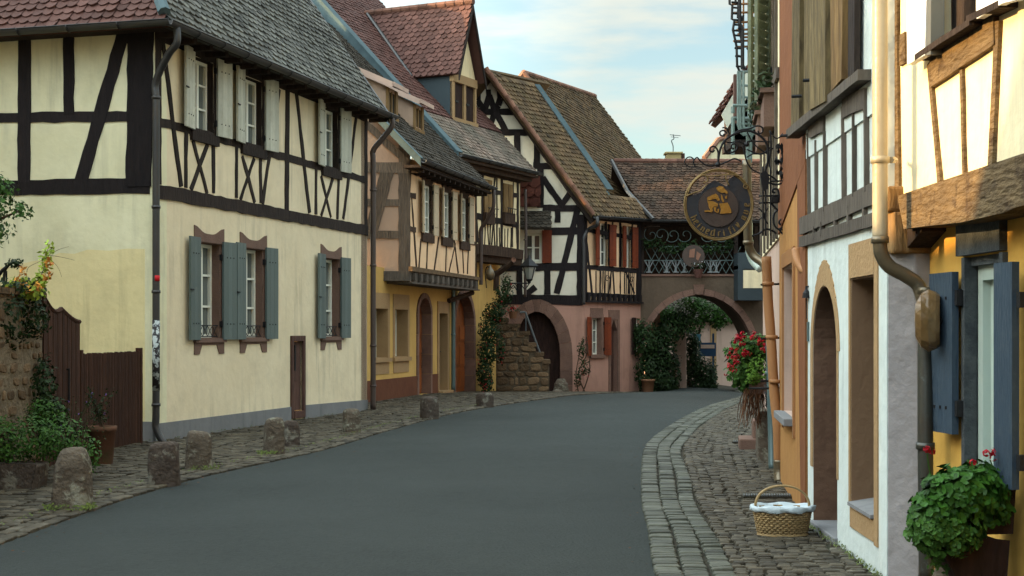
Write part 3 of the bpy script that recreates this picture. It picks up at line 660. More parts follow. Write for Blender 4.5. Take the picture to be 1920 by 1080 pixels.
beams(mb, fS, T1, [(716, 130, 705, 945, .40)], o1=.032)
mb.build('timber_frame', M['timber_black'], HA)
# windows
for a, b, c, d in gw:
    s0, s1 = fA.su(a), fA.su(b); sm = MB(); wd = .13
    lining(sm, fA, s0, s1, c, d, .2)
    for x0, x1 in ((s0 - wd, s0), (s1, s1 + wd)): fbox(sm, fA, x0, x1, c, d + .1, -.02, .014)
    # carved head and apron, swept down to the middle
    def wave(x): return .5 + .5 * math.cos(2 * math.pi * x)
    for k in range(12):
        x0, x1 = k / 12, (k + 1) / 12; a0, a1 = s0 - wd + (s1 - s0 + 2 * wd) * x0, s0 - wd + (s1 - s0 + 2 * wd) * x1
        e0 = wave(x0) ** 2.0; e1 = wave(x1) ** 2.0
        fprism(sm, fA, [(a0, d + (.0 if 0 < k < 11 else 0)), (a1, d), (a1, d + .135 + .11 * e1), (a0, d + .135 + .11 * e0)], -.02, .016)
        fprism(sm, fA, [(a0, c - .10 - .14 * (e0 > .35)), (a1, c - .10 - .14 * (e1 > .35)), (a1, c), (a0, c)], -.02, .015)
    fbox(sm, fA, s0 - wd - .02, s1 + wd + .02, c - .06, c - .0, -.3, .05)
    fbox(sm, fA, s0 - wd + .03, s1 + wd - .03, d, d + .05, -.02, .035)
    sm.build('window_surround', M['brownstone'], HA)
    window(fA, s0 + .012, s1 - .012, c + .012, d - .012, HA, .13, (1, 2), fr=.055, gm=M['glass_curtain'])
    g = MB(); z = c + .14
    for zz in (c + .03, c + .2): tube(g, [fA.w(s0 + .02, zz, -.03), fA.w((s0 + s1) / 2, zz, -.02), fA.w(s1 - .02, zz, -.03)], .008, 5)
    for i in range(4):
        x = s0 + .05 + (s1 - s0 - .1) * i / 4; x2 = x + (s1 - s0 - .1) / 4
        tube(g, [fA.w(x, c + .03, -.025), fA.w(x2, c + .2, -.025)], .006, 5); tube(g, [fA.w(x2, c + .03, -.025), fA.w(x, c + .2, -.025)], .006, 5)
    g.build('window_grille', M['iron'], HA)
for (a, b, c, d), (l0, l1, r0, r1) in zip(gw, [(347, 371, 413, 434.5), (436, 457, 493, 510.5), (589, 606, 635, 651)]):
    shutter(fA, fA.su(a) - .02, -1, .385, c - .02, d + .06, M['sh_green'], HA, ang=5, off=.03)
    shutter(fA, fA.su(b) + .02, 1, .385, c - .02, d + .04, M['sh_green'], HA, ang=5, off=.03, catch=False)
for a, b, c, d in uw:
    s0, s1 = fA.su(a), fA.su(b)
    window(fA, s0 + .012, s1 - .012, c + .012, d - .012, HA, .10, (1, 2), fr=.05, gm=M['glass_curtain'])
    shutter(fA, s0 - .05, -1, .40, c - .0, d + .08, M['sh_white'], HA, ang=9, off=.03)
    shutter(fA, s1 + .04, 1, .40, c - .0, d + .08, M['sh_white'], HA, ang=7, off=.03, catch=False)
# narrow old cupboard door
mb = MB()
fbox(mb, fA, nd0 - .09, nd0, dz0 - .12, dz1 + .1, -.1, .04); fbox(mb, fA, nd1, nd1 + .09, dz0 - .12, dz1 + .1, -.1, .04); fbox(mb, fA, nd0, nd1, dz1, dz1 + .1, -.1, .042); fbox(mb, fA, nd0, nd1, dz0 - .12, dz0, -.1, .06)
o = mb.build('door_frame', M['door_old'], HA, bevel=.01)
mb = MB(); panel(mb, fA.w(nd0 + .005, 0, -.06), fA.e, fA.n, nd1 - nd0 - .01, dz0 + .01, dz1 - .01, .03, 2)
fbox(mb, fA, nd0 + .08, nd1 - .08, dz1 - .7, dz1 - .2, -.03, -.015); o = mb.build('door', M['door_old'], HA)
mb = MB(); fbox(mb, fA, nd0 + .12, nd0 + .17, (dz0 + dz1) / 2 + .1, (dz0 + dz1) / 2 + .55, -.03, .0); mb.build('door_latch', M['iron'], o)
# hipped roof
SL = 1.40; IN = -fA.n; IS = -fS.n   # inward directions of both eaves
ov = .42
corner = fA.o + fA.n * ov + fS.n * ov; corner.z = ZE - .08
ef = corner + fA.e * (LA + ov + .20)
H = 5.4; k = H / SL
p1 = corner + IN * k + fA.e * k + Vector((0, 0, H)); p2 = ef + IN * k + Vector((0, 0, H))
roof3('roof', HA, M['tile_grey'], corner, ef, p2, [corner, ef, p2, p1], expo=.145, tw=.18, lift=.03)
sf = corner + fS.e * 7.4; p3 = sf + IS * k + Vector((0, 0, H)); p4 = corner + IS * k + fS.e * k + Vector((0, 0, H))
roof3('roof', HA, M['tile_red'], corner, sf, p3, [corner, sf, p3, p4], expo=.135, tw=.17, lift=.03)
# far slope closing the roof
p5 = ef + IN * (2 * k) ; mbx = MB(); prism3(mbx, [p2, p1, p1 + IN * k - Vector((0, 0, H)), p5], Vector((-.8, .2, .6)), .1); mbx.build('roof', M['tile_grey'], HA)
mb = MB(); tube(mb, [corner + (p4 - corner) * .02 + Vector((0, 0, .04)), p1 * .5 + p4 * .5 + Vector((0, 0, .05))], .09, 8)
mb.build('hip_flashing', M['copper'], HA)
mb = MB(); prism3(mb, [ef - fA.e * .02, p2 - fA.e * .02, p2 - fA.e * .02 - Vector((0, 0, .16)), ef - fA.e * .02 - Vector((0, 0, .16))], fA.e, .05)
prism3(mb, [ef - fA.e * .06 + Vector((0, 0, .03)), p2 - fA.e * .06 + Vector((0, 0, .03)), p2 - fA.e * .06, ef - fA.e * .06], fA.e, .10); mb.build('verge_board', M['zinc_dark'], HA)
# far gable wall
mb = MB(); g0 = fA.w(LA - .02, 0, 0); g0.z = 0
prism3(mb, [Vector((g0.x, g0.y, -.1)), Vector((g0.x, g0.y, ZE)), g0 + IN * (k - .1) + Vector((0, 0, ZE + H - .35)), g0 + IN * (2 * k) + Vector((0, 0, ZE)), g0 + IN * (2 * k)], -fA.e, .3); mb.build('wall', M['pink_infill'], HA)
mb = MB()
fbox(mb, fA, -ov, LA + .2, ZE - .12, ZE - .07, 0, ov - .02); fbox(mb, fS, -ov + .05, 7.4, ZE - .125, ZE - .075, 0, ov - .04)
for i in range(18): fbox(mb, fA, i * .5, i * .5 + .09, ZE - .2, ZE - .125, .0, ov - .06)
mb.build('soffit', M['soffit'], HA)
gut = corner + fA.n * .09 + Vector((0, 0, -.01))
gutter(HA, gut - fA.e * .12, gut + fA.e * (LA + ov + .22), .075, M['zinc_dark'])
gut2 = corner + fS.n * .09 + Vector((0, 0, .0)); gutter(HA, gut2 - fS.e * .12, gut2 + fS.e * 7.4, .08, M['zinc_dark'])
c0 = fA.w(-.14, 0, .10)
st0 = corner + fA.n * .09 + fA.e * .12
pipe(HA, [st0 + Vector((0, 0, -.05)), st0 + Vector((0, 0, -.28)), st0 * .6 + c0 * .4 + Vector((0, 0, -.42 + .0)) * 1.0 + Vector((0, 0, .4 * (ZE - .08) - .0)), c0 + Vector((0, 0, ZE - .85)), c0 + Vector((0, 0, ZE - 1.15)), c0 + Vector((0, 0, 4)), c0 + Vector((0, 0, 2)), c0 + Vector((0, 0, .5)), c0 + Vector((0, 0, .22)), c0 + Vector((.12, -.02, .0))], .052, M['zinc_dark'],
     clips=[c0 + Vector((0, 0, z)) for z in (4.9, 3.35, 2.15, .55)])
mb = MB(); tube(mb, [c0 + Vector((0, 0, .75)), c0 + Vector((0, 0, 1.75))], .0545, 16); mb.build('sticker', M['sticker'], HA, True)
mb = MB(); tube(mb, [c0 + Vector((.012, -.01, 2.30)), c0 + Vector((.012, -.01, 2.38))], .045, 16); mb.build('sticker', M['red_plain'], HA, True, label='small red sticker on the downpipe')
d0 = fA.w(LA - .02, 0, .14); g1 = gut + fA.e * (LA + ov + .05)
pipe(HA, [g1 + Vector((0, 0, -.06)), g1 + Vector((0, 0, -.22)), Vector(((g1.x + d0.x) / 2, (g1.y + d0.y) / 2, ZE - .55)), d0 + Vector((0, 0, ZE - .8)), d0 + Vector((0, 0, ZE - 1.1)), d0 + Vector((0, 0, 3)), d0 + Vector((0, 0, 1)), d0 + Vector((0, 0, .02))], .055, M['pipe_brown'],
     clips=[d0 + Vector((0, 0, z)) for z in (4.4, 2.9, 1.3, .5)])
# ================================================ HOUSE 2: pink and peach jettied house
HB = thing('house', 'jettied house with peach plaster, grey timber, brown tiled roof and yellow ground floor', 'house', (-2.86, 32.4, 0))
f0 = Fac(-2.86, 32.4, .24, 1)           # ground floor line, shared with house 3
f1 = Fac(-2.36, 32.3, .24, 1); L1 = f1.su(893)
f2 = Fac(-2.36, 32.3, -1, -.08)
T7 = (680, 250, 3.485); T8 = (680, 480, 3.376)
sB0, sB1 = -3.2, 5.4
zj = 2.93
lw2 = [(701, 727, .98, 2.12), (739, 764, .98, 2.12)]
dB = (f0.su(783), f0.su(806)); dC = (f0.su(822), f0.su(838)); dD = (f0.su(852), f0.su(887))
holes = [rect(f0.su(a) + .03, f0.su(b) - .03, .98, 2.1) for a, b, _, _ in lw2]
holes += [arch(dB[0], dB[1], 0.02, 2.0, .42), rect(dC[0], dC[1], .02, 2.05)]
mb = MB(); wall(mb, f0, rect(sB0, sB1, -.1, zj + .1), holes, .45); mb.build('wall', M['ochre'], HB)
mb = MB(); e0 = f0.st(782, 700)[0]
fbox(mb, f0, sB0, dB[0] - .12, -.1, .50, -.02, .03); fbox(mb, f0, dB[1] + .14, dC[0] - .08, -.1, .5, -.02, .03); mb.build('plinth', M['brown_plinth'], HB)
for a, b, c, d in lw2:
    s0, s1 = f0.su(a) + .03, f0.su(b) - .03
    surround(f0, s0, s1, c, 2.1, .13, M['ochre_stone'], HB, .02, .3, sill=.09)
    m2 = MB(); fbox(m2, f0, s0 - .13, s1 + .13, 2.23, 2.45, -.02, .018); fbox(m2, f0, s0 - .1, s1 + .1, .62, .89, -.02, .016); m2.build('window_surround', M['ochre_stone'], HB)
    window(f0, s0 + .012, s1 - .012, c + .012, 2.088, HB, .26, (1, 2), fr=.06)
def arch_trim(f, s0, s1, z0, zs, rise, w_, m, parent, o1=.04, depth=.3, n=14, name='door_surround', keys=True):
    s0 += .015; s1 -= .015; rise -= .015
    mb = MB(); c = (s0 + s1) / 2; h = (s1 - s0) / 2
    nb = max(2, int((zs - z0) / .45))
    for i in range(nb):
        za, zb = z0 + (zs - z0) * i / nb + .003, z0 + (zs - z0) * (i + 1) / nb - .003
        fbox(mb, f, s0 - w_, s0, za, zb, -depth, o1 + U(-.004, .004), R()); fbox(mb, f, s1, s1 + w_, za, zb, -depth, o1 + U(-.004, .004), R())
    for i in range(n):
        a0, a1 = math.pi * i / n + .004, math.pi * (i + 1) / n - .004
        q = [(c + h * math.cos(a0), zs + rise * math.sin(a0)), (c + (h + w_) * math.cos(a0), zs + (rise + w_) * math.sin(a0)), (c + (h + w_) * math.cos(a1), zs + (rise + w_) * math.sin(a1)), (c + h * math.cos(a1), zs + rise * math.sin(a1))]
        fprism(mb, f, q, -depth, o1 + U(-.003, .003), R())
    return mb.build(name, m, parent)
def plank_door(f, s0, s1, z0, zs, rise, m, parent, back=.28, boards=4, panels=False, handle=True):
    mb = MB(); fprism(mb, f, arch(s0 - .02, s1 + .02, z0, zs, rise) if rise else rect(s0, s1, z0, zs), -back - .06, -back)
    if rise: fprism(mb, f, arch(s0 - .12, s1 + .12, z0 - .1, zs + .02, rise + .12), -back - .10, -back - .061)
    n = boards
    for i in range(n):
        a, b = s0 + (s1 - s0) * i / n + .006, s0 + (s1 - s0) * (i + 1) / n - .006
        if panels:
            for za, zb in ((z0 + .1, z0 + .62), (z0 + .7, z0 + 1.3), (z0 + 1.38, zs)):
                fbox(mb, f, a + .04, b - .04, za, zb, -back, -back + .018, R()); fbox(mb, f, a + .09, b - .09, za + .06, zb - .06, -back + .018, -back + .03, R())
        else: fbox(mb, f, a, b, z0 + .01, zs, -back, -back + U(.008, .015), R())
    d = mb.build('door', m, parent)
    if handle:
        h = MB(); tube(h, [f.w(s1 - .12, z0 + 1.0, -back + .02), f.w(s1 - .12, z0 + 1.0, -back + .07), f.w(s1 - .2, z0 + 1.0, -back + .07)], .012, 6); h.build('handle', M['iron'], d)
    return d
arch_trim(f0, dB[0], dB[1], .02, 2.0, .42, .13, M['sandstone'], HB)
plank_door(f0, dB[0], dB[1], .04, 2.0, .4, M['door'], HB, .22, 2, True)
mb = MB(); fbox(mb, f0, dC[0] - .12, dC[0] + .012, .02, 2.35, -.3, .03); fbox(mb, f0, dC[1] - .012, dC[1] + .12, .02, 2.35, -.3, .03); fbox(mb, f0, dC[0], dC[1], 2.05, 2.35, -.3, .032); fbox(mb, f0, dC[0] - .1, dC[1] + .1, -.1, .05, -.3, .15); mb.build('door_surround', M['ochre_stone'], HB)
plank_door(f0, dC[0], dC[1], .05, 2.04, 0, M['door_dark'], HB, .2, 3)
# upper floor
ze1 = 5.42
w1 = [(793, 808), (830, 844), (864, 876)]
zw0, zw1 = f1.st(800, 437)[1], f1.st(800, 347)[1]
holes = [rect(f1.su(a), f1.su(b), zw0, zw1) for a, b in w1]
mb = MB(); wall(mb, f1, rect(0, L1, zj, ze1 + .1), holes, .3); mb.build('wall', M['peach'], HB)
sl_ = 1.0
pk = 5.2
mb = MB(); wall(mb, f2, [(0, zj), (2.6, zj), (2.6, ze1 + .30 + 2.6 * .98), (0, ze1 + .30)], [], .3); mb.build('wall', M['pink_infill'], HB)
mb = MB(); fbox(mb, f1, -.02, L1, zj - .22, zj + .02, -.55, .05)
for i in range(13): 
    a = .12 + i * (L1 - .2) / 13; fbox(mb, f1, a, a + .17, zj - .18, zj - .02, .05, .13, R())
fbox(mb, f2, -.03, 2.6, zj - .20, zj + .02, -.3, .06)
fbox(mb, f1, 0, L1, zj - .26, zj - .225, -.6, .10)
mb.build('jetty_beam', M['timber_grey'], HB)
# moss-grown ledge over the joist ends
mb = MB(); fprism(mb, f1, [(-.02, zj + .02), (L1, zj + .02), (L1, zj + .1), (-.02, zj + .13)], .0, .11); mb.build('ledge', M['rubble'], HB)
mb = MB()
beams(mb, f1, T7, [(300, 400, 345, 411, .12), (300, 620, 345, 632, .11), (702, 712, 740, 722, .10), (318, 420, 350, 875, .08), (312, 255, 306, 380, .05)], o1=.014)
hewn(mb, f1, (0, 5.28), (L1, 5.28), .2); hewn(mb, f1, (.05, zj + .05), (.05, 5.3), .10, o1=.02); hewn(mb, f1, (L1 - .05, zj + .05), (L1 - .05, 5.3), .12)
beams(mb, f1, T7, [(378, 690, 365, 885, .06), (422, 700, 415, 890, .05), (495, 680, 465, 895, .07), (545, 720, 540, 905, .05), (597, 700, 622, 915, .07), (650, 740, 658, 915, .05), (690, 740, 682, 918, .06), (605, 720, 562, 905, .05)], o1=.016)
for a, b in w1:
    s0, s1 = f1.su(a), f1.su(b); fbox(mb, f1, s0 - .05, s0, zw0 - .05, zw1 + .08, -.2, .02); fbox(mb, f1, s1, s1 + .06, zw0 - .05, zw1 + .08, -.2, .02); fbox(mb, f1, s0, s1, zw1, zw1 + .08, -.2, .022); fbox(mb, f1, s0 - .15, s1 + .15, zw0 - .22, zw0, -.2, .05)
    fbox(mb, f1, s0 - .1, s1 + .16, zw1 + .08, zw1 + .3, -.02, .018)
mb.build('timber_frame', M['timber_brown'], HB)
mb = MB()
for b in [(272, 80, 272, 900, .26), (-60, 225, 300, 225, .24), (-60, 450, 245, 455, .17), (-60, 665, 245, 663, .17), (160, 250, 55, 640, .30)]: beams(mb, f2, T7, [b], o1=.02 + .004 * R())
hewn(mb, f2, (0, ze1 - .0), (2.6, ze1 + 2.35), .16, o1=.03)
mb.build('timber_frame', M['timber_grey'], HB)
for a, b in w1:
    s0, s1 = f1.su(a), f1.su(b)
    window(f1, s0, s1, zw0, zw1, HB, .05, (1, 2), fr=.05, gm=M['glass_curtain'])
    shutter(f1, s0 - .06, -1, .36, zw0 - .03, zw1 + .05, M['sh_cream'], HB, ang=14, off=.03, boards=1, louver=False, catch=False)
    shutter(f1, s1 + .06, 1, .30, zw0 - .03, zw1 + .05, M['sh_cream'], HB, ang=6, off=.03, boards=1, catch=False)
# roof of house 2
i1 = -f1.n
A1 = f1.w(-.35, ze1, .42); B1 = f1.w(L1 + .12, ze1, .42); hB = 4.6
C1 = A1 + i1 * hB + Vector((0, 0, hB * 1.0)); D1 = B1 + i1 * hB + Vector((0, 0, hB))
roof3('roof', HB, M['tile_dark'], A1, B1, D1, [A1, B1, D1, C1], expo=.15, tw=.18, lift=.03)
mb = MB(); prism3(mb, [C1, D1, D1 + i1 * hB - Vector((0, 0, hB)), C1 + i1 * hB - Vector((0, 0, hB))], Vector((-.7, .1, .7)), .1); mb.build('roof', M['tile_dark'], HB)
mb = MB(); 
prism3(mb, [A1 - f1.e * .04 + Vector((0, 0, .05)), C1 - f1.e * .04 + Vector((0, 0, .05)), C1 - f1.e * .04 - Vector((0, 0, .14)), A1 - f1.e * .04 - Vector((0, 0, .14))], f1.e, .03)
q = A1 + Vector((0, 0, .045)); q2 = C1 + Vector((0, 0, .045)); nr = Vector((0, 0, 1))
prism3(mb, [q - f1.e * .06, q2 - f1.e * .06, q2 + f1.e * .16, q + f1.e * .16], Vector((.5, 0, .7)), .015)
mb.build('verge_flashing', M['copper'], HB)
gB = A1 + f1.n * .07; gutter(HB, gB - f1.e * .05, gB + f1.e * (L1 + .5), .07, M['zinc_dark'])
mb = MB(); fbox(mb, f1, -.35, L1 + .1, ze1 - .16, ze1 - .10, 0, .4)
for i in range(14): fbox(mb, f1, i * .44, i * .44 + .08, ze1 - .24, ze1 - .162, 0, .36)
mb.build('soffit', M['soffit'], HB)
g1 = gB + f1.e * (L1 + .3); dn = f1.w(L1 + .04, 0, .12)
pipe(HB, [g1 + Vector((0, 0, -.06)), g1 + Vector((0, 0, -.5)), Vector(((g1.x + dn.x) / 2, (g1.y + dn.y) / 2, ze1 - .85)), dn + Vector((0, 0, ze1 - 1.1)), dn + Vector((0, 0, 4)), dn + Vector((0, 0, 3.0)), dn + Vector((0, 0, zj - .1))], .05, M['pipe_brown'])
dn2 = f0.w(f0.su(843), 0, .1)
pipe(HB, [dn2 + Vector((0, 0, zj - .15)), dn2 + Vector((0, 0, 1.8)), dn2 + Vector((0, 0, .9)), dn2 + Vector((0, 0, .02))], .055, M['pipe_teal'], clips=[dn2 + Vector((0, 0, 1.5))])
bt = MB(); tube(bt, [f0.w(f0.su(838), 2.38, .05), f0.w(f0.su(858), 2.62, .42)], .07, 6); bt.build('bracket', M['timber_brown'], HB)
# two shed dormers: pink cheeks, small brown windows
def on_roof(A, e, i_, sl, s, r): return A + e * s + i_ * r + Vector((0, 0, sl * r))
for (su_, r0, hgt, wid, blen) in ((.95, 1.15, .72, .8, 1.5), (3.05, 1.15, .66, .8, 1.4)):
    base = on_roof(A1, f1.e, i1, 1.0, su_, r0); fd = Fac(base.x, base.y, f1.e.x, f1.e.y); zb = base.z
    sh = .45; back = hgt / (1 - sh)
    mb = MB()
    for s_ in (0, wid - .08):
        p = [fd.w(s_, zb, 0), fd.w(s_, zb + hgt, 0), fd.w(s_, zb + hgt + sh * back, -back)]
        prism3(mb, p, fd.e, .08)
    fbox(mb, fd, 0, wid, zb - .05, zb + .1, -.1, .0); fbox(mb, fd, 0, wid, zb + hgt - .1, zb + hgt, -.1, .0)
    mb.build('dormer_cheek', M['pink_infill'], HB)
    mb = MB(); fbox(mb, fd, .0, .16, zb + .0, zb + hgt - .02, -.02, .035); fbox(mb, fd, wid - .16, wid, zb + .0, zb + hgt - .02, -.02, .035); fbox(mb, fd, wid / 2 - .03, wid / 2 + .03, zb + .08, zb + hgt - .08, -.02, .02); fbox(mb, fd, 0, wid, zb - .03, zb + .05, -.02, .06)
    o = mb.build('dormer_window', M['timber_tan'], HB)
    g = MB(); fbox(g, fd, .1, wid - .1, zb + .08, zb + hgt - .1, -.03, -.01); g.build('pane', M['glass'], o)
    a = fd.w(-.16, zb + hgt + .02, .22); b = fd.w(wid + .16, zb + hgt + .02, .22); ln = back + .3
    c = a - fd.n * ln + Vector((0, 0, sh * ln)); d = b - fd.n * ln + Vector((0, 0, sh * ln))
    roof3('dormer_roof', HB, M['tile_dark'], a, b, d, [a, b, d, c], expo=.15, tw=.17, lift=.02, slab=.04)
    mb = MB(); prism3(mb, [a - fd.e * .03 + Vector((0, 0, .04)), c - fd.e * .03 + Vector((0, 0, .04)), c - fd.e * .03 - Vector((0, 0, .1)), a - fd.e * .03 - Vector((0, 0, .1))], fd.e, .03); 
    prism3(mb, [a + Vector((0, 0, .04)), b + Vector((0, 0, .04)), b - Vector((0, 0, .06)), a - Vector((0, 0, .06))], fd.n, .03); mb.build('dormer_bargeboard', M['paleplaster'], HB)
# ================================================ HOUSE 3: bay-fronted house with big red dormer
HC = thing('house', 'tall house with big red tiled dormer, curved timber bay and yellow ground floor', 'house', (-1.2, 39, 0))
fc = Fac(-1.7, 38.2, .431, .902); LC = fc.su(975); zc0 = 3.93; zc1 = 6.15
sC0, sC1 = 5.401, 10.7
holes = [arch(dD[0], dD[1], -.15, 1.75, .85)]
mb = MB(); wall(mb, f0, rect(sC0, sC1, -.4, zc0 + .2), holes, .45) if dD[0] > sC0 + .02 else None
if not mb.v: wall(mb, f0, rect(sC0, sC1, -.4, zc0 + .2), [], .45)
mb.build('wall', M['ochre'], HC)
arch_trim(f0, dD[0], dD[1], -.12, 1.75, .85, .17, M['sandstone'], HC)
plank_door(f0, dD[0], dD[1], -.08, 1.75, .8, M['door'], HC, .25, 3, True)
mb = MB(); wall(mb, fc, rect(-.3, LC, zc0, zc1 + .1), [], .35); mb.build('wall', M['warm_cream'], HC)
T9 = (840, 280, 4.911); mb = MB()
hewn(mb, fc, (-.3, zc1 - .05), (LC, zc1 - .05), .25, o1=.03)
beams(mb, fc, T9, [(250, 610, 640, 700, .17), (250, 370, 640, 425, .13), (318, 150, 310, 880, .12), (448, 210, 450, 900, .07), (492, 240, 492, 910, .13), (640, 260, 640, 920, .13), (245, 380, 262, 860, .12),
    (435, 210, 412, 470, .07), (412, 460, 430, 890, .06), (430, 440, 400, 880, .05), (470, 720, 476, 900, .04), (600, 280, 590, 900, .05), (390, 690, 384, 880, .05), (580, 720, 578, 905, .06), (265, 640, 280, 870, .05), (340, 690, 335, 880, .03), (362, 690, 372, 880, .03), (522, 730, 522, 900, .03), (550, 730, 545, 905, .03), (625, 700, 635, 915, .04)])
mb.build('timber_frame', M['timber'], HC)
for a, b in ((322, 392), (500, 580)):
    s0, s1 = fc.su(840 + a / 4.911), fc.su(840 + b / 4.911); z0 = fc.st(840 + a / 4.911, 280 + 580 / 4.911)[1]
    mb = MB(); panel(mb, fc.w(s0, 0, .02), fc.e, fc.n, (s1 - s0) / 2 - .01, z0, zc1 - .28, .04, 3); o = mb.build('shutter', M['timber_tan'], HC)
    mb = MB(); panel(mb, fc.w((s0 + s1) / 2 + .01, 0, .02), fc.e, fc.n, (s1 - s0) / 2 - .01, z0, zc1 - .28, .04, 3); mb.build('shutter', M['timber_tan'], HC)
    mb = MB(); fbox(mb, fc, s0 - .04, s1 + .06, z0 - .32, z0 - .0, .0, .12); mb.build('window_box', M['timber_brown'], HC)
    mb = MB(); tube(mb, [fc.w(s0 - .05, z0 + .12, .2), fc.w(s1 + .1, z0 + .12, .2)], .015, 5)
    for i in range(5): tube(mb, [fc.w(s0 + i * (s1 - s0) / 4, z0 - .05, .18), fc.w(s0 + i * (s1 - s0) / 4, z0 + .12, .2)], .01, 4)
    mb.build('window_grille', M['iron'], HC)
# curved bottom beam of the bay
mb = MB(); n = 10
for i in range(n):
    a0, a1 = -.3 + (LC + .3) * i / n, -.3 + (LC + .3) * (i + 1) / n; c0_, c1_ = .10 + .22 * math.sin(math.pi * i / n), .10 + .22 * math.sin(math.pi * (i + 1) / n)
    for z0, z1, k_ in ((zc0 - .22, zc0 + .06, 1), (zc0 - .40, zc0 - .22, .55)):
        p = [fc.w(a0, z0, -.4), fc.w(a1, z0, -.4), fc.w(a1, z0, c1_ * k_), fc.w(a0, z0, c0_ * k_), fc.w(a0, z1, -.4), fc.w(a1, z1, -.4), fc.w(a1, z1, c1_ * k_ + .02), fc.w(a0, z1, c0_ * k_ + .02)]; hexa(mb, p, .5)
mb.build('bay_beam', M['timber_brown'], HC)
# right end wall of the bay
endf = Fac(fc.w(LC, 0).x, fc.w(LC, 0).y, -.9, .43)
mb = MB(); fbox(mb, fc, LC - .3, LC, zc0, zc1, -4.0, -.351); mb.build('wall', M['warm_cream'], HC)
mb = MB(); e_ = f0.w(sC1, 0); fbox(mb, f0, sC1 - .4, sC1, -.4, zc0, -3, -.451); mb.build('wall', M['ochre'], HC)
iC = -fc.n; slC = 1.035
A3 = fc.w(-.15, zc1 + .15, .40); B3 = fc.w(LC + .45, zc1 + .15, .40); hC = 5.6
C3 = A3 + iC * hC + Vector((0, 0, slC * hC)); D3 = B3 + iC * hC + Vector((0, 0, slC * hC))
m1 = A3 + (C3 - A3) * .22; m2 = B3 + (D3 - B3) * .22
roof3('roof', HC, M['tile_pink'], A3, B3, D3, [A3, B3, m2, m1], expo=.15, tw=.18, lift=.025, label='faded pinkish grey lower tiles')
roof3('roof', HC, M['tile_red'], m1, m2, D3, [m1, m2, D3, C3], expo=.15, tw=.18, lift=.025, label='red brown upper tiles')
mb = MB(); prism3(mb, [C3, D3, D3 + iC * hC - Vector((0, 0, slC * hC)), C3 + iC * hC - Vector((0, 0, slC * hC))], Vector((-.7, .1, .7)), .1); mb.build('roof', M['tile_red'], HC)
mb = MB(); wg = .55  # raised near verge in blue green sheet, gutter at its foot
for k_, (d_, h0, h1, t_) in enumerate(((-.10, -.75, .09, .06), (-.36, -.42, -.36, .30))):
    a = A3 + fc.e * d_; c = C3 + fc.e * d_
    prism3(mb, [a + Vector((0, 0, h0)), c + Vector((0, 0, h0)), c + Vector((0, 0, h1)), a + Vector((0, 0, h1))], fc.e, t_)
a = A3 - fc.e * .14 + Vector((0, 0, .06)); c = C3 - fc.e * .14 + Vector((0, 0, .06)); prism3(mb, [a, c, c + fc.e * .34, a + fc.e * .34], Vector((.5, 0, .7)), .02)
mb.build('verge_flashing', M['copper'], HC)
gC = A3 + fc.n * .07; gutter(HC, gC - fc.e * .02, gC + fc.e * (LC + .65), .07, M['zinc_dark'])
mb = MB(); fbox(mb, fc, -.15, LC + .4, zc1 - .0, zc1 + .06, 0, .42); fbox(mb, fc, -.1, LC + .3, zc1 - .12, zc1 - .001, 0, .25); mb.build('soffit', M['timber_brown'], HC)
dn = fc.w(LC + .03, 0, .16)
pipe(HC, [dn + Vector((0, 0, zc1 - .35)), dn + Vector((.01, 0, 5.2)), dn + Vector((0.02, 0, 4.2)), dn + Vector((0, 0, 3.2)), dn + Vector((0, 0, 2.6))], .045, M['pipe_brown'], clips=[dn + Vector((0, 0, 4.3))])
# the big gabled dormer
rf = 1.235; sC = 2.66; hw = .72
bb = A3 + fc.e * (sC - hw) + iC * rf; zb = bb.z + slC * rf; fd = Fac(bb.x, bb.y, fc.e.x, fc.e.y); W = 2 * hw; zt = 8.85; zr = 11.0
def rr_(z): return (z - A3.z) / slC - rf
mb = MB()
for s_ in (0, W - .06):
    prism3(mb, [fd.w(s_, zb, 0), fd.w(s_, zt, 0), fd.w(s_, zt, -rr_(zt) - .1)], fd.e, .06)
mb.build('dormer_cheek', M['cheek'], HC)
mb = MB(); fprism(mb, fd, [(0, zt), (W, zt), (W / 2, zt + (zr - zt) * .72)], -.06, .0); mb.build('dormer_gable', M['warm_cream'], HC)
mb = MB(); fbox(mb, fd, 0, .1, zb - .02, zt, -.08, .03); fbox(mb, fd, W - .1, W, zb - .02, zt, -.08, .03); fbox(mb, fd, W / 2 - .06, W / 2 + .06, zb, zt - .2, -.08, .03); fbox(mb, fd, -.02, W + .02, zt - .2, zt + .04, -.08, .05); fbox(mb, fd, -.02, W + .02, zb - .06, zb + .05, -.08, .08)
mb.build('dormer_frame', M['ochre_stone'], HC)
for s_ in (.1, W / 2 + .06):
    mb = MB(); panel(mb, fd.w(s_, 0, -.06), fd.e, fd.n, W / 2 - .16, zb + .05, zt - .2, .03, 3); o = mb.build('shutter', M['door_dark'], HC)
    mb = MB(); fbox(mb, fd, s_, s_ + .18, zb + .5, zb + .55, -.03, .05); mb.build('hinge', M['iron'], o)
oh = .26; ew = .13
for sgn in (-1, 1):
    se = W / 2 + sgn * (W / 2 + ew); ze = zt - .02
    pa = fd.w(W / 2, zr, oh); pb = fd.w(se, ze, oh); pc = fd.w(se, ze, -rr_(ze)); pd = fd.w(W / 2, zr, -rr_(zr))
    roof3('dormer_roof', HC, M['tile_red'], pb, pc, pd, [pb, pc, pd, pa], expo=.15, tw=.2, lift=.03, slab=.06)
    mb = MB(); prism3(mb, [pa - Vector((0, 0, .02)), pb - Vector((0, 0, .02)), pb - Vector((0, 0, .2)), pa - Vector((0, 0, .25))], fd.n, .04); mb.build('dormer_bargeboard', M['timber'], HC)
mb = MB(); q = (zr - A3.z) / slC - rf
n_ = 12
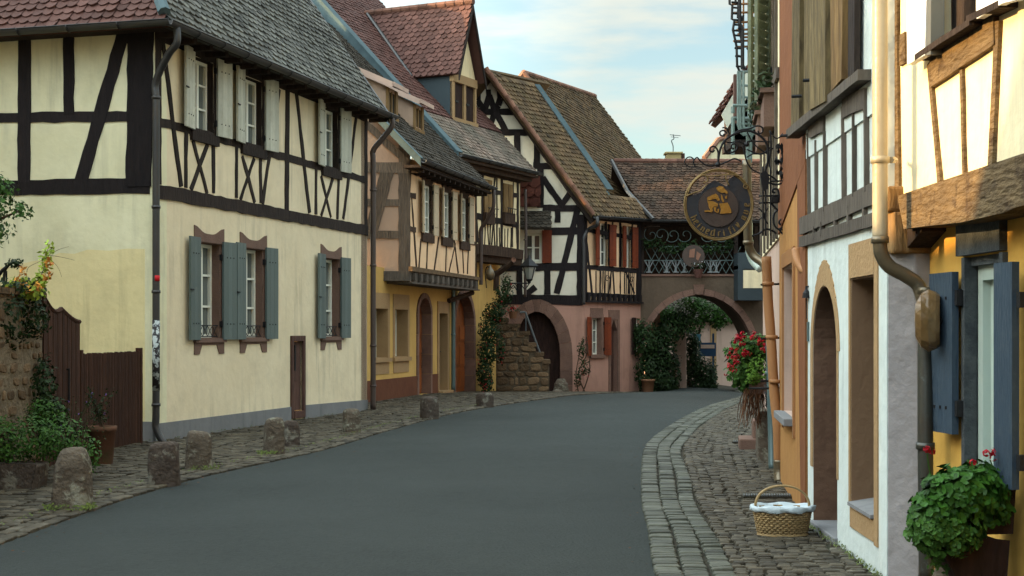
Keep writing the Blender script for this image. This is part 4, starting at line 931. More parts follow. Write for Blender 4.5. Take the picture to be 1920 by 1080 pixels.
for i in range(n_): tube(mb, [fd.w(W / 2, zr + .02, oh + .04 - (q + oh) * i / n_), fd.w(W / 2, zr + .035, oh + .04 - (q + oh) * (i + 1) / n_ - .04)], .10, 8, .08, rv=R())
mb.build('ridge', M['ridge'], HC)
mb = MB(); tube(mb, [fd.w(-.14, zt - .0, -rr_(zt) - .0) , fd.w(W / 2 - .05, zr, -rr_(zr) + .1)], .05, 6); mb.build('valley_flashing', M['zinc_dark'], HC)
# ================================================ HOUSE 4: pink and cream framed house at the bend
HD = thing('house', 'framed gable house with pink ground floor, black timber and red shutters beside the arch', 'house', (2.2, 43.5, -.3))
g1_ = Fac(2.2, 43.5, -1, -.02); s1_ = Fac(2.2, 43.5, .73, 1); LD = s1_.su(1201); zD = 2.55; zDe = 5.15
T2b = (930, 360, 2.7); T1b = (880, 100, 3.1778)
ga0, ga1 = g1_.su(1051), g1_.su(962); ah = arch(ga0, ga1, -.45, .95, 1.35)
mb = MB(); wall(mb, g1_, rect(-.01, 5.5, -.6, zD), [arch(ga0, ga1, -.59, .85, 1.35)], .5)
hol = [rect(s1_.su(1110), s1_.su(1127), -.3 + 1.15, 2.0), rect(s1_.su(1144), s1_.su(1157), -.5, 1.95), rect(s1_.su(1190), s1_.su(1200), .85, 2.0)]
wall(mb, s1_, rect(0, LD, -.6, zD), hol, .4); mb.build('wall', M['pink'], HD)
arch_trim(g1_, ga0, ga1, -.55, .85, 1.35, .38, M['sandstone'], HD, .03, .3, 13)
plank_door(g1_, ga0, ga1, -.5, .85, 1.3, M['door_dark'], HD, .3, 9)
# ground floor openings on the street side
a, b = hol[0][0][0], hol[0][1][0]; surround(s1_, a, b, .85, 2.0, .12, M['sandstone'], HD, .02, .2, sill=.1)
m2 = MB(); fbox(m2, s1_, a - .1, b + .1, 2.12, 2.3, -.02, .02); m2.build('window_surround', M['sandstone'], HD)
window(s1_, a + .012, b - .012, .862, 1.988, HD, .15, (1, 2), fr=.05)
shutter(s1_, a - .13, -1, .26, .83, 2.02, M['sh_red'], HD, ang=10, boards=2, catch=False); shutter(s1_, b + .13, 1, .30, .83, 2.02, M['sh_red'], HD, ang=10, boards=2, catch=False)
a, b = hol[1][0][0], hol[1][1][0]
mb = MB(); fbox(mb, s1_, a - .1, a, -.5, 2.25, -.3, .03); fbox(mb, s1_, b, b + .12, -.5, 2.25, -.3, .03); fbox(mb, s1_, a, b, 1.95, 2.25, -.3, .03)
fprism(mb, s1_, [(a, 1.96), (a, 1.6), ((a + b) / 2, 1.95)], -.2, .01); fprism(mb, s1_, [(b, 1.96), (b, 1.6), ((a + b) / 2, 1.95)], -.2, .01); mb.build('door_surround', M['sandstone'], HD)
plank_door(s1_, a, b, -.49, 1.94, 0, M['door_old'], HD, .15, 2)
a, b = hol[2][0][0], hol[2][1][0]
window(s1_, a + .01, b - .01, .86, 1.99, HD, .1, (1, 1), fr=.05); shutter(s1_, a - .02, -1, .28, .83, 2.02, M['door_dark'], HD, ang=8, boards=2, catch=False)
# upper storey
mb = MB(); pkz = 9.45; pkx = g1_.su(912)
wx0 = g1_.su(1015); wx1 = g1_.su(985); wz0, wz1 = g1_.st(1000, 490)[1], g1_.st(1000, 438)[1]
wall(mb, g1_, [(0, zD), (5.5, zD), (5.5, 6.6), (pkx, pkz), (0, zDe + .13)], [rect(wx0, wx1, wz0, wz1)], .35)
uw4 = [(1122, 1140), (1172, 1183)]; uz0, uz1 = 3.62, 4.95
hol = [rect(s1_.su(p), s1_.su(q), uz0, uz1) for p, q in uw4]
mb.build('wall', M['offwhite'], HD)
mb = MB(); wall(mb, s1_, rect(0, LD, zD, zDe + .1), hol, .3); mb.build('wall', M['peach'], HD)
mb = MB()
beams(mb, g1_, T2b, [(40, 543, 440, 548, .30), (30, 382, 420, 378, .24), (260, 200, 420, 198, .22), (236, 80, 430, 84, .20), (260, 185, 260, 520, .20), (120, 380, 120, 520, .18), (410, 95, 308, 515, .19),
    (312, 88, 312, 155, .18), (200, 480, 150, 520, .2)], o1=.02)
beams(mb, g1_, T1b, [(435, 740, 556, 912, .19), (548, 908, 607, 818, .17)], o1=.024)
hewn(mb, g1_, (.10, zD), (.10, zDe), .24, o1=.025)
beams(mb, g1_, T1b, [(50, 350, 270, 348, .20), (150, 470, 370, 472, .20), (380, 670, 520, 672, .20), (286, 470, 286, 620, .20), (402, 520, 402, 670, .20), (425, 670, 425, 920, .20), (100, 240, 130, 238, .22), (118, 250, 90, 345, .18), (118, 250, 150, 345, .18),
    (150, 350, 122, 440, .18), (155, 350, 222, 470, .18)], o1=.02)
# curved braces in the gable top
for pts in ([(66, 190), (48, 235), (50, 280), (70, 315), (95, 345)], [(165, 185), (183, 225), (184, 270), (172, 310), (150, 345)]):
    q = [g1_.st(880 + x / 3.1778, 100 + y / 3.1778) for x, y in pts]
    for i in range(len(q) - 1): hewn(mb, g1_, q[i], q[i + 1], .19, o1=.022, step=2)
mb.build('timber_frame', M['timber_black'], HD)
mb = MB()
T = T2b
hewn(mb, s1_, (0, zDe - .02), (LD, zDe - .02), .2); hewn(mb, s1_, (.05, zD), (.05, zDe), .2, o1=.03); hewn(mb, s1_, (LD - .1, zD), (LD - .1, zDe), .22, o1=.03)
beams(mb, s1_, T, [(445, 190, 735, 240, .13), (445, 378, 735, 402, .14), (445, 517, 735, 532, .12), (452, 205, 485, 515, .08), (505, 400, 505, 515, .05), (590, 150, 575, 400, .07), (600, 240, 570, 515, .06), (628, 400, 628, 520, .05), (580, 230, 598, 520, .06), (715, 240, 712, 525, .09), (690, 210, 720, 400, .05), (610, 170, 600, 230, .06), (690, 160, 680, 230, .06), (555, 150, 560, 240, .1), (628, 150, 628, 380, .12),
    (655, 400, 700, 515, .06), (530, 400, 528, 515, .04), (545, 400, 548, 515, .04), (650, 400, 650, 515, .04), (672, 400, 672, 515, .04)])
for (p, q) in uw4:
    s0, s1 = s1_.su(p), s1_.su(q); fbox(mb, s1_, s0 - .06, s0, uz0, uz1, -.15, .02); fbox(mb, s1_, s1, s1 + .06, uz0, uz1, -.15, .02)
# little joist ends under the storey
for i in range(11): fbox(mb, s1_, .1 + i * LD / 11, .1 + i * LD / 11 + .13, zD - .02, zD + .2, .0, .10)
fbox(mb, s1_, 0, LD, zD - .08, zD - .02, -.1, .12)
mb.build('timber_frame', M['timber_black'], HD)
for (p, q), wr in zip(uw4, (.30, .26)):
    s0, s1 = s1_.su(p), s1_.su(q); window(s1_, s0, s1, uz0, uz1, HD, .1, (1, 2), fr=.05)
    shutter(s1_, s0 - .02, -1, .34, uz0, uz1 - .02, M['sh_red'], HD, ang=16, boards=2, catch=False); shutter(s1_, s1 + .02, 1, wr, uz0, uz1 - .02, M['sh_red'], HD, ang=12, boards=2, catch=False)
    g = MB(); 
    for x in range(5): xx = s0 - .1 + (s1 - s0 + .1) * x / 4; tube(g, [s1_.w(xx, uz0 - .9, .10), s1_.w(xx, uz0 - .15, .12)], .012, 4)
    tube(g, [s1_.w(s0 - .1, uz0 - .15, .12), s1_.w(s1 + .1, uz0 - .15, .12)], .014, 4); tube(g, spiral(s1_, ((s0 + s1) / 2, uz0 - .4), .13, .02, 0, 1.3, 16, .15), .012, 4); g.build('window_grille', M['iron'], HD)
# gable window with canopy and shutter
window(g1_, wx0, wx1, wz0, wz1, HD, .08, (1, 1), fr=.06)
mb = MB(); panel(mb, g1_.w(wx0 - .32, 0, .02), g1_.e, g1_.n, .30, wz0 - .05, wz1 + .1, .04, 2); mb.build('shutter', M['sh_red'], HD)
ca = g1_.w(g1_.su(1032), g1_.st(1032, 430)[1], .75); cb = g1_.w(g1_.su(968), ca.z, .75); cd = g1_.w(g1_.su(968), g1_.st(1000, 396)[1], .02); cc = g1_.w(g1_.su(1032), cd.z, .02)
roof3('canopy', HD, M['tile_dark'], ca, cb, cd, [ca, cb, cd, cc], expo=.15, tw=.17, lift=.03, slab=.07)
# dark red tile patch hung on the gable beside the bay
q0 = g1_.st(1013, 388); q1 = g1_.st(960, 330)
roof3('tile_hanging', HD, M['tile_wine'], g1_.w(q0[0], q0[1], .14), g1_.w(q1[0], q0[1], .14), g1_.w(q1[0], q1[1], .05), [g1_.w(q0[0], q0[1], .14), g1_.w(q1[0], q0[1], .14), g1_.w(q1[0], q1[1], .05), g1_.w(q0[0], q1[1], .05)], expo=.3, tw=.36, lift=.05, slab=.04)
# roofs
def Q(u, v, d): return P(u, v, d)
eA = s1_.w(-.25, zDe + .05, .45); eA = Q(1113, 404, 42.9); eB = Q(1219, 411, 46.2)
pk = Q(912, 132, 42.9)
lr = (eB - eA); 
nrm1 = (eB - eA).cross(pk - eA)
def on1(u, v):
    r = Vector(((u - CU) / F, 1, (HV - v) / F)); o = Vector((0, 0, CH)); return o + r * ((eA - o).dot(nrm1) / r.dot(nrm1))
roof3('roof', HD, M['tile_brown'], eA, eB, pk, [eA, eB, eB + (pk - eA) * .16, eA + (pk - eA) * .16], expo=.17, tw=.19, lift=.035)
q0_ = eA + (pk - eA) * .16; roof3('roof', HD, M['tile_brown'], q0_, q0_ + (eB - eA), pk, [q0_, q0_ + (eB - eA) * .47, on1(1138, 357), on1(1001, 159), pk], expo=.17, tw=.19, lift=.035)
n1_ = nrm1.normalized(); n1_ = n1_ if n1_.z > 0 else -n1_
mb = MB(); a, b = on1(1000, 160) + n1_ * .05, on1(1136, 357) + n1_ * .05; prism3(mb, [a, b, b + Vector((.20, .1, 0)), a + Vector((.16, .1, 0))], n1_, .02); mb.build('valley_flashing', M['copper'], HD)
mb = MB(); opk = pk + (eB - eA)
prism3(mb, [pk, opk, opk + Vector((-4, 0, -5.2)), pk + Vector((-4, 0, -5.2))], Vector((-.7, 0, .7)), .1); mb.build('roof', M['tile_brown'], HD)
# verge: clay edge tiles, sunlight put into their warm colour
mb = MB(); n = 26; vdir = (pk - eA)
for i in range(n):
    a = eA + vdir * (i / n) + Vector((0, -.03, .02)); b = eA + vdir * ((i + 1.12) / n) + Vector((0, -.03, .055)); tube(mb, [a, b], .06, 8, .075, rv=R())
mb.build('verge_tiles', M['tile_orange'], HD)
mb = MB(); hewn(mb, g1_, (-.25, zDe - .25), (pkx, pkz + .05), .16, 0, .38, .003, step=9); mb.build('verge_board', M['timber'], HD)
gd = Vector((s1_.n.x, s1_.n.y, 0)) * .06; gutter(HD, eA + gd - Vector((0, 0, .02)), eB + gd - Vector((0, 0, .02)), .08, M['zinc_dark'])
dn = Vector(g1_.w(.02, 0, .16)); e0_ = eA + gd
pipe(HD, [e0_ + Vector((.05, 0, -.05)), e0_ + Vector((.05, 0, -.3)), Vector(((e0_.x + dn.x) / 2, dn.y, zDe - .45)), dn + Vector((0, 0, zDe - .75)), dn + Vector((0, 0, 4)), dn + Vector((0, 0, 3)), dn + Vector((0, 0, 2.4))], .055, M['zinc_dark'])
# second, taller roof behind (its own slope and verge)
e2a = Q(1139, 372, 47.0); e2b = Q(1222, 409, 51); r2a = Q(982, 136, 48.2); r2b = Q(1114, 180, 53.0)
nrm = (e2b - e2a).cross(r2a - e2a)
def onp(u, v):
    r = Vector(((u - CU) / F, 1, (HV - v) / F)); o = Vector((0, 0, CH)); return o + r * ((e2a - o).dot(nrm) / r.dot(nrm))
pp = [onp(1136, 366), onp(1150, 405), onp(1230, 412), onp(1205, 300), onp(1115, 180), r2a]
HF = thing('house', 'long mossy brown roofed house rising behind the framed gable', 'house', (4.5, 48.5, -.4))
roof3('roof', HF, M['tile_brown'], e2a, e2b, r2a, pp, expo=.17, tw=.19, lift=.035)
mb = MB(); n = 26
for i in range(n):
    a = r2a + (onp(1115, 180) - r2a) * (i / n); b = r2a + (onp(1115, 180) - r2a) * ((i + 1.1) / n); tube(mb, [a, b], .10, 8, .09, rv=R())
n = 22
for i in range(6):
    a = r2a + (e2a - r2a) * (i / n); b = r2a + (e2a - r2a) * ((i + 1.1) / n); tube(mb, [b, a], .09, 8, .10, rv=R())
mb.build('ridge', M['tile_orange'], HF)
mb = MB(); a = r2a + (e2a - r2a) * .16; b = e2a + (e2a - r2a) * .05
nn = nrm.normalized(); nn = nn if nn.z > 0 else -nn
prism3(mb, [a - Vector((.12, 0, .05)), b - Vector((.12, 0, .05)), b + Vector((.12, 0, .02)), a + Vector((.12, 0, .02))], nn, .03); mb.build('valley_flashing', M['copper'], HF)
# gable wall and back slope
lb = Q(962, 152, 48.2)
mb = MB(); w_l = r2a + Vector((-3.6, .2, -4.6)); prism3(mb, [r2a - Vector((0, -.1, .12)), e2a + Vector((0, .3, -.12)), Vector((e2a.x, e2a.y + .3, -.5)), Vector((w_l.x, w_l.y + .3, -.5)), w_l + Vector((.1, .3, -.1))], Vector((0, 1, 0)), .3); 
prism3(mb, [Vector((e2b.x - .4, e2b.y, -.5)), Vector((e2a.x - .3, e2a.y + .3, -.5)), Vector((e2a.x - .3, e2a.y + .3, e2a.z - .2)), Vector((e2b.x - .4, e2b.y, e2b.z - .2))], Vector((-.6, .6, 0)), .3)
mb.build('wall', M['offwhite'], HF)
r2e = onp(1115, 180)
roof3('roof', HF, M['tile_brown'], w_l, w_l + (r2e - r2a), r2a, [w_l, w_l + (r2e - r2a), r2e, r2a], expo=.3, tw=.3, lift=.035)
mb = MB(); n = 14; 
for i in range(n): tube(mb, [r2a + (w_l - r2a) * ((i + 1.1) / n) * .5, r2a + (w_l - r2a) * (i / n) * .5], .09, 6, .1, rv=R())
mb.build('verge_tiles', M['tile_orange'], HF)
mb = MB(); prism3(mb, [r2e, onp(1205, 300), onp(1230, 412) , w_l + (r2e - r2a)], Vector((.3, 1, 0)), .2); mb.build('wall', M['offwhite'], HF)
mb = MB(); wall(mb, Fac(4.75, 49.5, .02, 1), rect(0, 16, -.9, 5.5), [], .4); mb.build('wall', M['paleplaster'], HF)  # added side wall that keeps the sun off the walls beyond the arch
# ================================================ BRIDGE HOUSE over the arch
HE = thing('gatehouse', 'roofed passage with open iron gallery over a round archway', 'gatehouse', (6, 46.2, -.4))
fe = Fac(4.1, 46.25, 1, .0); se1 = fe.su(1432)
ia0, ia1 = fe.su(1207), fe.su(1413); zsp = .85
crz = fe.st(1310, 552)[1]
mb = MB(); ztop = fe.st(1300, 518)[1]
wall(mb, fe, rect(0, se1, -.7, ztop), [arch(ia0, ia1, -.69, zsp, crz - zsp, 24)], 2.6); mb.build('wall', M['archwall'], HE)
arch_trim(fe, ia0, ia1, -.65, zsp, crz - zsp, .20, M['sandstone'], HE, .04, .5, 17, 'arch_stones')
mb = MB(); kx = (ia0 + ia1) / 2; fprism(mb, fe, [(kx - .13, crz), (kx + .13, crz), (kx + .18, crz + .32), (kx - .18, crz + .32)], -.3, .09); mb.build('keystone', M['sandstone'], HE)
mb = MB(); fbox(mb, fe, 0, se1, ztop, ztop + .07, -.6, .05); mb.build('parapet_coping', M['sandstone'], HE)
zg = fe.st(1300, 412)[1]
mb = MB()
for u0, u1 in ((1202, 1208), (1376, 1384), (1424, 1432)): fbox(mb, fe, fe.su(u0), fe.su(u1), ztop + .07, zg, -.2, .0)
fbox(mb, fe, 0, se1, zg - .18, zg, -.3, .02); fbox(mb, fe, 0, .1, ztop + .07, zg, -2.5, -.3)
mb.build('gallery_frame', M['timber'], HE)
mb = MB(); fbox(mb, fe, 0, se1, ztop, zg, -3.2, -3.0); fbox(mb, fe, 0, se1, ztop - .3, ztop - .1, -3.2, -.6); fbox(mb, fe, se1 - .2, se1, ztop, zg, -3.0, -.6); mb.build('gallery_back_wall', M['timber_brown'], HE)
mb = MB(); u = 1208
while u < 1380:
    a = fe.su(u); b = fe.su(u + 28); za, zb = ztop + .1, fe.st(1300, 462)[1]
    tube(mb, [fe.w(a, za, -.08), fe.w(b, zb, -.08)], .011, 4); tube(mb, [fe.w(b, za, -.10), fe.w(a, zb, -.10)], .011, 4); u += 14
for v in (462, 488): z = fe.st(1300, v)[1]; tube(mb, [fe.w(.1, z, -.09), fe.w(fe.su(1380), z, -.09)], .016, 5)
for u in (1222, 1240, 1262, 1286, 1330, 1356):
    tube(mb, spiral(fe, (fe.su(u), fe.st(u, 440)[1]), .26, .04, R() * 6, 1.1, 16, -.12), .013, 4)
mb.build('iron_lattice', M['iron_teal'], HE)
mb = MB()
for u in (1217, 1250, 1267, 1283, 1332, 1343):
    s_ = fe.su(u); z0 = ztop + .1
    for k_ in (-1, 0, 1): 
        for q in range(2): tube(mb, [fe.w(s_ + k_ * .03, z0 + .02 + q * .02, .0), fe.w(s_ + k_ * .02, z0 + .18, .02), fe.w(s_ + k_ * .14 + (q - .5) * .04, z0 + .42, 0)], .016, 5, .008)
    tube(mb, [fe.w(s_ - .1, z0 + .03, .01), fe.w(s_ + .1, z0 + .03, .01)], .02, 5)
mb.build('white_finial', M['finial'], HE)
# roof over the gallery
ra = Q(1150, 410, 45.9); rb = Q(1432, 412, 45.9); rc = Q(1150, 303, 48.6); rd = Q(1432, 303, 48.6)
nrm2 = (rb - ra).cross(rc - ra)
def onr(u, v):
    r = Vector(((u - CU) / F, 1, (HV - v) / F)); o = Vector((0, 0, CH)); return o + r * ((ra - o).dot(nrm2) / r.dot(nrm2))
roof3('roof', HE, M['tile_mix'], ra, rb, rc, [onr(1222, 411), rb, rd, onr(1148, 303)], expo=.15, tw=.17, lift=.03)
mb = MB(); prism3(mb, [rd, onr(1148, 303), onr(1148, 303) + Vector((0, 3, -3)), rd + Vector((0, 3, -3))], Vector((0, .7, .7)), .1); mb.build('roof', M['tile_mix'], HE)
mb = MB(); a, b = onr(1152, 302), rd; n = 24
for i in range(n): tube(mb, [a + (b - a) * (i / n), a + (b - a) * ((i + 1.1) / n)], .10, 8, .085, rv=R())
mb.build('ridge', M['ridge'], HE)
mb = MB(); a, b = onr(1146, 303), onr(1224, 413); mid = onr(1176, 360)
tube(mb, [a + Vector((0, -.1, .02)), mid + Vector((0, -.12, -.0)), b + Vector((0, -.1, .02))], .07, 6); mb.build('valley_flashing', M['zinc_dark'], HE)
gutter(HE, Q(1222, 413, 45.8), Q(1432, 414, 45.8), .07, M['zinc_dark'])
# dark blue oriel with a pale infill at the right of the arch
mb = MB(); fo = Fac(fe.w(fe.su(1384), 0, 0).x, fe.o.y - .9, 1, 0); so0, so1 = fo.su(1384), fo.su(1434)
z0, z1 = fo.st(1400, 563)[1], fo.st(1400, 503)[1]
fbox(mb, fo, so0, so1, z0, z0 + .38, -.9, 0); fbox(mb, fo, so0, so0 + .16, z0 + .38, z1 + .1, -.9, .002); fbox(mb, fo, so0, so1, z1 - .02, z1 + .5, -.9, .0); fbox(mb, fo, so0 + .16, so1, z0 + .38, z1 - .02, -.9, -.06)
mb.build('oriel', M['cheek'], HE)
mb = MB(); fbox(mb, fo, so0 + .16, so1 - .02, z0 + .39, z1 - .06, -.06, -.01); mb.build('oriel_panel', M['upper_cream'], HE)
# chimney with bent antenna behind the ridge
ch = thing('chimney', 'ochre brick chimney with a bent aerial behind the archway roof', 'chimney', P(1262, 310, 53))
mb = MB(); c = P(1262, 316, 53); box(mb, c, .55, .55, .52, 0); box(mb, c + Vector((0, 0, .52)), .66, .66, .07, 0); mb.build('shaft', plaster('chimney_render', (.33, .25, .12)), ch, bevel=.015)
mb = MB(); box(mb, c + Vector((.36, 0, .05)), .12, .3, .5, 0); mb.build('flue', M['door_old'], ch)
mb = MB(); t = c + Vector((0, 0, .59)); tube(mb, smooth_path([t, t + Vector((0, 0, .25)), t + Vector((-.06, 0, .45)), t + Vector((.03, 0, .52)), t + Vector((0, 0, .68))]), .02, 6); tube(mb, [t + Vector((-.12, 0, .67)), t + Vector((.28, 0, .63))], .014, 5); tube(mb, [t + Vector((-.08, 0, .59)), t + Vector((.2, 0, .56))], .010, 5); mb.build('aerial', M['zinc'], ch)
lit = thing('house', 'distant house with a bright ochre wall catching the sun behind the iron sign', 'house', (9, 62, -.7))
mb = MB(); pz = [P(1322, 320, 62), P(1322, 296, 62), P(1352, 258, 62), P(1388, 243, 62), P(1440, 262, 62), P(1440, 330, 62)]
pz = [Vector((p.x, p.y - (p.x - 8) * -.9, p.z)) for p in pz]; pz[0].z = -.7; pz[-1].z = -.7; prism3(mb, pz, Vector((.67, .74, 0)), 2.5); mb.build('wall', M['upper_cream'], lit)
mb = MB(); 
for a, b in ((1, 2), (2, 3), (3, 4)): tube(mb, [pz[a] + Vector((0, -.05, .03)), pz[b] + Vector((0, -.05, .03))], .12, 6)
mb.build('roof_edge', M['tile_orange'], lit)
# beyond the arch
hb = thing('house', 'pale pink house seen through the archway with low tiled roof', 'house', (7, 57, -.6))
mb = MB(); a, b = P(1276, 740, 57), P(1440, 740, 57); fb = Fac(a.x, a.y, 1, 0); wall(mb, fb, rect(-2, b.x - a.x, -.9, fb.st(1350, 598)[1]), [], .3); mb.build('wall', M['paleplaster'], hb)
mb = MB(); wall(mb, fb, rect(fb.su(1332), fb.su(1343), -.9, 2.0), [], .1, .06); mb.build('pilaster', M['ochre_stone'], hb)
z = fb.st(1350, 600)[1]; a = fb.w(-2, z, .35); b = fb.w(b.x - a.x - 2, z, .35); roof3('roof', hb, M['tile_dark'], a, b, a + Vector((0, 2.4, 1.5)), [a, b, b + Vector((0, 2.4, 1.5)), a + Vector((0, 2.4, 1.5))], expo=.15, tw=.17, lift=.03)
gp = thing('gate_pillar', 'pale weathered pillar among the vines inside the archway', 'pillar', P(1274, 740, 49.5))
mb = MB(); c = P(1274, 743, 49.5); box(mb, (c.x, c.y, c.z - .3), .42, .42, 2.7, .1, top=.93); box(mb, (c.x, c.y, c.z + 2.4), .5, .5, .1, .1); mb.build('pillar', M['paleplaster'], gp, bevel=.02)
lbx = thing('notice_board', 'dark blue notice case with pale strip on a post beyond the archway', 'board', P(1326, 738, 52))
mb = MB(); c = P(1326, 738, 52); box(mb, (c.x + .22, c.y, c.z - .2), .07, .07, 2.4); mb.build('post', M['blue'], lbx)
mb = MB(); box(mb, (c.x, c.y - .05, P(0, 668, 52).z), .62, .12, .50); mb.build('case', M['blue'], lbx, bevel=.01)
mb = MB(); box(mb, (c.x, c.y - .12, P(0, 653, 52).z), .5, .03, .13); mb.build('panel', M['paleplaster'], lbx)
mb = MB(); c2 = P(1308, 640, 52); box(mb, (c2.x, c2.y, c2.z), .22, .06, .26, 0); mb.build('plate', mat('teal_enamel', (.04, .16, .22), .4), lbx)
# ================================================ RIGHT SIDE
# ---- white house
HW = thing('house', 'white lime washed house with brown arched doorway and dark timber upper floor', 'house', (2.36, 8.95, 0))
fw = Fac(2.36, 8.95, .03, 1); LW_ = 2.80
wz = 3.02
wd0, wd1 = fw.su(1570), fw.su(1525); ws0, ws1 = fw.su(1641), fw.su(1596)
lo, hi = min(wd0, wd1), max(wd0, wd1); lo2, hi2 = min(ws0, ws1), max(ws0, ws1)
ztopw = fw.st(1548, 535)[1]; zw_t = fw.st(1618, 518)[1]; zw_b = .42
sill0 = fw.st(1641, 1030)[1]
mb = MB(); wall(mb, fw, rect(0, LW_, -.1, wz), [arch(lo, hi, .02, 1.45, ztopw - 1.45, 18), rect(lo2, hi2, .36, zw_t)], .45); mb.build('wall', M['white'], HW)
wallU = MB(); wall(wallU, fw, rect(0, LW_, wz, 6.2), [], .3, .015); wallU.build('wall', M['white'], HW)
mb = MB(); n = 18; c = (lo + hi) / 2; h = (hi - lo) / 2; rs = ztopw - 1.45
for i in range(n):
    a0, a1 = math.pi * i / n, math.pi * (i + 1) / n; ww = .10 + .10 * math.sin((a0 + a1) / 2) ** 4
    q = [(c + h * math.cos(a0), 1.45 + rs * math.sin(a0)), (c + (h + .10) * math.cos(a0), 1.45 + (rs + ww) * math.sin(a0)), (c + (h + .10) * math.cos(a1), 1.45 + (rs + ww) * math.sin(a1)), (c + h * math.cos(a1), 1.45 + rs * math.sin(a1))]
    fprism(mb, fw, q, -.0, .008)
fbox(mb, fw, hi, hi + .10, .5, 1.45, 0, .008); fbox(mb, fw, lo - .05, lo, .5, 1.45, 0, .007)
mb.build('door_surround', M['ochre_stone'], HW)
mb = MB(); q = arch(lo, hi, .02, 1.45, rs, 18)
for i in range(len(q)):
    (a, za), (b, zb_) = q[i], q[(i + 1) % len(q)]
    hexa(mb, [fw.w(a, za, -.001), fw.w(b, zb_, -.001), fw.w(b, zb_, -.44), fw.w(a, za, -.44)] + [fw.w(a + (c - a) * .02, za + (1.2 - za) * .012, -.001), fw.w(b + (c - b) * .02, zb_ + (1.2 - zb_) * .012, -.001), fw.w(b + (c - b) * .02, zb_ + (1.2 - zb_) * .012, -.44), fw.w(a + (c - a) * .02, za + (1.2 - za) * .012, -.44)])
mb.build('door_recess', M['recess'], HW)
plank_door(fw, lo + .02, hi - .02, .06, 1.45, rs - .03, M['door_dark'], HW, .42, 5)
mb = MB(); fbox(mb, fw, lo - .02, hi + .02, -.1, .07, -.44, .03); mb.build('doorstep', M['plinth'], HW, bevel=.01)
mb = MB()
fbox(mb, fw, lo2 - .10, lo2, .20, zw_t + .24, -.01, .010); fbox(mb, fw, hi2, hi2 + .05, .36, zw_t + .24, -.01, .010); fbox(mb, fw, lo2, hi2, zw_t, zw_t + .24, -.01, .012); fbox(mb, fw, lo2, hi2, .22, .36, -.01, .011)
mb.build('window_surround', M['ochre_stone'], HW)
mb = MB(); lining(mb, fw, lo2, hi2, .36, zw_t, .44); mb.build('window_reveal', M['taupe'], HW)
mb = MB(); hexa(mb, [fw.w(lo2 + .012, .372, -.43), fw.w(hi2 - .012, .372, -.43), fw.w(hi2 - .012, .372, .03), fw.w(lo2 + .012, .372, .03), fw.w(lo2 + .012, .47, -.43), fw.w(hi2 - .012, .47, -.43), fw.w(hi2 - .012, .395, .03), fw.w(lo2 + .012, .395, .03)]); mb.build('window_sill', M['plinth'], HW)
window(fw, lo2 + .012, hi2 - .012, .48, zw_t - .012, HW, .40, (1, 3), fr=.05)
# corner buttress in rough grey render
mb = MB(); x0, y0 = fw.w(0, 0).x, fw.w(0, 0).y
hexa(mb, [Vector((x0 - .004, y0 - .01, -.1)), Vector((x0 + .205, y0 - .16, -.1)), Vector((x0 + .6, y0 - .1, -.1)), Vector((x0 + .6, y0 + .02, -.1)), Vector((x0 + .0, y0 - .01, 2.27)), Vector((x0 + .14, y0 - .10, 2.19)), Vector((x0 + .6, y0 - .05, 2.19)), Vector((x0 + .6, y0 + .02, 2.27))]); mb.build('buttress', M['lavender'], HW, bevel=.012)
# upper timbering
T8w = (1480, 0, 2.4); mb = MB()
beams(mb, fw, T8w, [(60, 1020, 400, 868, .14), (60, 1090, 400, 985, .085), (130, 630, 130, 980, .014), (172, 590, 172, 950, .018), (255, 480, 258, 900, .026), (303, 500, 303, 885, .018), (357, 440, 360, 860, .03), (93, 600, 98, 1000, .014),
    (158, 1000, 160, 1060, .04), (218, 960, 220, 1035, .045), (280, 930, 282, 1010, .05), (348, 900, 350, 980, .05), (125, 1020, 125, 1075, .035)], o1=.03, jit=.004)
beams(mb, fw, T8w, [(104, 590, 172, 555, .12), (258, 485, 360, 440, .14)], o1=.035, jit=.006)
beams(mb, fw, T8w, [(40, 605, 380, 335, .07)], o1=.10, jit=.004, o0=-.01)
mb.build('timber_frame', M['timber_grey'], HW)
# weathered board shutters of the upper windows
def sh_poly(pts, o0, o1, m, name='shutter'):
    mb = MB(); q = [fw.st(1480 + x / 2.4, y / 2.4) for x, y in pts]
    k = 3
    (aT, bT, bB, aB) = q
    for i in range(k):
        f0_, f1_ = i / k + .008, (i + 1) / k - .008; L_ = lambda p, r, t: (p[0] + (r[0] - p[0]) * t, p[1] + (r[1] - p[1]) * t)
        fprism(mb, fw, [L_(aB, bB, f0_), L_(aB, bB, f1_), L_(aT, bT, f1_), L_(aT, bT, f0_)], o0, o1, R())
    return mb.build(name, m, HW)
sh_poly([(60, -400), (92, -400), (88, 570), (48, 615)], .03, .08, M['timber_weather'])
sh_poly([(96, -400), (142, -400), (140, 510), (92, 530)], .02, .05, M['timber_weather'])
sh_poly([(165, -400), (238, -400), (236, 455), (160, 495)], .06, .12, M['timber_weather'])
sh_poly([(242, -400), (312, -400), (300, 355), (250, 410)], .05, .10, M['timber_tan'])
sh_poly([(318, -400), (350, -400), (345, 345), (316, 370)], .04, .08, M['timber'], 'shutter_edge')
mb = MB(); fbox(mb, fw, 0, LW_, 6.2, 6.3, -.3, .3); mb.build('soffit', M['soffit'], HW)
a, b = fw.w(0, 6.25, .45), fw.w(LW_, 6.25, .45); c_, d_ = a + Vector((4, 0, 5)), b + Vector((4, 0, 5))
roof3('roof', HW, M['tile_brown'], a, b, d_, [a, b, d_, c_], expo=.3, tw=.25)
mb = MB()
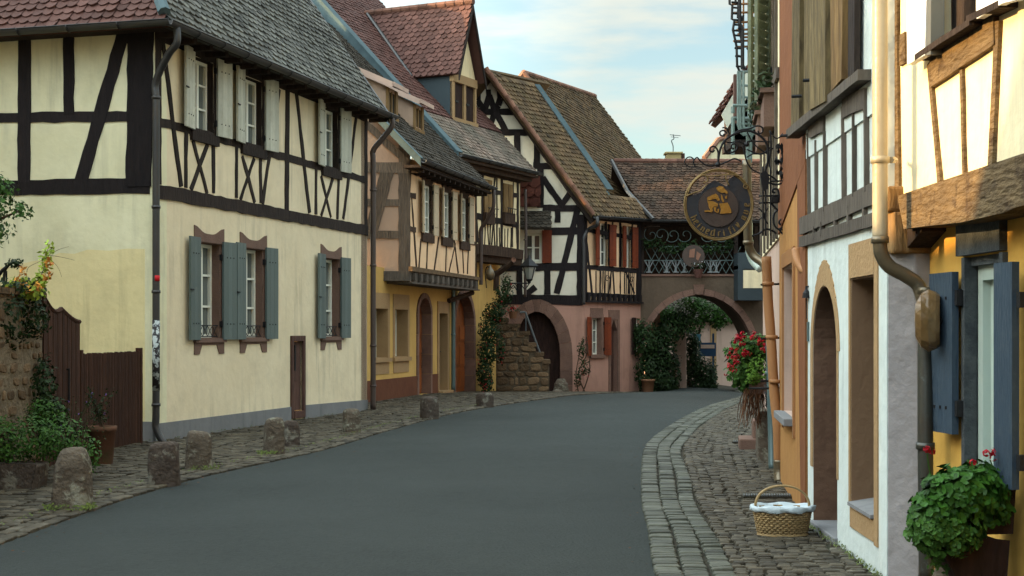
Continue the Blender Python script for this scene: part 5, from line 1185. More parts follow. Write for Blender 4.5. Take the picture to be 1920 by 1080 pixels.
for u, v in ((1500, 254), (1522, 180), (1545, 150)): s_, z_ = fw.st(u, v); tube(mb, [fw.w(s_, z_, .08), fw.w(s_ + .02, z_, .16)], .014, 6)
mb.build('shutter_catch', M['iron'], HW)
# small iron lantern and plate at the corner of the white house
# ---- yellow house, nearest right
HG = thing('house', 'amber yellow house nearest on the right with jettied cream upper wall and slate blue shutters', 'house', (2.6, 8.8, 0))
fg = Fac(2.6, 8.88, .041, -1); fu = fg.shift(.17)
LG = 4.6
o0, o1 = fg.su(1812), fg.su(1890); zt_, zb2 = fg.st(1850, 478)[1], .72
zb2 = 1.08
mb = MB(); wall(mb, fg, rect(0, LG, -.1, 2.5), [rect(o0, o1, .62, zt_)], .4); mb.build('wall', M['yellow'], HG)
mb = MB()  # slate grey window frame and head board
s_a, s_b = fg.su(1806), fg.su(1889); zh = 2.42
fbox(mb, fg, s_a, s_b, zt_ + .01, zh, -.02, .045); fbox(mb, fg, o0, o0 + .05, .62, zt_, -.34, .03); fbox(mb, fg, o1 - .05, o1 + .0, .62, zt_, -.34, .03); fbox(mb, fg, o0, o1, zt_ - .05, zt_, -.34, -.01)
mb.build('window_frame', mat('dark_slate_paint', (.030, .036, .042), .6, .6, 10, .4, 60, col2=(.10, .11, .11)), HG)
window(fg, fg.su(1839, -.07), o1 - .05, .66, zt_ - .05, HG, .05, (0, 0), fr=.085, gm=M['glass_pale'], fm=M['glass_pale'])
mb = MB(); fbox(mb, fg, o0 + .05, fg.su(1839, -.07), .62, zt_ - .05, -.12, -.04); mb.build('window_jamb', M['timber_black'], HG)
sh1 = shutter(fg, fg.su(1812) - .0, -1, .33, 1.00, fg.st(1790, 512)[1], M['sh_blue'], HG, th=.04, ang=4, off=.045, boards=1, catch=False)
# near shutter, half closed over the window
hx = fg.su(1906, .09); mb = MB(); e = (-fg.e * math.cos(.10) + fg.n * math.sin(.10)); nn = (fg.n * math.cos(.10) + fg.e * math.sin(.10))
panel(mb, fg.w(hx, 0, .075), e, nn, .20, fg.st(1890, 915, .1)[1], fg.st(1890, 492, .1)[1], .04, 1); o = mb.build('shutter', M['sh_blue'], HG)
mb = MB()
for v in (562, 868): s_, z_ = fg.st(1910, v, .1); fbox(mb, fg, s_ - .03, s_ + .015, z_ - .04, z_ + .04, .0, .10)
mb.build('hinge', M['iron'], o)
mb = MB()
# upper wall
mb = MB(); zl = 2.26
zlj = fu.st(1690, 400)[1]
wall(mb, fu, rect(-.02, LG, 2.30, 6.2), [rect(fu.su(1765), fu.su(1866), fu.st(1815, 92)[1] + .03, 4.6)], .3); mb.build('wall', M['upper_cream'], HG)
mb = MB(); q = [(510, 882), (1056, 700), (1056, 930), (990, 958), (800, 1000), (640, 1018), (540, 1030)]
qq = [fu.st(1480 + x / 2.4, y / 2.4) for x, y in q]; qq.insert(2, (LG, qq[1][1] + .0)); qq.insert(3, (LG, 2.22)); fprism(mb, fu, qq, -.3, .035)
mb.build('jetty_beam', M['timber_gold'], HG, bevel=.012)
mb = MB(); beams(mb, fu, T8w, [(640, 285, 690, 838, .05), (786, 315, 799, 803, .035), (953, 95, 922, 765, .065), (489, -300, 505, 985, .03)], o1=.018, jit=.005)
beams(mb, fu, T8w, [(655, 325, 945, 130, .17)], o1=.03, jit=.007)
beams(mb, fu, T8w, [(520, 150, 520, 290, .10)], o1=.012)
mb.build('timber_frame', M['timber_gold'], HG)
mb = MB(); beams(mb, fu, T8w, [(640, 258, 895, 98, .035), (880, 88, 1030, 18, .035)], o1=.10, jit=.003); beams(mb, fu, T8w, [(718, -300, 720, 225, .20)], o1=-.05, o0=-.12); mb.build('window_sill', M['timber'], HG)
mb = MB(); q = [fu.st(1480 + x / 2.4, y / 2.4, .08) for x, y in ((540, -300), (640, -300), (625, 248), (545, 292))]; fprism(mb, fu, q, .06, .10); o = mb.build('shutter', M['sh_pale'], HG)
mb = MB(); q = [fu.st(1480 + x / 2.4, y / 2.4, .08) for x, y in ((640, -300), (655, -300), (650, 245), (628, 250))]; fprism(mb, fu, q, .02, .098); 
for yy in (68,): s_, z_ = fu.st(1480 + 665 / 2.4, yy / 2.4); fbox(mb, fu, s_ - .03, s_ + .03, z_ - .04, z_ + .04, .0, .07)
mb.build('hinge', M['zinc'], o)
mb = MB(); q = [fu.st(1480 + x / 2.4, y / 2.4, .08) for x, y in ((855, -300), (1100, -300), (1100, -15), (975, 15), (860, 85))]; fprism(mb, fu, q, .06, .10); mb.build('shutter', M['sh_pale'], HG)
wa, wb = fu.su(1480 + 760 / 2.4), fu.su(1480 + 925 / 2.4); mb = MB(); fbox(mb, fu, wa, wb, fu.st(1800, 70)[1], 4.6, -.14, -.10); mb.build('window', M['white_paint'], HG)
mb = MB(); x = fu.w(-.05, 0, 0); fbox(mb, fu, -.10, .05, 2.08, 2.34, -.35, .07); fbox(mb, fu, -.08, .04, 2.34, 2.5, -.3, .10); mb.build('corbel', M['timber_tan'], HG, bevel=.02)
mb = MB(); fprism(mb, fg, [(-.06, 2.08), (.32, 2.20), (.32, 2.32), (-.06, 2.32)], -.1, .15); mb.build('bracket', M['timber'], HG)
mb = MB(); p0 = fu.w(-.06, 0, -.02); fbox(mb, fu, -.075, -.025, 2.3, 6.2, -.25, .02); mb.build('corner_post', M['timber_gold'], HG)
mb = MB(); fbox(mb, fu, -.05, LG, 6.2, 6.3, -.3, .3); mb.build('soffit', M['soffit'], HG)
a, b = fu.w(LG, 6.25, .4), fu.w(-.05, 6.25, .4); roof3('roof', HG, M['tile_brown'], a, b, b + Vector((4, 0, 5)), [a, b, b + Vector((4, 0, 5)), a + Vector((4, 0, 5))], expo=.3, tw=.25)
# shared bent downpipe between the two
pu = P(1649, 0, 8.55); y_ = 8.55
def pp_(u, v, d): return P(u, v, d)
pipe(HW, [pp_(1650, -260, 8.6), pp_(1650, 0, 8.6), pp_(1650, 200, 8.6), pp_(1650, 380, 8.6), pp_(1650, 452, 8.6)], .046, M['pipe_cream'], clips=[pp_(1650, 300, 8.6)], k=3)
pipe(HW, [pp_(1650, 448, 8.6), pp_(1652, 475, 8.6), pp_(1668, 500, 8.6), pp_(1700, 518, 8.6), pp_(1722, 536, 8.6), pp_(1733, 570, 8.58), pp_(1735, 640, 8.56), pp_(1735, 840, 8.5), pp_(1737, 1000, 8.5), pp_(1737, 1090, 8.5)][:6], .043, M['pipe_bronze'], clips=[pp_(1650, 450, 8.6), pp_(1734, 545, 8.58)], k=5)
pipe(HW, [pp_(1734, 560, 8.58), pp_(1735, 640, 8.56), pp_(1735, 840, 8.5), pp_(1737, 1000, 8.5), pp_(1737, 1090, 8.5)], .046, M['pipe_dark'], clips=[pp_(1735, 836, 8.5)], k=3)
mb = MB(); tube(mb, [pp_(1662, 300, 8.6), pp_(1680, 299, 8.75)], .012, 6); tube(mb, [pp_(1670, 300, 8.62), pp_(1676, 300, 8.66)], .022, 6); mb.build('pipe_bracket', M['pipe_cream'], HW)
wr = thing('wrapped_lamp', 'oval wall lamp wrapped in crinkled brown sheeting beside the bent downpipe', 'lamp', P(1743, 600, 8.3))
mb = MB(); c = P(1741, 601, 8.36); vs = []; fs = []; n = 16; prof = [(.0, -.075), (.06, -.07), (.098, -.04), (.105, 0), (.10, .04), (.09, .06)]
for rr, yy in prof:
    for k in range(n):
        a = 2 * math.pi * k / n; w_ = 1 + U(-.11, .11) * (yy < .03); ex = .50 if True else 1
        vs.append(Vector((c.x + yy * 1.1 + rr * math.cos(a) * ex * w_ * .5, c.y + rr * math.cos(a) * w_ * .8, c.z + rr * 1.68 * math.sin(a) * (w_ * .5 + .5))))
m_ = len(prof)
for i in range(m_ - 1):
    for k in range(n): fs.append((i * n + k, i * n + (k + 1) % n, (i + 1) * n + (k + 1) % n, (i + 1) * n + k))
fs.append(tuple((m_ - 1) * n + k for k in range(n))); mb.add(vs, fs); mb.build('wrapping', M['wrap'], wr, False)
mb = MB(); tube(mb, [Vector((c.x + .05, c.y, c.z)), Vector((c.x + .15, c.y + .1, c.z))], .03, 8); mb.build('arm', M['iron'], wr)
# ---- orange house
HO = thing('house', 'orange house with rust coloured pier and tall deep window beside the white house', 'house', (2.44, 11.8, 0))
fh = Fac(2.44, 11.78, .12, 1); LO = 3.35
a, b = fh.su(1489), fh.su(1470); zt2, zb3 = fh.st(1480, 497)[1], fh.st(1488, 778)[1]
mb = MB(); wall(mb, fh, rect(0, LO, -.1, 3.0), [rect(a, b, .78, zt2)], .45); mb.build('wall', M['orange'], HO)
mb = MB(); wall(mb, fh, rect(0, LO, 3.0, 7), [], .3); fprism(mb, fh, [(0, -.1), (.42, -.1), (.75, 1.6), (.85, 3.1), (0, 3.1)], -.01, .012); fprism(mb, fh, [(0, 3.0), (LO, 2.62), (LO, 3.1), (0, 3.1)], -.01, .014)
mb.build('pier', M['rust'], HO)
mb = MB(); fbox(mb, fh, a - .14, a, .62, zt2 + .14, -.01, .02); fbox(mb, fh, b, b + .12, .62, zt2 + .14, -.01, .02); fbox(mb, fh, a, b, zt2, zt2 + .14, -.01, .022); mb.build('window_surround', M['pipe_orange'], HO)
mb = MB(); lining(mb, fh, a, b, .78, zt2, .4); mb.build('window_reveal', M['paleplaster'], HO)
window(fh, a + .012, b - .012, .80, zt2 - .012, HO, .34, (1, 2), fr=.06)
mb = MB(); fbox(mb, fh, a - .05, b + .05, .72, .79, -.3, .10); mb.build('window_sill', M['plinth'], HO, bevel=.008)
mb = MB(); fbox(mb, fh, -.05, LO + .3, 7, 7.1, -.3, .4); mb.build('soffit', M['soffit'], HO)
p = [P(1437, 482, 15.2), P(1440, 560, 15.15), P(1446, 640, 15.1), P(1452, 740, 15.05), P(1458, 800, 15.0), P(1460, 868, 15.0)]
pipe(HO, p, .052, M['pipe_orange'], clips=[P(1440, 532, 15.16), P(1447, 632, 15.1), P(1454, 715, 15.03)])
pipe(HO, [P(1461, 862, 15.0), P(1461, 885, 15.0), P(1462, 905, 14.95)], .06, M['pipe_bronze'])
mb = MB(); 
for v in (533, 634, 714, 728): d = 15.1; tube(mb, [P(1427, v + 1, 15.15), P(1470, v - 1, 15.3)], .012, 5)
mb.build('pipe_bracket', M['iron'], HO)
pipe(HO, [P(1400, 300, 15.4), P(1402, 380, 15.4), P(1403, 452, 15.4), P(1412, 478, 15.4), P(1432, 494, 15.3), P(1438, 505, 15.2)], .047, M['pipe_bronze'], clips=[P(1403, 455, 15.4)])
pipe(HO, [P(1492, 470, 12.4), P(1496, 490, 12.3), P(1506, 505, 12.2), P(1515, 508, 12.0)], .04, M['pipe_orange'])
# ---- long cream house further along with louvred shutters
HI = thing('house', 'tall cream house with sage green louvred shutters behind the hanging iron sign', 'house', (2.84, 15.2, 0))
fi = Fac(2.86, 15.1, .133, 1); LI = 4.55
mb = MB(); wall(mb, fi, rect(0, LI, -.2, 2.6), [], .3); mb.build('wall', M['paleplaster'], HI)
mb = MB(); wall(mb, fi, rect(0, LI, 2.6, 8.5), [], .3, .02); fbox(mb, fi, LI - .3, LI, -.2, 8.5, -6, -.31); fbox(mb, fi, 0, .3, -.2, 8.5, -6, -.31); mb.build('wall', M['upper_cream'], HI)
mb = MB()
for s_ in (.35, .9, 1.6, 2.4, 3.3, 4.3): hewn(mb, fi, (s_, 2.6), (s_ + .05, 8.4), .09, o0=0, o1=.05)
hewn(mb, fi, (0, 4.35), (4.5, 4.35), .12, o0=0, o1=.06); mb.build('timber_frame', M['timber_grey'], HI)
for s_, ang, w_ in ((.75, 27, .36), (2.35, 29, .38)):
    z0 = fi.st(1450, 205)[1]; z0 = 4.35
    shutter(fi, s_ + .5, -1, w_, z0 - (.15 if s_ < 1 else 0), 6.6, M['louver'], HI, ang=ang, off=.05, louver=True, catch=False, th=.04, ls=.095)
    mb = MB(); fbox(mb, fi, s_ - .2, s_ + .65, z0 - .50, z0 - .12, .04, .16); fbox(mb, fi, s_ - .25, s_ + .7, z0 - .13, z0 - .08, .03, .20); mb.build('window_box', M['brownstone'], HI)
    mb = MB(); 
    for x_ in (s_ - .1, s_ + .5): c = fi.w(x_, z0 - .1, .14); crown(mb, [((c.x, c.y, c.z + .1), (.14, .2, .14))], 70, .07)
    mb.build('leaves', M['leaf_dark'], HI)
mb = MB(); panel(mb, fi.w(3.6, 0, .05), fi.e, fi.n, .5, 4.5, 6.6, .05, 2); mb.build('shutter', M['timber_weather'], HI)
mb = MB(); fbox(mb, fi, -.0, 4.7, 8.5, 8.6, -.3, .5); mb.build('soffit', M['soffit'], HI)
pipe(HI, [P(1443, 640, 16.5), P(1445, 740, 16.45), P(1447, 820, 16.4), P(1448, 880, 16.3)], .043, M['pipe_teal'], clips=[P(1443, 700, 16.5)])
pipe(HI, [P(1404, 418, 18.4), P(1404, 440, 18.4), P(1405, 470, 18.4), P(1412, 490, 18.4), P(1426, 505, 18.3)], .05, M['pipe_pale'], clips=[P(1404, 453, 18.4)])
mb = MB(); fbox(mb, fi, 3.9, 4.4, -.1, .40, 0, .16); fbox(mb, fi, 3.8, 4.5, -.1, .16, 0, .34); mb.build('step', M['brownstone'], HI, bevel=.02)
mb = MB(); fbox(mb, fi, 2.2, 2.9, -.1, .62, 0, .16); mb.build('wall_foot', M['boll'], HI, bevel=.02)
# ---- gabled neighbour with overhanging roof and stacked iron balcony cage
HJ = thing('house', 'dark gabled house with projecting red tiled roof end behind the iron balcony cage', 'house', (5, 30.4, 0))
fj = Fac(4.55, 30.3, 1, 0)
mb = MB(); tip = P(1352, 214, 29.6); top = P(1412, 112, 29.6); ex = Vector((0, 1.6, 0))
fbox(mb, fj, .15, 3.2, 5.55, 6.6, -1.2, 0); wall(mb, fj, [(1.6, -.1), (3.2, -.1), (3.2, 9.3), (2.2, 9.3), (.15, 6.6), (.15, 5.6), (1.6, 5.4)], [], .3); mb.build('wall', M['timber_brown'], HJ)
mb = MB(); fbox(mb, fj, .1, 2.5, 5.5, 5.65, -1.2, .15); hewn(mb, fj, (.1, 6.3), (2.4, 6.3), .12, 0, .06); mb.build('jetty_beam', M['timber'], HJ)
roof3('roof', HJ, M['tile_red'], tip, tip + ex, top, [tip, tip + ex, top + ex, top], expo=.16, tw=.2, lift=.04, slab=.12)
mb = MB(); q = tip + Vector((0, -.02, -.02)); prism3(mb, [q, top + Vector((0, -.02, -.02)), top + Vector((.15, -.02, -.35)), q + Vector((.12, -.02, -.28))], Vector((0, -1, 0)), .05); mb.build('verge_board', M['sh_white'], HJ)
mb = MB(); wall(mb, Fac(6.3, 31.2, .17, 1), rect(0, 14, -.6, 5.5), [], .3); mb.build('wall', M['paleplaster'], HJ)
mb = MB(); c = P(1381, 232, 29); box(mb, (c.x, c.y, c.z), .12, .12, 1.0); mb.build('chimney_pipe', M['door_old'], HJ)
bc = thing('balcony_cage', 'tall cage of thin grey green iron bars projecting from the wall under the sky', 'balcony', P(1395, 250, 21.5))
mb = MB(); D0 = 21.5; dx = .0
for u in (1384, 1388, 1394): tube(mb, [P(u, 135, D0), P(u, 235, D0), P(u + 4, 248, D0), P(u + 12, 254, D0)], .022, 6)
for u in (1404, 1410): tube(mb, [P(u, 60, D0 + .5), P(u, 256, D0 + .3)], .02, 6)
for v in (134, 160, 182, 200, 232, 240, 250): tube(mb, [P(1384 if v < 240 else 1390, v, D0), P(1416, v + 1, D0 + .6)], .02, 5)
for u in (1392,): 
    for v0, v1 in ((200, 222), (222, 300)): tube(mb, [P(u - 18, v0, D0), P(u - 18, v1 - 10, D0)], .03, 6); 
tube(mb, [P(1374, 198, D0), P(1400, 198, D0)], .028, 6); tube(mb, [P(1374, 222, D0), P(1412, 223, D0 + .4)], .034, 6)
for u in (1402, 1407): tube(mb, [P(u, 250, D0 + .2), P(u, 305, D0 + .2)], .03, 6)
mb.build('lower_cage', M['iron_teal'], bc)
mb = MB()
for v, a, b in ((8, 1373, 1414), (24, 1376, 1414), (42, 1378, 1414), (56, 1382, 1414), (64, 1384, 1414), (70, 1392, 1414), (77, 1376, 1414), (88, 1380, 1416)): tube(mb, [P(a, v, D0), P(b, v - 1, D0 + .4)], .018, 5)
for u in (1403, 1394, 1411): tube(mb, [P(u, -60, D0 + .2), P(u, 128, D0 + .2)], .014, 5)
mb.build('upper_rails', M['iron_rust'], bc)
mb = MB()
path = [P(1367, -40, D0), P(1368, 8, D0), P(1373, 10, D0), P(1372, 36, D0), P(1377, 38, D0), P(1374, 56, D0), P(1379, 78, D0), P(1381, 88, D0), P(1382, 124, D0), P(1386, 132, D0)]
tube(mb, path, .02, 5); tube(mb, [q + Vector((.09, 0, .02)) for q in path], .018, 5)
for v in (-8, 4, 14, 25, 37, 46, 57, 66, 78, 90, 105, 124): tube(mb, [P(1371 + v * .07, v, D0), P(1386 + v * .05, v + 1, D0)], .016, 4)
for u0, v0, u1, v1 in ((1386, 24, 1392, 36), (1386, 40, 1394, 54), (1394, 28, 1392, 40), (1400, 90, 1412, 100), (1384, 104, 1392, 108)): tube(mb, [P(u0, v0, D0), P(u1, v1, D0)], .016, 4)
tube(mb, [P(1386, -40, D0), P(1387, 46, D0), P(1392, 56, D0), P(1392, 130, D0)], .03, 6)
mb.build('side_ladder', M['iron'], bc)
# ---- hanging sign
sg = thing('hanging_sign', 'round dark tavern sign with gold ring, gilded figure and blackletter writing', 'sign', P(1347, 383, 14.6))
DS = 14.6; fsn = Fac(0, DS, 1, 0)
def S(u, v, o=0): a, z = fsn.st(u, v); return fsn.w(a, z, o)
cx, cz = fsn.st(1347, 384); Rr = 64 / F * DS; PX = DS / F
def cp(r, a): return (cx + r * math.cos(a), cz + r * math.sin(a) * 1.03)
mb = MB(); A = [math.radians(t) for t in range(-205, 62, 6)]
poly = [cp(Rr, t) for t in A] + [fsn.st(1368, 335), fsn.st(1362, 350), fsn.st(1340, 338), fsn.st(1328, 345), fsn.st(1314, 362), fsn.st(1300, 366)]
fprism(mb, fsn, poly, -.012, .012); mb.build('board', M['signboard'], sg)
mb = MB()
for rr, th in ((Rr, .011), (Rr * .955, .007)): tube(mb, [fsn.w(*cp(rr, math.radians(t)), .014) for t in range(0, 361, 6)], th, 6, cap=False)
mb.build('ring', M['gold_pale'], sg)
mb = MB(); c2 = fsn.st(1346, 388); fprism(mb, fsn, [(c2[0] + .205 * math.cos(t * math.pi / 18), c2[1] + .205 * math.sin(t * math.pi / 18)) for t in range(36)], .012, .03); mb.build('disc', M['sign_disc'], sg, bevel=.004)
mb = MB()  # gilded crouching figure, in the 1041 px crop of the sign
def G_(pts, o1=.042): fprism(mb, fsn, [fsn.st(1280 + x / 7.711, 315 + y / 7.711) for x, y in pts], .025, o1)
G_([(480, 290), (520, 262), (570, 275), (610, 320), (640, 350), (635, 385), (600, 360), (560, 365), (520, 350), (490, 330)])
G_([(345, 430), (420, 395), (470, 375), (500, 400), (530, 470), (500, 480), (470, 450), (430, 455), (390, 470), (350, 475)])
G_([(350, 480), (430, 485), (500, 520), (500, 560), (440, 560), (420, 590), (430, 625), (400, 620), (370, 570)])
G_([(305, 620), (360, 612), (425, 625), (415, 645), (360, 635), (315, 645)])
G_([(545, 380), (560, 400), (590, 490), (575, 505), (550, 460)]); G_([(600, 420), (635, 400), (630, 450), (610, 445)])
G_([(520, 520), (560, 515), (640, 505), (665, 550), (690, 610), (695, 655), (620, 660), (530, 668), (545, 600)])
G_([(440, 570), (480, 575), (470, 620), (500, 640), (490, 600), (520, 590), (515, 640), (495, 655), (450, 630)])
mb.build('figure', M['gold'], sg)
# blackletter strokes around the lower rim; each glyph is drawn from vertical and slanted pen strokes
GL = {'h': [(0, 0, 0, 1.1), (0, .75, .45, .6), (.45, .65, .45, 0)], 'e': [(0, 0, 0, .75), (0, .75, .4, .8), (.4, .8, .35, .45), (.35, .45, .05, .4), (0, 0, .4, .05)], 'i': [(0, 0, 0, .7), (0, .85, .08, .95)],
      'n': [(0, 0, 0, .75), (0, .7, .42, .7), (.42, .7, .42, 0)], 'c': [(0, 0, 0, .75), (0, .75, .4, .8), (0, 0, .4, .05)], 'r': [(0, 0, 0, .75), (0, .7, .4, .8)], 'l': [(0, 0, 0, 1.1), (0, 0, .2, .05)],
      'f': [(0, -.1, 0, 1.0), (0, 1.0, .35, 1.0), (-.12, .65, .3, .65)], 'v': [(0, .85, .12, 0), (.12, 0, .45, .8), (.45, .8, .3, .95)], 'a': [(0, 0, 0, .7), (0, .75, .4, .75), (.4, .8, .4, 0), (0, .05, .4, .1), (0, .4, .4, .35)],
      'u': [(0, .8, 0, 0), (0, .02, .42, .05), (.42, .8, .42, 0)], 'g': [(0, 0, 0, .75), (0, .75, .4, .75), (.4, .8, .4, -.25), (.4, -.25, .05, -.2), (0, .02, .4, .05)]}
mb = MB()
def glyph(ch, ang, hgt):
    r0 = Rr * .90; a = math.radians(ang)
    for x0, y0, x1, y1 in GL[ch]:
        q = []
        for x, y in ((x0, y0), (x1, y1)):
            t = a + (x - .2) * hgt / r0; rr = r0 - y * hgt; q.append(cp(rr, t))
        (ax, az), (bx, bz) = q; d = Vector((bx - ax, bz - az)); L_ = max(d.length, .001); w_ = .0065 if abs(y1 - y0) > .3 else .004; nx, nz = -d.y / L_ * w_, d.x / L_ * w_
        fprism(mb, fsn, [(ax - nx, az - nz), (bx - nx, bz - nz), (bx + nx, bz + nz), (ax + nx, az + nz)], .01, .022)
for ch, ang in zip('heineclr', (-153, -143, -132, -124, -113, -103, -97, -88)): glyph(ch, ang, .062)
for ch, ang in zip('i', (-77,)): glyph(ch, ang, .062)
for ch, ang in zip('fiv', (-64, -55, -46)): glyph(ch, ang, .064)
for ch, ang in zip('aue', (-27, -15, 0)): glyph(ch, ang, .062)
mb.build('lettering', M['gold_pale'], sg)
mb = MB()
tube(mb, smooth_path([S(1286, 368, .02), S(1300, 362, .02), S(1312, 358, .02), S(1326, 345, .02)]), .008, 6); tube(mb, smooth_path([S(1290, 360, .03), S(1297, 345, .03), S(1313, 330, .03), S(1324, 331, .03), S(1326, 340, .03), S(1318, 343, .03)]), .009, 6)
tube(mb, smooth_path([S(1326, 331, .03), S(1345, 330, .03), S(1362, 328, .03), S(1384, 330, .03)]), .007, 6); tube(mb, smooth_path([S(1362, 327, .03), S(1360, 335, .03), S(1366, 348, .03)]), .007, 6)
tube(mb, [fsn.w(*fsn.st(1397 + 4 * math.cos(t), 350 + 4 * math.sin(t)), .03) for t in [k * math.pi / 5 for k in range(11)]], .005, 5)
mb.build('vine_scroll', M['gold_pale'], sg)
br = thing('sign_bracket', 'black wrought iron scroll bracket holding the round sign against the cream wall', 'bracket', P(1474, 400, DS))
mb = MB()
def cr(pts, r=.011, o=0): tube(mb, smooth_path([S(1260 + x / 4, 230 + y / 4, o) for x, y in pts], 4), r, 6)
cr([(345, 330), (350, 260), (365, 190), (400, 130), (470, 85), (560, 60), (640, 85), (700, 140), (722, 220), (715, 300), (700, 360), (690, 420)], .013)
cr([(430, 110), (500, 60), (580, 45), (640, 25), (675, 35), (680, 70), (655, 80), (645, 60)], .009)
cr([(400, 130), (395, 190), (420, 225), (470, 215), (490, 185), (475, 160), (450, 165), (445, 190), (465, 195)], .010)
cr([(395, 100), (365, 95), (360, 70), (385, 58), (405, 75), (395, 92), (385, 85)], .009); cr([(425, 105), (425, 70), (400, 40), (378, 38)], .008)
cr([(345, 270), (345, 215), (320, 180), (290, 185), (285, 210), (305, 220), (318, 205)], .010)
cr([(330, 320), (260, 320), (215, 290), (190, 262), (170, 275), (160, 300), (180, 335)], .008); cr([(190, 330), (130, 330), (95, 300), (110, 265), (140, 258), (165, 275)], .007)
cr([(350, 320), (420, 290), (470, 270), (520, 290)], .009); cr([(385, 130), (430, 150), (500, 140), (560, 170)], .008)
cr([(560, 60), (600, 140), (660, 200), (730, 240)], .008); cr([(560, 260), (620, 230), (680, 235), (740, 180)], .008); cr([(530, 170), (545, 230), (560, 290), (600, 350), (660, 380)], .008)
for x in (680, 700, 735): cr([(x, 330), (x, 450), (x, 620), (x, 850)], .009 if x != 735 else .007, .02)
cr([(650, 550), (800, 548)], .010); cr([(650, 602), (795, 600)], .010); cr([(800, 600), (802, 540), (790, 500), (760, 500), (755, 520), (775, 525)], .011)
cr([(740, 600), (775, 640), (790, 655), (765, 690), (765, 760), (800, 800), (860, 800)], .011); cr([(800, 800), (850, 770), (850, 735), (820, 725), (803, 745), (815, 765), (830, 755)], .011)
cr([(600, 850), (650, 835), (700, 800), (740, 805), (770, 820), (780, 835)], .012); cr([(800, 800), (840, 840), (880, 835), (885, 790)], .010)
cr([(700, 440), (780, 465), (860, 440)], .011); cr([(740, 440), (860, 435)], .009); cr([(670, 380), (740, 400), (800, 445)], .010)
cr([(650, 640), (690, 690), (650, 730)], .008); cr([(720, 640), (690, 700), (720, 760)], .008)
cr([(730, 60), (790, 120), (860, 40)], .008); cr([(745, 380), (730, 300), (745, 180), (735, 60)], .008)
cr([(560, 140), (640, 140), (745, 145)], .008); cr([(560, 200), (660, 235), (760, 190)], .008)
mb.build('scrollwork', M['iron'], br, True)
mb = MB()  # forged leaves hammered around the wall stay
for i in range(26):
    x, y = 760 + U(0, 95), 110 + U(0, 290); a = U(-.3, .3); h = U(40, 80)
    p = [S(1260 + q[0] / 4, 230 + q[1] / 4, U(.02, .08)) for q in ((x, y), (x + 12, y + h * .5), (x + a * 20, y + h), (x - 12, y + h * .45))]; prism3(mb, p, Vector((0, -1, 0)), .006)
mb.build('forged_leaf', M['iron'], br)
mb = MB(); fprism(mb, fsn, [fsn.st(1260 + x / 4, 230 + y / 4) for x, y in ((660, 380), (700, 360), (725, 420), (715, 500), (680, 520), (665, 450))], .0, .05); fprism(mb, fsn, [fsn.st(1260 + x / 4, 230 + y / 4) for x, y in ((740, 560), (795, 555), (790, 600), (745, 600))], .0, .03)
for x, y in ((345, 315), (560, 165), (700, 440)): c = S(1260 + x / 4, 230 + y / 4); lathe(mb, (c.x, c.y, c.z - .02), [(.02, 0), (.03, .02), (.02, .045)], 8)
mb.build('forged_plate', M['iron'], br)
# ---- geranium window box on the orange/cream wall
def blob_plant(name, label, cat, loc, parts, group=None):
    t = thing(name, label, cat, loc, group)
    for nm, m, mbx in parts: mbx.build(nm, m, t)
    return t
D = 17.2; mb = MB(); cA = P(1397, 668, D); cB = P(1421, 690, D - .1)
crown(mb, [(cA, (.26, .22, .25)), (P(1392, 700, D), (.20, .2, .18)), (P(1425, 650, D), (.2, .2, .16)), (P(1405, 722, D), (.16, .12, .10))], 1500, .055, 'round')
m2 = MB(); crown(m2, [(cB, (.155, .16, .165)), (P(1408, 705, D - .15), (.09, .1, .10))], 700, .042, 'oval', .6, .75)
m3 = MB()
for _ in range(95):
    u, v = random.choice([(1383, 640), (1376, 660), (1380, 675), (1388, 630), (1412, 628), (1430, 640), (1425, 635), (1436, 652), (1400, 660), (1372, 690), (1395, 640), (1372, 672)]); flower(m3, P(u + U(-8, 8), v + U(-7, 7), D - U(.22, .34)), .036, 7)
flower(m3, P(1361, 702, D), .035, 8)
m4 = MB(); fi2 = Fac(P(1402, 0, D).x, D, 1, 0); fbox(m4, fi2, 0, .36, P(0, 738, D).z, P(0, 712, D).z, -.12, .1)
m5 = MB()
for _ in range(70):
    p = P(U(1395, 1432), 728, D - U(-.1, .15)); q = p + Vector((U(-.12, .10), U(-.05, .05), -U(.15, .5))); tube(m5, smooth_path([p, (p + q) / 2 + rv3() * .04, q], 2), .006, 4, .003, rv=R())
gA = blob_plant('geranium', 'round bushy geranium with many red blooms hanging on the far right wall', 'plant', P(1400, 730, D), [('leaves', M['leaf_mid'], mb), ('leaves', M['leaf_fresh'], m2), ('flowers', M['flower_red'], m3), ('dry_stems', M['dry'], m5)])
wbx = tag(m4.build('window_box', M['sandstone']), 'clay window box under the red geranium on the right wall', 'planter')
mb = MB(); 
for v in (650, 690, 722, 735): tube(mb, [P(1434, v, 16.6), P(1440, v + 10, 16.5), P(1436, v + 25, 16.55), P(1444, v + 38, 16.5)], .010, 5)
tube(mb, [P(1405, 728, 17.0), P(1440, 728, 16.7)], .014, 5); tag(mb.build('planter_bracket', M['iron']), 'black curled iron holder for the red geranium box', 'bracket')
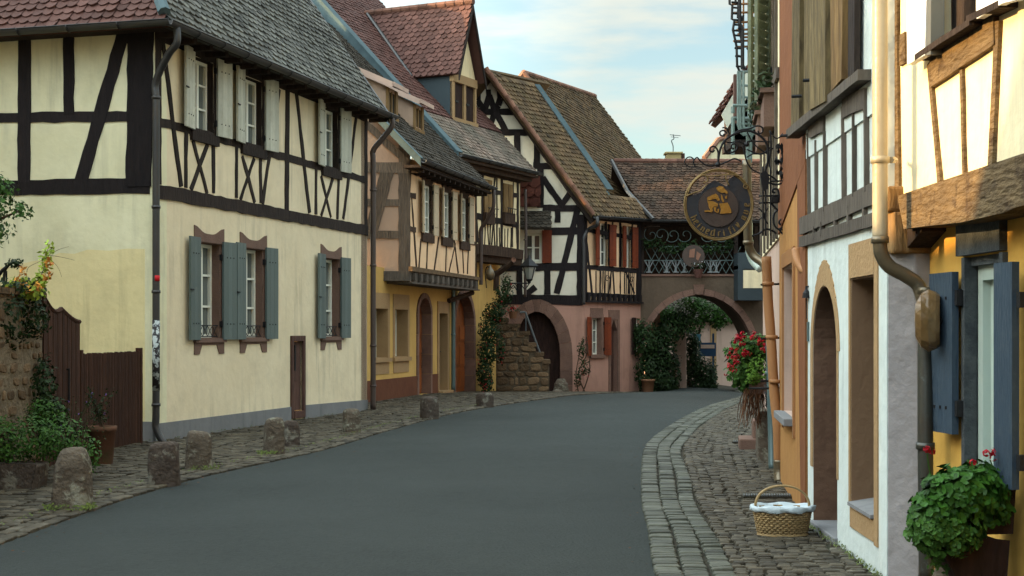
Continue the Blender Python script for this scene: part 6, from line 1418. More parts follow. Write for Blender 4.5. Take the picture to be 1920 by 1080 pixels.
# ---- big green geranium in front of the near blue shutters
Dn = 7.45; t = thing('geranium', 'large round green geranium in a dark wall box in front of the slate blue shutter', 'plant', P(1800, 1020, Dn))
mb = MB(); crown(mb, [(P(1806, 925, Dn - .05), (.22, .2, .145)), (P(1760, 965, Dn - .05), (.15, .18, .14)), (P(1838, 905, Dn), (.13, .15, .11)), (P(1850, 950, Dn), (.12, .15, .12))], 2300, .050, 'round', .35, .5); mb.build('leaves', M['leaf_bright'], t)
mb = MB(); crown(mb, [(P(1775, 1000, Dn - .12), (.19, .15, .12)), (P(1745, 985, Dn - .08), (.12, .15, .11))], 950, .040, 'round', .2, .5)
for s in range(7):
    p = P(U(1725, 1770), U(1000, 1020), Dn); 
    for k in range(14): leaf(mb, p + Vector((U(-.02, .02), U(-.02, .02), -.012 * k)), Vector((-.4, -1, .3)), .028)
mb.build('leaves', M['leaf_mid'], t)
mb = MB()
for u, v, k in ((1738, 843, 7), (1748, 846, 4), (1824, 868, 6), (1850, 850, 8), (1862, 858, 6), (1860, 846, 5)): flower(mb, P(u, v, Dn - .05), .032, k + 4)
mb.build('flowers', M['flower_red'], t)
mb = MB(); 
for u, v in ((1738, 850), (1824, 872), (1856, 862)): tube(mb, smooth_path([P(u, v, Dn - .05), P(u + 12, v + 50, Dn - .03), P(1800, 950, Dn)]), .0035, 5)
mb.build('stems', M['leaf_mid'], t)
mb = MB(); fq = Fac(P(1752, 0, Dn - .10).x, Dn - .10, 1, .12)
prism3(mb, [fq.w(0, .55, 0), fq.w(.40, .50, 0), fq.w(.40, .30, -.02), fq.w(.20, .22, -.02)], -fq.n, .26); prism3(mb, [fq.w(0.0, .55, .0), fq.w(.42, .55, .0), fq.w(.42, .80, .03), fq.w(-.02, .62, .03)], -fq.n, .3)
tag(mb.build('wall_planter', M['door_dark'], bevel=.01), 'dark brown wall box holding the large green geranium', 'planter')
mb = MB(); c = P(1782, 1046, 7.6); lathe(mb, (c.x, c.y, c.z - .25), [(.10, 0), (.095, .15), (.06, .24), (.05, .42)], 14, .05); tag(mb.build('stone_post', M['boll'], None, True), 'small rounded stone guard under the dark wall box', 'stone')
# ---- wicker basket
t = thing('basket', 'oval golden wicker basket lined with a white cloth on the pavement by the arched doorway', 'basket', (2.10, 11.05, 0.01))
bx, by = 2.10, 11.05
def oval(a, rx, ry, z): return Vector((bx + rx * math.cos(a), by + ry * math.sin(a), z))
mb = MB(); n = 56; rows = 12
def brx(z): q = (z - .02) / .24; return .185 + .045 * q, .125 + .035 * q
for r_ in range(rows):
    z = .03 + r_ * .0175; pts = []
    for k in range(n * 2 + 1):
        a = 2 * math.pi * k / (n * 2); rx, ry = brx(z); w_ = .006 * (1 if ((k // 2 + r_) % 2) else -1); pts.append(oval(a, rx + w_, ry + w_, z + U(-.001, .001)))
    tube(mb, pts, .0085, 5, cap=False, rv=R())
mb.build('weave', M['wicker'], t)
mb = MB()
for k in range(n): a = 2 * math.pi * k / n; r0_, r1_ = brx(.02), brx(.2); tube(mb, [oval(a, r0_[0], r0_[1], .015), oval(a, r1_[0], r1_[1], .205)], .005, 4, rv=R())
tube(mb, [oval(2 * math.pi * k / 40, .19, .13, .02) for k in range(41)], .012, 6, cap=False); mb.build('stakes', M['wicker'], t)
mb = MB()
for q in range(3): tube(mb, [Vector((bx + .21 * math.cos(math.pi * k / 20), by + .0 + .012 * (q - 1) , .22 + .175 * math.sin(math.pi * k / 20) ** .8)) for k in range(21)], .009, 6, rv=R())
mb.build('handle', M['wicker'], t, True)
mb = MB(); vs = []; fs = []; n = 48; prof = [(1.0, .200), (1.05, .206), (1.075, .222), (1.07, .240), (1.03, .246), (.96, .242), (.90, .225), (.6, .215), (.05, .22)]
for i, (k_, z) in enumerate(prof):
    for k in range(n):
        a = 2 * math.pi * k / n; q = .008 * math.sin(a * 9 + i) + .006 * math.sin(a * 17); vs.append(oval(a, .235 * k_ + q, .165 * k_ + q, z + .006 * math.sin(a * 7 + i)))
for i in range(len(prof) - 1):
    for k in range(n): fs.append((i * n + k, i * n + (k + 1) % n, (i + 1) * n + (k + 1) % n, (i + 1) * n + k))
mb.add(vs, fs); mb.build('cloth_liner', M['cloth'], t, True)
# ---- drain grates
for k_, (u0, u1, v, lb) in enumerate(((1392, 1482, 938, 'longer slotted drain grate in the pavement behind the basket'), (1374, 1402, 834, 'smaller slotted drain grate farther along the right pavement'))):
    d = 1.6 * F / (v - HV); t = thing('drain_grate', lb, 'grate', P((u0 + u1) / 2, v, d) + Vector((0, 0, .0)), 'drain grates')
    z = .045; x0, x1 = P(u0, v, d).x, P(u1, v, d).x; mb = MB(); hexa(mb, [Vector((x0, d - .07, z - .03)), Vector((x1, d - .07, z - .03)), Vector((x1, d + .07, z - .03)), Vector((x0, d + .07, z - .03)), Vector((x0, d - .07, z - .004)), Vector((x1, d - .07, z - .004)), Vector((x1, d + .07, z - .004)), Vector((x0, d + .07, z - .004))]); mb.build('pit', M['joint'], t)
    mb = MB(); x = x0
    while x < x1 - .01: hexa(mb, [Vector((x, d - .07, z)), Vector((x + .012, d - .07, z)), Vector((x + .032, d + .07, z)), Vector((x + .02, d + .07, z))] + [Vector((x, d - .07, z + .012)), Vector((x + .012, d - .07, z + .012)), Vector((x + .032, d + .07, z + .012)), Vector((x + .02, d + .07, z + .012))]); x += .024
    mb.build('bars', M['zinc'], t)
# ================================================ LEFT SIDE OBJECTS
def boulder(c, sx, sy, h, mname, name, label, cat, group=None, rz=0, top=.88, rnd_top=.10, seed=0, tilt=0):
    rs = random.Random(seed); mb = MB(); n = 20; rings = 9; vs = []; fs = []
    ph = [rs.uniform(0, 6) for _ in range(6)]
    for i in range(rings):
        q = i / (rings - 1); z = h * q; k = 1 - (1 - top) * q
        if i == rings - 1: k *= .78; z = h
        elif i == rings - 2: k *= .95; z = h * (1 - rnd_top)
        for j in range(n):
            a = 2 * math.pi * j / n; cc, ss = math.cos(a), math.sin(a); e = .42
            x = math.copysign(abs(cc) ** e, cc) * sx / 2 * k; y = math.copysign(abs(ss) ** e, ss) * sy / 2 * k
            w_ = 1 + .035 * math.sin(3 * a + ph[0] + z * 9) + .03 * math.sin(5 * a + ph[1] - z * 14) + rs.uniform(-.025, .025)
            x *= w_; y *= w_; X = x * math.cos(rz) - y * math.sin(rz); Y_ = x * math.sin(rz) + y * math.cos(rz)
            vs.append((c[0] + X + tilt * z, c[1] + Y_, c[2] - .04 + z + (.03 * h * math.sin(a + ph[2]) if q > .8 else 0) + rs.uniform(-.004, .004)))
    for i in range(rings - 1):
        for j in range(n): fs.append((i * n + j, i * n + (j + 1) % n, (i + 1) * n + (j + 1) % n, (i + 1) * n + j))
    vs.append((c[0] + tilt * h, c[1], c[2] - .04 + h * 1.015)); k = len(vs) - 1
    for j in range(n): fs.append(((rings - 1) * n + j, (rings - 1) * n + (j + 1) % n, k))
    mb.add(vs, fs); o = mb.build(name, M[mname], None, True); tag(o, label, cat, group)
    sd = o.modifiers.new('sub', 'SUBSURF'); sd.levels = sd.render_levels = 1
    return o
BG = 'guard stones along the left kerb'
bl = [(137, 955, 12.75, .34, .34, .57, 'boll', 'tallest brown guard stone with mossy foot, nearest on the left', .80, .22),
      (308, 908, 14.8, .32, .30, .46, 'boll_dark', 'square dark grey flat topped guard stone, second from the near left', .95, .06),
      (373, 880, 16.4, .32, .28, .46, 'boll', 'pale lichen covered broken guard stone, third from the near left', .88, .08),
      (514, 852, 18.4, .27, .26, .49, 'boll', 'speckled round topped guard stone in front of a darker one near the house wall', .90, .10),
      (546, 838, 19.6, .22, .22, .38, 'boll_dark', 'small dark guard stone half hidden behind the speckled one', .92, .10),
      (659, 812, 22.2, .26, .24, .40, 'boll', 'pale tapered guard stone in front of the brown corner downpipe', .92, .08),
      (805, 785, 25.9, .30, .28, .42, 'boll_dark', 'square dark guard stone in front of the arched orange door', .94, .05),
      (909, 763, 29.9, .31, .30, .31, 'boll_dark', 'low square guard stone below the climbing rose', 1.0, .04)]
for i, (u, v, d, sx, sy, h, mn, lb, tp, rt) in enumerate(bl): 
    p = P(u, v, d); boulder((p.x, p.y, gz(d) + .02), sx, sy, h, mn, 'guard_stone', lb, 'stone', BG, .1 * i, tp, rt, i + 3)
mb = MB(); 
for _ in range(260): p = Vector((-3.93 + .18 * math.cos(_), 12.72 - .14 * abs(math.sin(_ * 1.7)), .02)) + Vector((U(-.05, .05), U(-.05, .05), 0)); leaf(mb, p + Vector((0, 0, U(0, .04))), Vector((U(-.6, .6), -1, .5)), U(.02, .045))
for _ in range(90): p = Vector((-3.55 + U(-.14, .2), 16.28 + U(-.05, .05), .02)); leaf(mb, p + Vector((0, 0, U(0, .03))), Vector((U(-.6, .6), -1, .5)), U(.015, .035))
for _ in range(120): p = Vector((-3.07 + U(-.2, .05), 18.25 + U(-.04, .04), .02)); leaf(mb, p + Vector((0, 0, U(0, .03))), Vector((U(-.6, .6), -1, .5)), U(.015, .035))
for _ in range(700): d_ = U(7.5, 11.6); leaf(mb, Vector((rw(d_) - .01 - abs(random.gauss(0, .02)), d_, .03 + U(0, .02))), Vector((-1, U(-.6, .6), .6)), U(.012, .03))
for _ in range(900):
    d_ = U(11, 30); side = random.choice((0, 1)); x_ = lk(d_) - .27 if side else lw(d_) + .03
    leaf(mb, Vector((x_ + random.gauss(0, .025), d_, gz(d_) + .04 + U(0, .015))), Vector((U(-.5, .5), -.6, .8)), U(.01, .028))
tag(mb.build('weeds', M['grass']), 'small weeds growing at the foot of walls and stones', 'weeds', kind='stuff')
mb = MB()
for _ in range(170):
    d_ = U(9, 34); e_ = random.choice((0, 0, 1)); x_ = lk(d_) + abs(random.gauss(0, .35)) + .03 if e_ == 0 else rk(d_) - abs(random.gauss(0, .12)) - .02
    leaf(mb, Vector((x_, d_, gz(d_) + .012 + .04 * math.sin(math.pi * min(1, max(0, (x_ - lk(d_)) / (rk(d_) - lk(d_))))))), Vector((U(-.3, .3), U(-.3, .3), 1)), U(.015, .04))
tag(mb.build('fallen_leaves', M['dry']), 'scattered dry leaves and grit along the road edges', 'leaves', kind='stuff')
def rubble(mb, f, s0, s1, z0, z1, size=.22, o=.0, keep=None, prd=.05, skip=0, fill=1.0):
    z = z0
    while z < z1 - .03:
        h = min(size * U(.42, 1.1), z1 - z); s = s0 + U(-.1, 0)
        while s < s1 - .02:
            w_ = size * U(.5, 2.1); a, b = max(s, s0), min(s + w_, s1)
            if R() >= skip and b - a > .05 and (keep is None or keep((a + b) / 2, z + h / 2)):
                g = .012; n = 9; c = ((a + b) / 2, z + h / 2 + U(-.01, .01)); ha, hb = ((b - a) / 2 - g) * fill, (h / 2 - g) * fill; rot = U(-.22, .22); ot = o + U(.3, 1) * prd; ring = []
                for k in range(n):
                    t_ = 2 * math.pi * k / n + .3; cc, ss = math.cos(t_), math.sin(t_); ring.append((c[0] + math.copysign(abs(cc) ** .6, cc) * ha * U(.88, 1.05), c[1] + math.copysign(abs(ss) ** .6, ss) * hb * U(.88, 1.05) + rot * cc * ha))
                A_ = [f.w(x, z_, o - .02) for x, z_ in ring]; B_ = [f.w(x, z_, ot - .012) for x, z_ in ring]; C_ = [f.w(c[0] + (x - c[0]) * .78, c[1] + (z_ - c[1]) * .78, ot) for x, z_ in ring]
                fs = [(k, (k + 1) % n, n + (k + 1) % n, n + k) for k in range(n)] + [(n + k, n + (k + 1) % n, 2 * n + (k + 1) % n, 2 * n + k) for k in range(n)] + [tuple(2 * n + k for k in range(n))]
                mb.add(A_ + B_ + C_, fs, R())
            s += w_
        z += h
gw_ = thing('garden_wall', 'rough rubble stone garden wall at the left edge overgrown with vines', 'wall', (-5.35, 14, 0))
fgw = Fac(-5.22, 10.6, 0.0, 1); fge = Fac(-5.22, 15.78, -1, 0)
mb = MB(); fbox(mb, fgw, 0, 5.2, -.1, 2.0, -.45, 0); mb.build('core', M['mortar_pale'], gw_)
mb = MB(); rubble(mb, fgw, 0, 5.2, 0, 2.0, .17, 0, None, .022, .28, .82); rubble(mb, Fac(-5.67, 10.6, 1, 0), 0, .45, 0, 2.0, .2)
for i in range(22): box(mb, (-5.44, 10.75 + i * .236, 1.98), .52, .22, U(.06, .10), U(-.06, .06), R())
mb.build('stones', M['rubble'], gw_)
gt = thing('garden_gate', 'brown board gate with a swept curved top between stone wall and slatted fence', 'gate', (-5.25, 15.85, 0))
fgt = Fac(-5.24, 15.86, -.10, 1.75); Lg = 1.72
mb = MB(); fbox(mb, fgt, 0, .12, 0, 2.02, -.12, .02); mb.build('post', M['fence'], gt)
mb = MB(); n = 15
def gtop(q): return 1.95 - .10 * math.sin(math.pi * min(1, q * 2.2)) * (q < .45) - (.25 * (3 * q * q - 2 * q ** 3)) 
for i in range(n):
    a, b = .14 + (Lg - .14) * i / n + .003, .14 + (Lg - .14) * (i + 1) / n - .003; q0, q1 = i / n, (i + 1) / n
    fprism(mb, fgt, [(a, .06), (b, .06), (b, gtop(q1)), (a, gtop(q0))], -.03, .0 + .004 * (i % 2), R())
mb.build('boards', M['fence'], gt)
mb = MB(); tube(mb, [fgt.w(.14 + (Lg - .14) * q / 20, gtop(q / 20) + .01, -.01) for q in range(21)], .03, 6); mb.build('top_rail', M['fence'], gt)
mb = MB(); tube(mb, [fgt.w(Lg * .62, .75, .03), fgt.w(Lg * .62, 1.15, .03)], .012, 6); 
for z in (.76, 1.14): tube(mb, [fgt.w(Lg * .62, z, .0), fgt.w(Lg * .62, z, .035)], .012, 6)
mb.build('handle', M['iron'], gt)
fn = thing('slatted_fence', 'low red brown fence of thin upright slats beside the curved gate', 'fence', (-5.33, 17.65, 0))
ff = Fac(-5.345, 17.64, .15, 2.25); Lf = 2.22
mb = MB(); n = 40
for i in range(n): a = Lf * i / n; fbox(mb, ff, a + .004, a + Lf / n - .010, .05, 1.31 + U(-.006, .012), -.012, .008 + U(0, .003), R())
mb.build('slats', M['fence'], fn)
mb = MB(); fbox(mb, ff, 0, Lf, .22, .29, -.05, -.013); fbox(mb, ff, 0, Lf, 1.08, 1.15, -.05, -.013); mb.build('rail', M['fence'], fn)
for a in (-.04, Lf): mb = MB(); fbox(mb, ff, a, a + .07, 0, 1.36, -.06, .02); mb.build('post', M['fence'], fn)
def pot(c, r0, r1, h, m, name, label, cat):
    mb = MB(); lathe(mb, c, [(r0 * .97, 0), (r0, .01), (r1 * .97, h * .86), (r1 * 1.05, h * .87), (r1 * 1.06, h), (r1 * .9, h), (r1 * .88, h * .93)], 22, .01); return tag(mb.build(name, m, None, True), label, cat)
pot((-4.86, 16.85, .02), .125, .165, .45, M['terracotta'], 'flower_pot', 'tall mossy terracotta pot standing before the slatted fence', 'pot')
t = thing('potted_shrub', 'sparse leggy shrub growing from the tall terracotta pot', 'plant', (-4.86, 16.85, .44))
mb = MB(); m2 = MB()
for _ in range(9):
    a = U(-.3, .3); e = Vector((-4.86 + a, 16.85 + U(-.12, .1), .44 + U(.25, .52))); p = smooth_path([Vector((-4.86, 16.85, .40)), Vector((-4.86 + a * .4, 16.85, .62)), e], 4); tube(mb, p, .006, 5, .002)
    for q in p[3:]:
        for k in range(5): leaf(m2, q + rv3() * .04, rv3() + Vector((0, -.5, .5)), U(.025, .045))
mb.build('stems', M['bark'], t); m2.build('leaves', M['leaf_dark'], t)
mb = MB(); c = P(35, 915, 14.35); x0 = -5.5; x1 = P(75, 0, 14.35).x
prof = [(x0, 0), (x1 - .02, 0), (x1 + .01, .25), (x0, .27)]; fz = Fac(0, 14.15, 1, 0); fprism(mb, fz, prof, -.40, 0)
tag(mb.build('stone_trough', M['boll_dark'], bevel=.02), 'long low stone trough beneath the leafy bush on the left', 'trough')
t = thing('bush', 'low spreading dark green bush at the foot of the garden wall with violet blooms', 'bush', (-4.85, 14.75, 0))
mb = MB(); crown(mb, [((-4.98, 14.6, .50), (.42, .35, .27)), ((-4.66, 14.75, .46), (.30, .35, .26)), ((-5.3, 14.4, .45), (.40, .3, .27)), ((-4.45, 14.9, .30), (.16, .2, .22)), ((-4.88, 14.9, .74), (.24, .25, .16))], 4200, .042, 'oval', .4, .45); mb.build('leaves', M['leaf_mid'], t)
mb = MB(); m2 = MB()
for _ in range(26):
    e = Vector((-4.55 + U(-.35, .28), 14.85 + U(-.1, .3), .55 + U(0, .42))); tube(m2, [Vector((-4.65, 14.85, .4)), e], .003, 4, .0015)
    for k in range(6): leaf(m2, e - Vector((0, 0, .05 * k)) + rv3() * .02, rv3(), .03)
    if _ % 2: flower(mb, e, .018, 5)
mb.build('flowers', M['flower_violet'], t); m2.build('leaves', M['leaf_dark'], t)
t = thing('ivy', 'dark ivy trailing down the end of the stone garden wall', 'vine', (-5.2, 15.6, 0))
mb = MB(); crown(mb, [((-5.14, 15.6, .95), (.12, .25, .38)), ((-5.1, 15.7, .62), (.18, .25, .3)), ((-5.16, 15.4, 1.75), (.12, .35, .25)), ((-5.2, 14.9, 1.72), (.10, .4, .3)), ((-5.25, 15.2, 2.05), (.25, .5, .10))], 1900, .06, 'oval', .1, .5); mb.build('leaves', M['leaf_dark'], t)
t = thing('climbing_vine', 'bright yellow green vine, sunlight put into its leaf colour, with reddish leaves rising above the garden wall', 'vine', (-5.3, 15.3, 2.0))
mb = MB(); m2 = MB(); m3 = MB(); DV = 15.1
tall = [P(60, 540, DV), P(75, 520, DV), P(84, 500, DV), P(88, 480, DV), P(92, 463, DV)]
for q in smooth_path(tall, 5):
    for k in range(7): leaf(mb, q + rv3() * .055, rv3() + Vector((0, -.8, .5)), U(.04, .075))
for c_, rr, n_ in ((P(60, 548, DV), (.16, .15, .09), 190), (P(35, 535, DV), (.14, .15, .09), 110), (P(25, 548, DV), (.2, .15, .07), 90), (P(74, 530, DV), (.06, .08, .10), 70)): crown(mb, [(c_, rr)], n_, .062, 'oval', .3, .2)
for u, v in ((30, 528), (92, 492), (15, 545), (42, 508), (40, 535), (90, 517), (28, 545), (58, 545), (72, 538)): crown(m2, [(P(u, v, DV - .1), (.05, .05, .04))], 18, .055, 'oval', .2, .2)
for pts in ([(88, 480), (110, 468), (130, 462)], [(88, 478), (115, 482), (140, 488)], [(92, 485), (108, 500), (116, 520)], [(50, 510), (55, 500), (75, 490), (88, 482)]): tube(m3, smooth_path([P(u, v, DV) for u, v in pts]), .003, 4, .0015)
tube(m3, smooth_path([P(30, 560, DV), P(55, 540, DV), P(78, 515, DV), P(90, 465, DV)]), .008, 5, .003)
mb.build('leaves', M['leaf_yellow'], t); m2.build('leaves', M['leaf_gold'], t, label='red and gold leaves'); m3.build('stems', M['bark'], t)
t = thing('plant_hook', 'dark curved iron hook with small leafy cap on top of the garden wall', 'hook', P(8, 545, 15.2))
mb = MB(); tube(mb, smooth_path([P(8, 548, 15.2), P(8, 515, 15.2), P(14, 500, 15.2), P(26, 492, 15.2), P(38, 500, 15.2)]), .014, 6); tube(mb, [P(12, 545, 15.25), P(12, 508, 15.25)], .010, 5); tube(mb, smooth_path([P(-10, 530, 15.2), P(2, 510, 15.2), P(14, 500, 15.2)]), .02, 6); mb.build('hook', M['iron'], t)
mb = MB(); crown(mb, [(P(27, 493, 15.2), (.09, .08, .05))], 150, .04, 'oval', .4, .3); mb.build('leaves', M['leaf_dark'], t)
t = thing('tree', 'leafy tree branch reaching in from the left edge beside the cream house', 'tree', (-6.0, 13.8, 0))
mb = MB(); br_ = [((-6.0, 13.8, 0), (-6.02, 13.8, 1.6), (-5.9, 13.8, 2.4), .09, .06), ((-5.9, 13.8, 2.4), (-5.5, 13.75, 2.75), (-5.0, 13.7, 2.95), .05, .015), ((-5.9, 13.8, 2.4), (-5.9, 13.8, 3.0), (-5.7, 13.9, 3.6), .05, .015), ((-5.5, 13.75, 2.75), (-5.2, 13.7, 2.6), (-4.75, 13.7, 2.75), .03, .008), ((-5.9, 13.8, 2.4), (-6.4, 13.8, 3.0), (-6.8, 13.9, 3.4), .05, .015)]
for a, b, c, r0_, r1_ in br_: tube(mb, smooth_path([a, b, c], 5), r0_, 8, r1_)
mb.build('trunk', M['bark'], t)
mb = MB(); crown(mb, [((-5.10, 13.7, 2.78), (.34, .35, .22)), ((-5.0, 13.7, 2.55), (.20, .25, .13)), ((-4.98, 13.7, 2.95), (.22, .25, .18)), ((-5.3, 13.75, 3.0), (.38, .35, .20)), ((-5.7, 13.8, 3.4), (.5, .5, .4)), ((-6.3, 13.8, 3.4), (.6, .6, .5)), ((-4.72, 13.7, 2.76), (.10, .12, .10)), ((-5.0, 13.7, 3.05), (.16, .2, .07)), ((-5.6, 13.7, 2.8), (.4, .4, .3))], 7500, .05, 'oval', .3, .25); mb.build('crown', M['leaf_mid'], t)
# ---- stair, lantern, vines near the bend
st_ = thing('stone_stair', 'rubble sandstone stair rising left beside the large dark arched door', 'stair', (.1, 40, -.15))
fst = Fac(0, 39.6, 1, 0); S2 = lambda u, v: fst.st(u, v)
steps = [(930, 598), (952, 598), (952, 608), (974, 608), (974, 622), (992, 622), (992, 644), (1004, 644), (1004, 662), (1018, 662), (1018, 676), (1030, 676), (1030, 700)]
pf = [fst.st(930, 760)] + [S2(u, v) for u, v in steps] + [fst.st(1030, 760)]
mb = MB(); fprism(mb, fst, pf, -1.0, 0); mb.build('core', M['mortar'], st_)
def keep_st(s, z):
    for i in range(0, len(steps) - 1):
        a, za = S2(*steps[i]); b, zb_ = S2(*steps[i + 1])
        if a <= s <= b and b > a: return z < za - .06
    return False
mb = MB(); rubble(mb, fst, S2(930, 0)[0], S2(1030, 0)[0], -.3, S2(0, 598)[1], .24, 0, keep_st)
for i in range(0, len(steps) - 1, 2):
    a, z = S2(*steps[i]); b, _ = S2(*steps[i + 1])
    if b > a: fbox(mb, fst, a - .02, b + .03, z - .09, z + .02, -1.02, .05, R())
mb.build('stones', M['rubble'], st_)
mb = MB(); tube(mb, [fst.w(*S2(985, 585), -.1), fst.w(*S2(1016, 672), -.1)], .03, 7); tube(mb, [fst.w(*S2(985, 585), -.1), fst.w(*S2(975, 586), -.1)], .03, 7); tube(mb, [fst.w(*S2(986, 590), -.1), fst.w(*S2(986, 624), -.1)], .02, 6); tube(mb, [fst.w(*S2(1016, 672), -.1), fst.w(*S2(1016, 690), -.1)], .025, 6)
mb.build('handrail', M['zinc'], st_)
t = thing('flower_pot', 'small pot of red flowers standing on top of the stone stair', 'pot', P(962, 600, 39.8)); mb = MB(); c = P(962, 598, 39.8); lathe(mb, (c.x, c.y, c.z + .01), [(.09, 0), (.13, .18), (.14, .2)], 12); mb.build('pot', M['pot_tan'], t); mb = MB(); crown(mb, [(c + Vector((0, 0, .26)), (.18, .15, .12))], 90, .07); mb.build('leaves', M['leaf_dark'], t); mb = MB()
for _ in range(9): flower(mb, c + Vector((U(-.15, .15), -.1, .26 + U(-.05, .1))), .05, 5)
mb.build('flowers', M['flower_red'], t)
lt = thing('street_lantern', 'four sided black lantern on a scrolled iron arm beside the timber bay', 'lantern', P(955, 540, 38.6))
DL = 38.6; fl = Fac(0, DL, 1, 0); L_ = lambda u, v, o=0: P(u, v, DL - o); c = P(992, 505, DL)
mb = MB(); 
for (z0, w0, z1, w1_) in ((P(0, 500, DL).z, .34, P(0, 486, DL).z, .10),): 
    a, b = w0 / 1.41, w1_ / 1.41; lathe(mb, (c.x, c.y, z0), [(a, 0), (a * 1.05, .02), (b, z1 - z0), (.04, z1 - z0 + .05), (.0, z1 - z0 + .12)], 4)
zt, zb_ = P(0, 501, DL).z, P(0, 524, DL).z
for k in range(4):
    a = math.pi / 4 + k * math.pi / 2 + .0; a2 = a + math.pi / 2; tp_ = Vector((c.x + .21 * math.cos(a), c.y + .21 * math.sin(a), zt)); bt_ = Vector((c.x + .11 * math.cos(a), c.y + .11 * math.sin(a), zb_)); tube(mb, [tp_, bt_], .014, 5)
    tube(mb, [bt_, Vector((c.x + .11 * math.cos(a2), c.y + .11 * math.sin(a2), zb_))], .014, 5)
lathe(mb, (c.x, c.y, zb_ - .12), [(.02, 0), (.04, .05), (.11, .12)], 8); mb.build('lantern_frame', M['iron'], lt)
mb = MB(); lathe(mb, (c.x, c.y, zb_ + .01), [(.095, 0), (.19, zt - zb_ - .02)], 4); mb.build('glass', M['lampglass'], lt)
mb = MB(); tube(mb, smooth_path([L_(952, 531), L_(985, 531), L_(994, 530), L_(993, 526)]), .02, 6)
tube(mb, smooth_path([L_(955, 546), L_(963, 535), L_(970, 545), L_(976, 533), L_(984, 542), L_(992, 532)]), .014, 5); tube(mb, [L_(952, 528), L_(952, 552)], .025, 6); tube(mb, spiral(fl, (fl.st(962, 537)), .09, .02, 0, 1.3), .012, 5); mb.build('arm', M['iron'], lt)
wl = thing('wall_lantern', 'old brass wall lantern under the curved bay on the yellow wall', 'lantern', P(919, 515, 38.5)); mb = MB(); c = P(919, 526, 38.3); lathe(mb, (c.x, c.y, c.z - .0), [(.03, 0), (.11, .06), (.13, .17), (.10, .28), (.04, .34), (.02, .42)], 12); mb.build('shade', M['pipe_bronze'], wl, True); mb = MB(); tube(mb, smooth_path([P(912, 540, 38.5), P(910, 510, 38.5), P(914, 500, 38.4), P(919, 505, 38.3)]), .015, 5); mb.build('arm', M['iron'], wl)
wb = thing('carved_bracket', 'carved wooden corner beam with a round flower end under the bay', 'beam', P(940, 500, 39)); mb = MB(); tube(mb, [P(930, 545, 39.2), P(931, 508, 39.2)], .08, 8); tube(mb, [P(928, 516, 39.2), P(950, 500, 39), P(962, 490, 38.9)], .09, 6, .07); mb.build('beam', M['timber_brown'], wb); mb = MB(); c = P(963, 487, 38.75)
for k in range(8): a = k * math.pi / 4; leaf(mb, Vector((c.x, c.y, c.z)), Vector((.3, -1, .1)) + rv3() * .3, .13, 'round')
mb.build('flower_end', M['tile_orange'], wb)
def vine(name, label, loc, blobs, n, size, m, fl=None, fm=None, nf=0, stem=None, kind='oval'):
    t = thing(name, label, 'vine', loc); mb = MB(); crown(mb, blobs, n, size, kind, .2, .35); mb.build('leaves', m, t)
    if nf:
        mb = MB()
        for _ in range(nf):
            c, rr = random.choice(blobs); flower(mb, Vector(c) + Vector((U(-1, 1) * rr[0] * .9, -rr[1] * .9, U(-1, 1) * rr[2] * .9)), .035, 4)
        mb.build('flowers', fm, t)
    if stem: 
        mb = MB()
        for s_ in stem: tube(mb, smooth_path(s_, 4), .025, 6, .01)
        mb.build('stem', M['bark'], t)
    return t
dv = 38.3
vine('climbing_rose', 'tall dark climbing rose leaning against the yellow wall by the stair', P(910, 738, dv), [(P(909, 700, dv), (.24, .2, .5)), (P(914, 660, dv), (.30, .2, .45)), (P(918, 620, dv), (.32, .2, .45)), (P(930, 585, dv), (.36, .2, .35)), (P(944, 555, dv), (.24, .2, .35)), (P(950, 530, dv), (.13, .15, .28)), (P(912, 720, dv), (.2, .2, .25)), (P(940, 650, dv), (.1, .1, .5))], 3600, .085, M['leaf_dark'], nf=55, fm=M['flower_red'], stem=[[P(910, 740, dv), P(914, 660, dv), P(940, 560, dv)]])
vine('climbing_rose', 'thin climbing rose with bare pinkish stems at the pink house corner', P(1093, 738, 43), [(P(1091, 655, 42.9), (.16, .1, .38)), (P(1096, 690, 42.9), (.2, .1, .3)), (P(1083, 710, 42.9), (.12, .1, .3))], 420, .08, M['leaf_dark'], nf=10, fm=M['flower_red'], stem=[[P(1085, 738, 42.9), P(1080, 700, 42.9), P(1092, 640, 42.9)], [P(1092, 738, 42.9), P(1106, 690, 42.9), P(1098, 635, 42.9)], [P(1098, 738, 42.9), P(1085, 700, 42.9), P(1102, 660, 42.9), P(1100, 632, 42.9)]])
vine('ivy', 'dense dark ivy covering the left side of the archway', P(1230, 738, 46), [(P(1215, 700, 45.7), (.45, .3, .8)), (P(1210, 640, 45.7), (.45, .3, .7)), (P(1240, 660, 46.8), (.5, .3, .9)), (P(1255, 620, 46.8), (.6, .3, .5)), (P(1240, 720, 46.6), (.5, .3, .5)), (P(1275, 600, 47.2), (.5, .3, .4)), (P(1200, 620, 45.7), (.2, .2, .3)), (P(1262, 700, 47.5), (.3, .3, .9)), (P(1235, 690, 47.2), (.5, .3, 1.0))], 6500, .13, M['leaf_dark'], nf=0)
vine('ivy', 'bushy creeper around the dark post just beyond the archway', P(1305, 738, 50.5), [(P(1300, 680, 50.5), (.35, .3, .9)), (P(1322, 700, 50.5), (.45, .3, .6)), (P(1310, 725, 50.5), (.5, .3, .4)), (P(1298, 640, 50.5), (.3, .3, .4)), (P(1335, 715, 50.5), (.2, .2, .6))], 3600, .12, M['leaf_dark'], nf=0)
t = thing('tree', 'light green leafy tree crown framed inside the archway', 'tree', P(1300, 738, 53)); mb = MB(); tube(mb, smooth_path([P(1292, 745, 53), P(1294, 680, 53), P(1315, 610, 53)]), .09, 8, .05); mb.build('trunk', M['bark'], t)
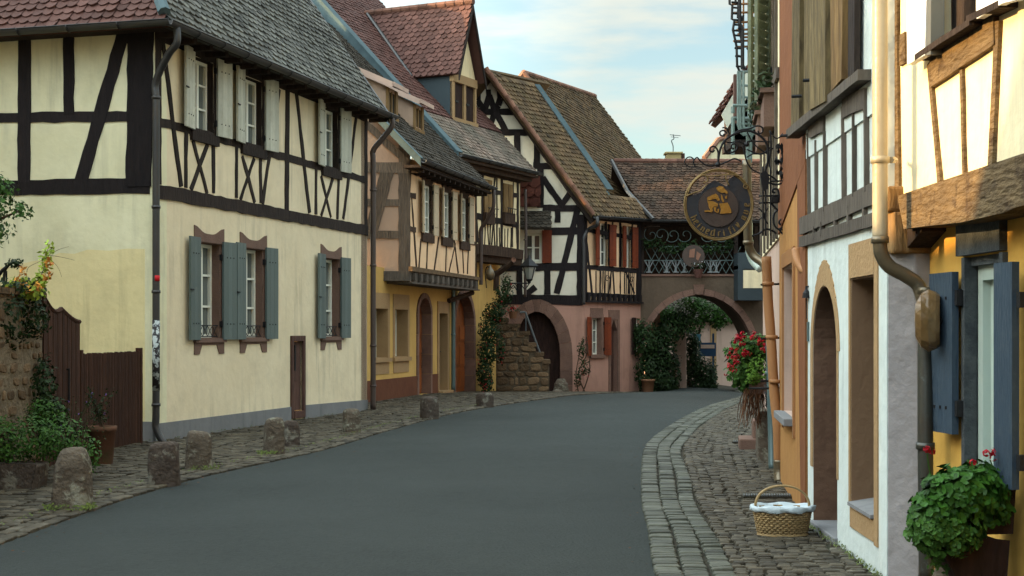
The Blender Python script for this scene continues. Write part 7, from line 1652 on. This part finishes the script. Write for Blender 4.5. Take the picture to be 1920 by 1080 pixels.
mb = MB(); crown(mb, [(P(1330, 585, 52.5), (.8, .6, .5)), (P(1300, 570, 52.5), (.6, .6, .4)), (P(1355, 590, 52.5), (.45, .5, .45)), (P(1290, 610, 52.5), (.7, .5, .4)), (P(1345, 608, 52.5), (.3, .4, .25)), (P(1240, 590, 52.5), (.9, .6, .5))], 3400, .13, 'oval', .35, .3); mb.build('crown', M['leaf_mid'], t)
pot((P(1215, 0, 44.9).x, 44.9, gz(44.9)), .16, .21, .40, M['pot_tan'], 'flower_pot', 'tan flower pot under the ivy left of the archway', 'pot')
boulder((P(1052, 0, 42.6).x, 42.6, gz(42.6)), .5, .4, .45, 'boll', 'guard_stone', 'rounded boulder beside the large dark arched door', 'stone', None, 0, .7, .3, 40)
boulder((P(1045, 0, 38.8).x, 38.8, gz(38.8)), .35, .3, .13, 'boll', 'guard_stone', 'low flat stone lying on the far pavement before the stair', 'stone', None, 0, .8, .3, 41)
# gallery plants, pot and round emblem
t = thing('gallery_plants', 'dark trailing plants along the iron gallery above the archway', 'plants', P(1260, 470, 46)); mb = MB()
for u in range(1214, 1376, 14): crown(mb, [(P(u, 462 + U(-6, 6), 46.1), (.22, .15, .2))], 60, .12, 'oval', .6, .2)
mb.build('leaves', M['leaf_dark'], t)
t = thing('round_emblem', 'round brown painted shield hanging in front of the iron gallery', 'emblem', P(1300, 480, 45.9)); mb = MB(); fe2 = Fac(P(1300, 0, 45.8).x, 45.8, 1, 0); z_ = P(0, 480, 45.8).z
fprism(mb, fe2, [(.36 * math.cos(k * math.pi / 14), z_ + .36 * math.sin(k * math.pi / 14)) for k in range(28)], 0, .05); mb.build('shield', M['sign_disc'], t); mb = MB(); fprism(mb, fe2, [(-.12, z_ + .2), (.05, z_ + .24), (.02, z_ - .05), (-.15, z_ - .05)], .05, .065); fprism(mb, fe2, [(.1, z_ + .15), (.24, z_ + .05), (.15, z_ - .15), (.08, z_ - .1)], .05, .065); mb.build('painting', M['tile_orange'], t)
t = thing('hanging_pot', 'red hanging pot with small flowers in the middle of the gallery rail', 'pot', P(1309, 512, 45.7)); mb = MB(); c = P(1309, 521, 45.75); lathe(mb, (c.x, c.y, c.z), [(.09, 0), (.17, .26), (.18, .28)], 10); mb.build('pot', M['tile_red'], t); mb = MB(); crown(mb, [(c + Vector((0, 0, .38)), (.22, .12, .12))], 60, .08); mb.build('leaves', M['leaf_dark'], t); mb = MB()
for _ in range(10): flower(mb, c + Vector((U(-.15, .25), -.1, .38 + U(-.05, .15))), .03, 4)
mb.build('flowers', M['sh_pale'], t)
# small iron bell by the arched doorway
t = thing('door_bell', 'small old iron bell lantern at the corner left of the brown arched doorway', 'bell', P(1513, 555, 11.85)); mb = MB(); c = P(1512, 552, 11.7); lathe(mb, (c.x, c.y, c.z - .03), [(.035, 0), (.03, .04), (.012, .07), (.008, .1)], 10); tube(mb, [c + Vector((0, 0, .06)), c + Vector((.08, .03, .08))], .008, 5); tube(mb, [c, c + Vector((0, 0, -.2))], .004, 4); mb.build('bell', M['iron'], t)
mb = MB(); c = P(1515, 640, 11.7); box(mb, (c.x + .02, c.y, c.z), .05, .05, .16); mb.build('pull', M['pipe_teal'], t)
# aerial on the far roof right
# ---- added unseen houses left and behind; shaped to shade the street around the sun patch
SA = Vector((SUN.x, SUN.y, 0)).normalized(); SB = Vector((SA.y, -SA.x, 0))
def shade_house(label, w0, w1, depth, ze, zr, ridge_along_w, m, front=11):
    """front wall crosses the sun's bearing SA; w runs along SB"""
    def g(w_, a, z): p = SA * (front + a) + SB * w_; return Vector((p.x, p.y, z))
    t = thing('house', label, 'house', g((w0 + w1) / 2, depth / 2, 0)); mb = MB(); wm = (w0 + w1) / 2
    if ridge_along_w: prism3(mb, [g(w0, 0, 0), g(w0, 0, ze), g(w0, depth / 2, zr), g(w0, depth, ze), g(w0, depth, 0)], SB, w1 - w0)
    else: prism3(mb, [g(w0, 0, 0), g(w1, 0, 0), g(w1, 0, ze), g(wm, 0, zr), g(w0, 0, ze)], SA, depth)
    mb.build('wall', M[m], t)
    if ridge_along_w: pl_ = [[g(w0, -.3, ze - .1), g(w1, -.3, ze - .1), g(w1, depth / 2, zr + .15), g(w0, depth / 2, zr + .15)], [g(w0, depth + .3, ze - .1), g(w1, depth + .3, ze - .1), g(w1, depth / 2, zr + .15), g(w0, depth / 2, zr + .15)]]
    else: s_ = (zr - ze) / (wm - w0); pl_ = [[g(w0 - .1, 0, ze - .1 * s_), g(w0 - .1, depth, ze - .1 * s_), g(wm, depth, zr + .1), g(wm, 0, zr + .1)], [g(w1 + .1, 0, ze - .1 * s_), g(w1 + .1, depth, ze - .1 * s_), g(wm, depth, zr + .1), g(wm, 0, zr + .1)]]
    for p in pl_: roof3('roof', t, M['tile_brown'], p[0], p[1], p[3], p, expo=.5, tw=.5)
shade_house('long tall house added unseen beyond the left edge to shade the street', 8.85, 24, 8, 10.6, 13, True, 'cream')
def shade_row_house(name_label, x0, x1, y0, y1, ze, zr, m):  # unseen houses added behind the viewer to take light off the near street
    t = thing('house', name_label, 'house', ((x0 + x1) / 2, (y0 + y1) / 2, 0)); mb = MB(); xm = (x0 + x1) / 2
    prism3(mb, [Vector((x0, y0, 0)), Vector((x1, y0, 0)), Vector((x1, y0, ze)), Vector((xm, y0, zr)), Vector((x0, y0, ze))], Vector((0, 1, 0)), y1 - y0); mb.build('wall', M[m], t)
    for a, b in ((x0 - .3, xm), (x1 + .3, xm)): roof3('roof', t, M['tile_brown'], (a, y0 - .2, ze - .2), (a, y1 + .2, ze - .2), (b, y0 - .2, zr + .12), [(a, y0 - .2, ze - .2), (a, y1 + .2, ze - .2), (b, y1 + .2, zr + .12), (b, y0 - .2, zr + .12)], expo=.5, tw=.5)
shade_row_house('ochre house added behind the viewer on the right to shade the street', 3.0, 11, -14, 4.2, 6.5, 11, 'ochre')
shade_row_house('pink house added behind the viewer on the left to shade the street', -10.8, -5.6, -16, 1.5, 5.6, 8.8, 'pink')
shade_row_house('grey rendered house added behind the viewer to close and shade the street', -5.0, 6.5, -30, -19, 7.5, 12, 'archwall')
shade_house('steep gabled house added behind the viewer, its roof slope cutting the sun patch', -.6, 7.4, 8, 6.15, 11.7, False, 'offwhite')
shade_house('low block added between the two shading houses to end the sun patch below', 7.3, 8.84, 6, 6.3, 6.5, True, 'ochre')
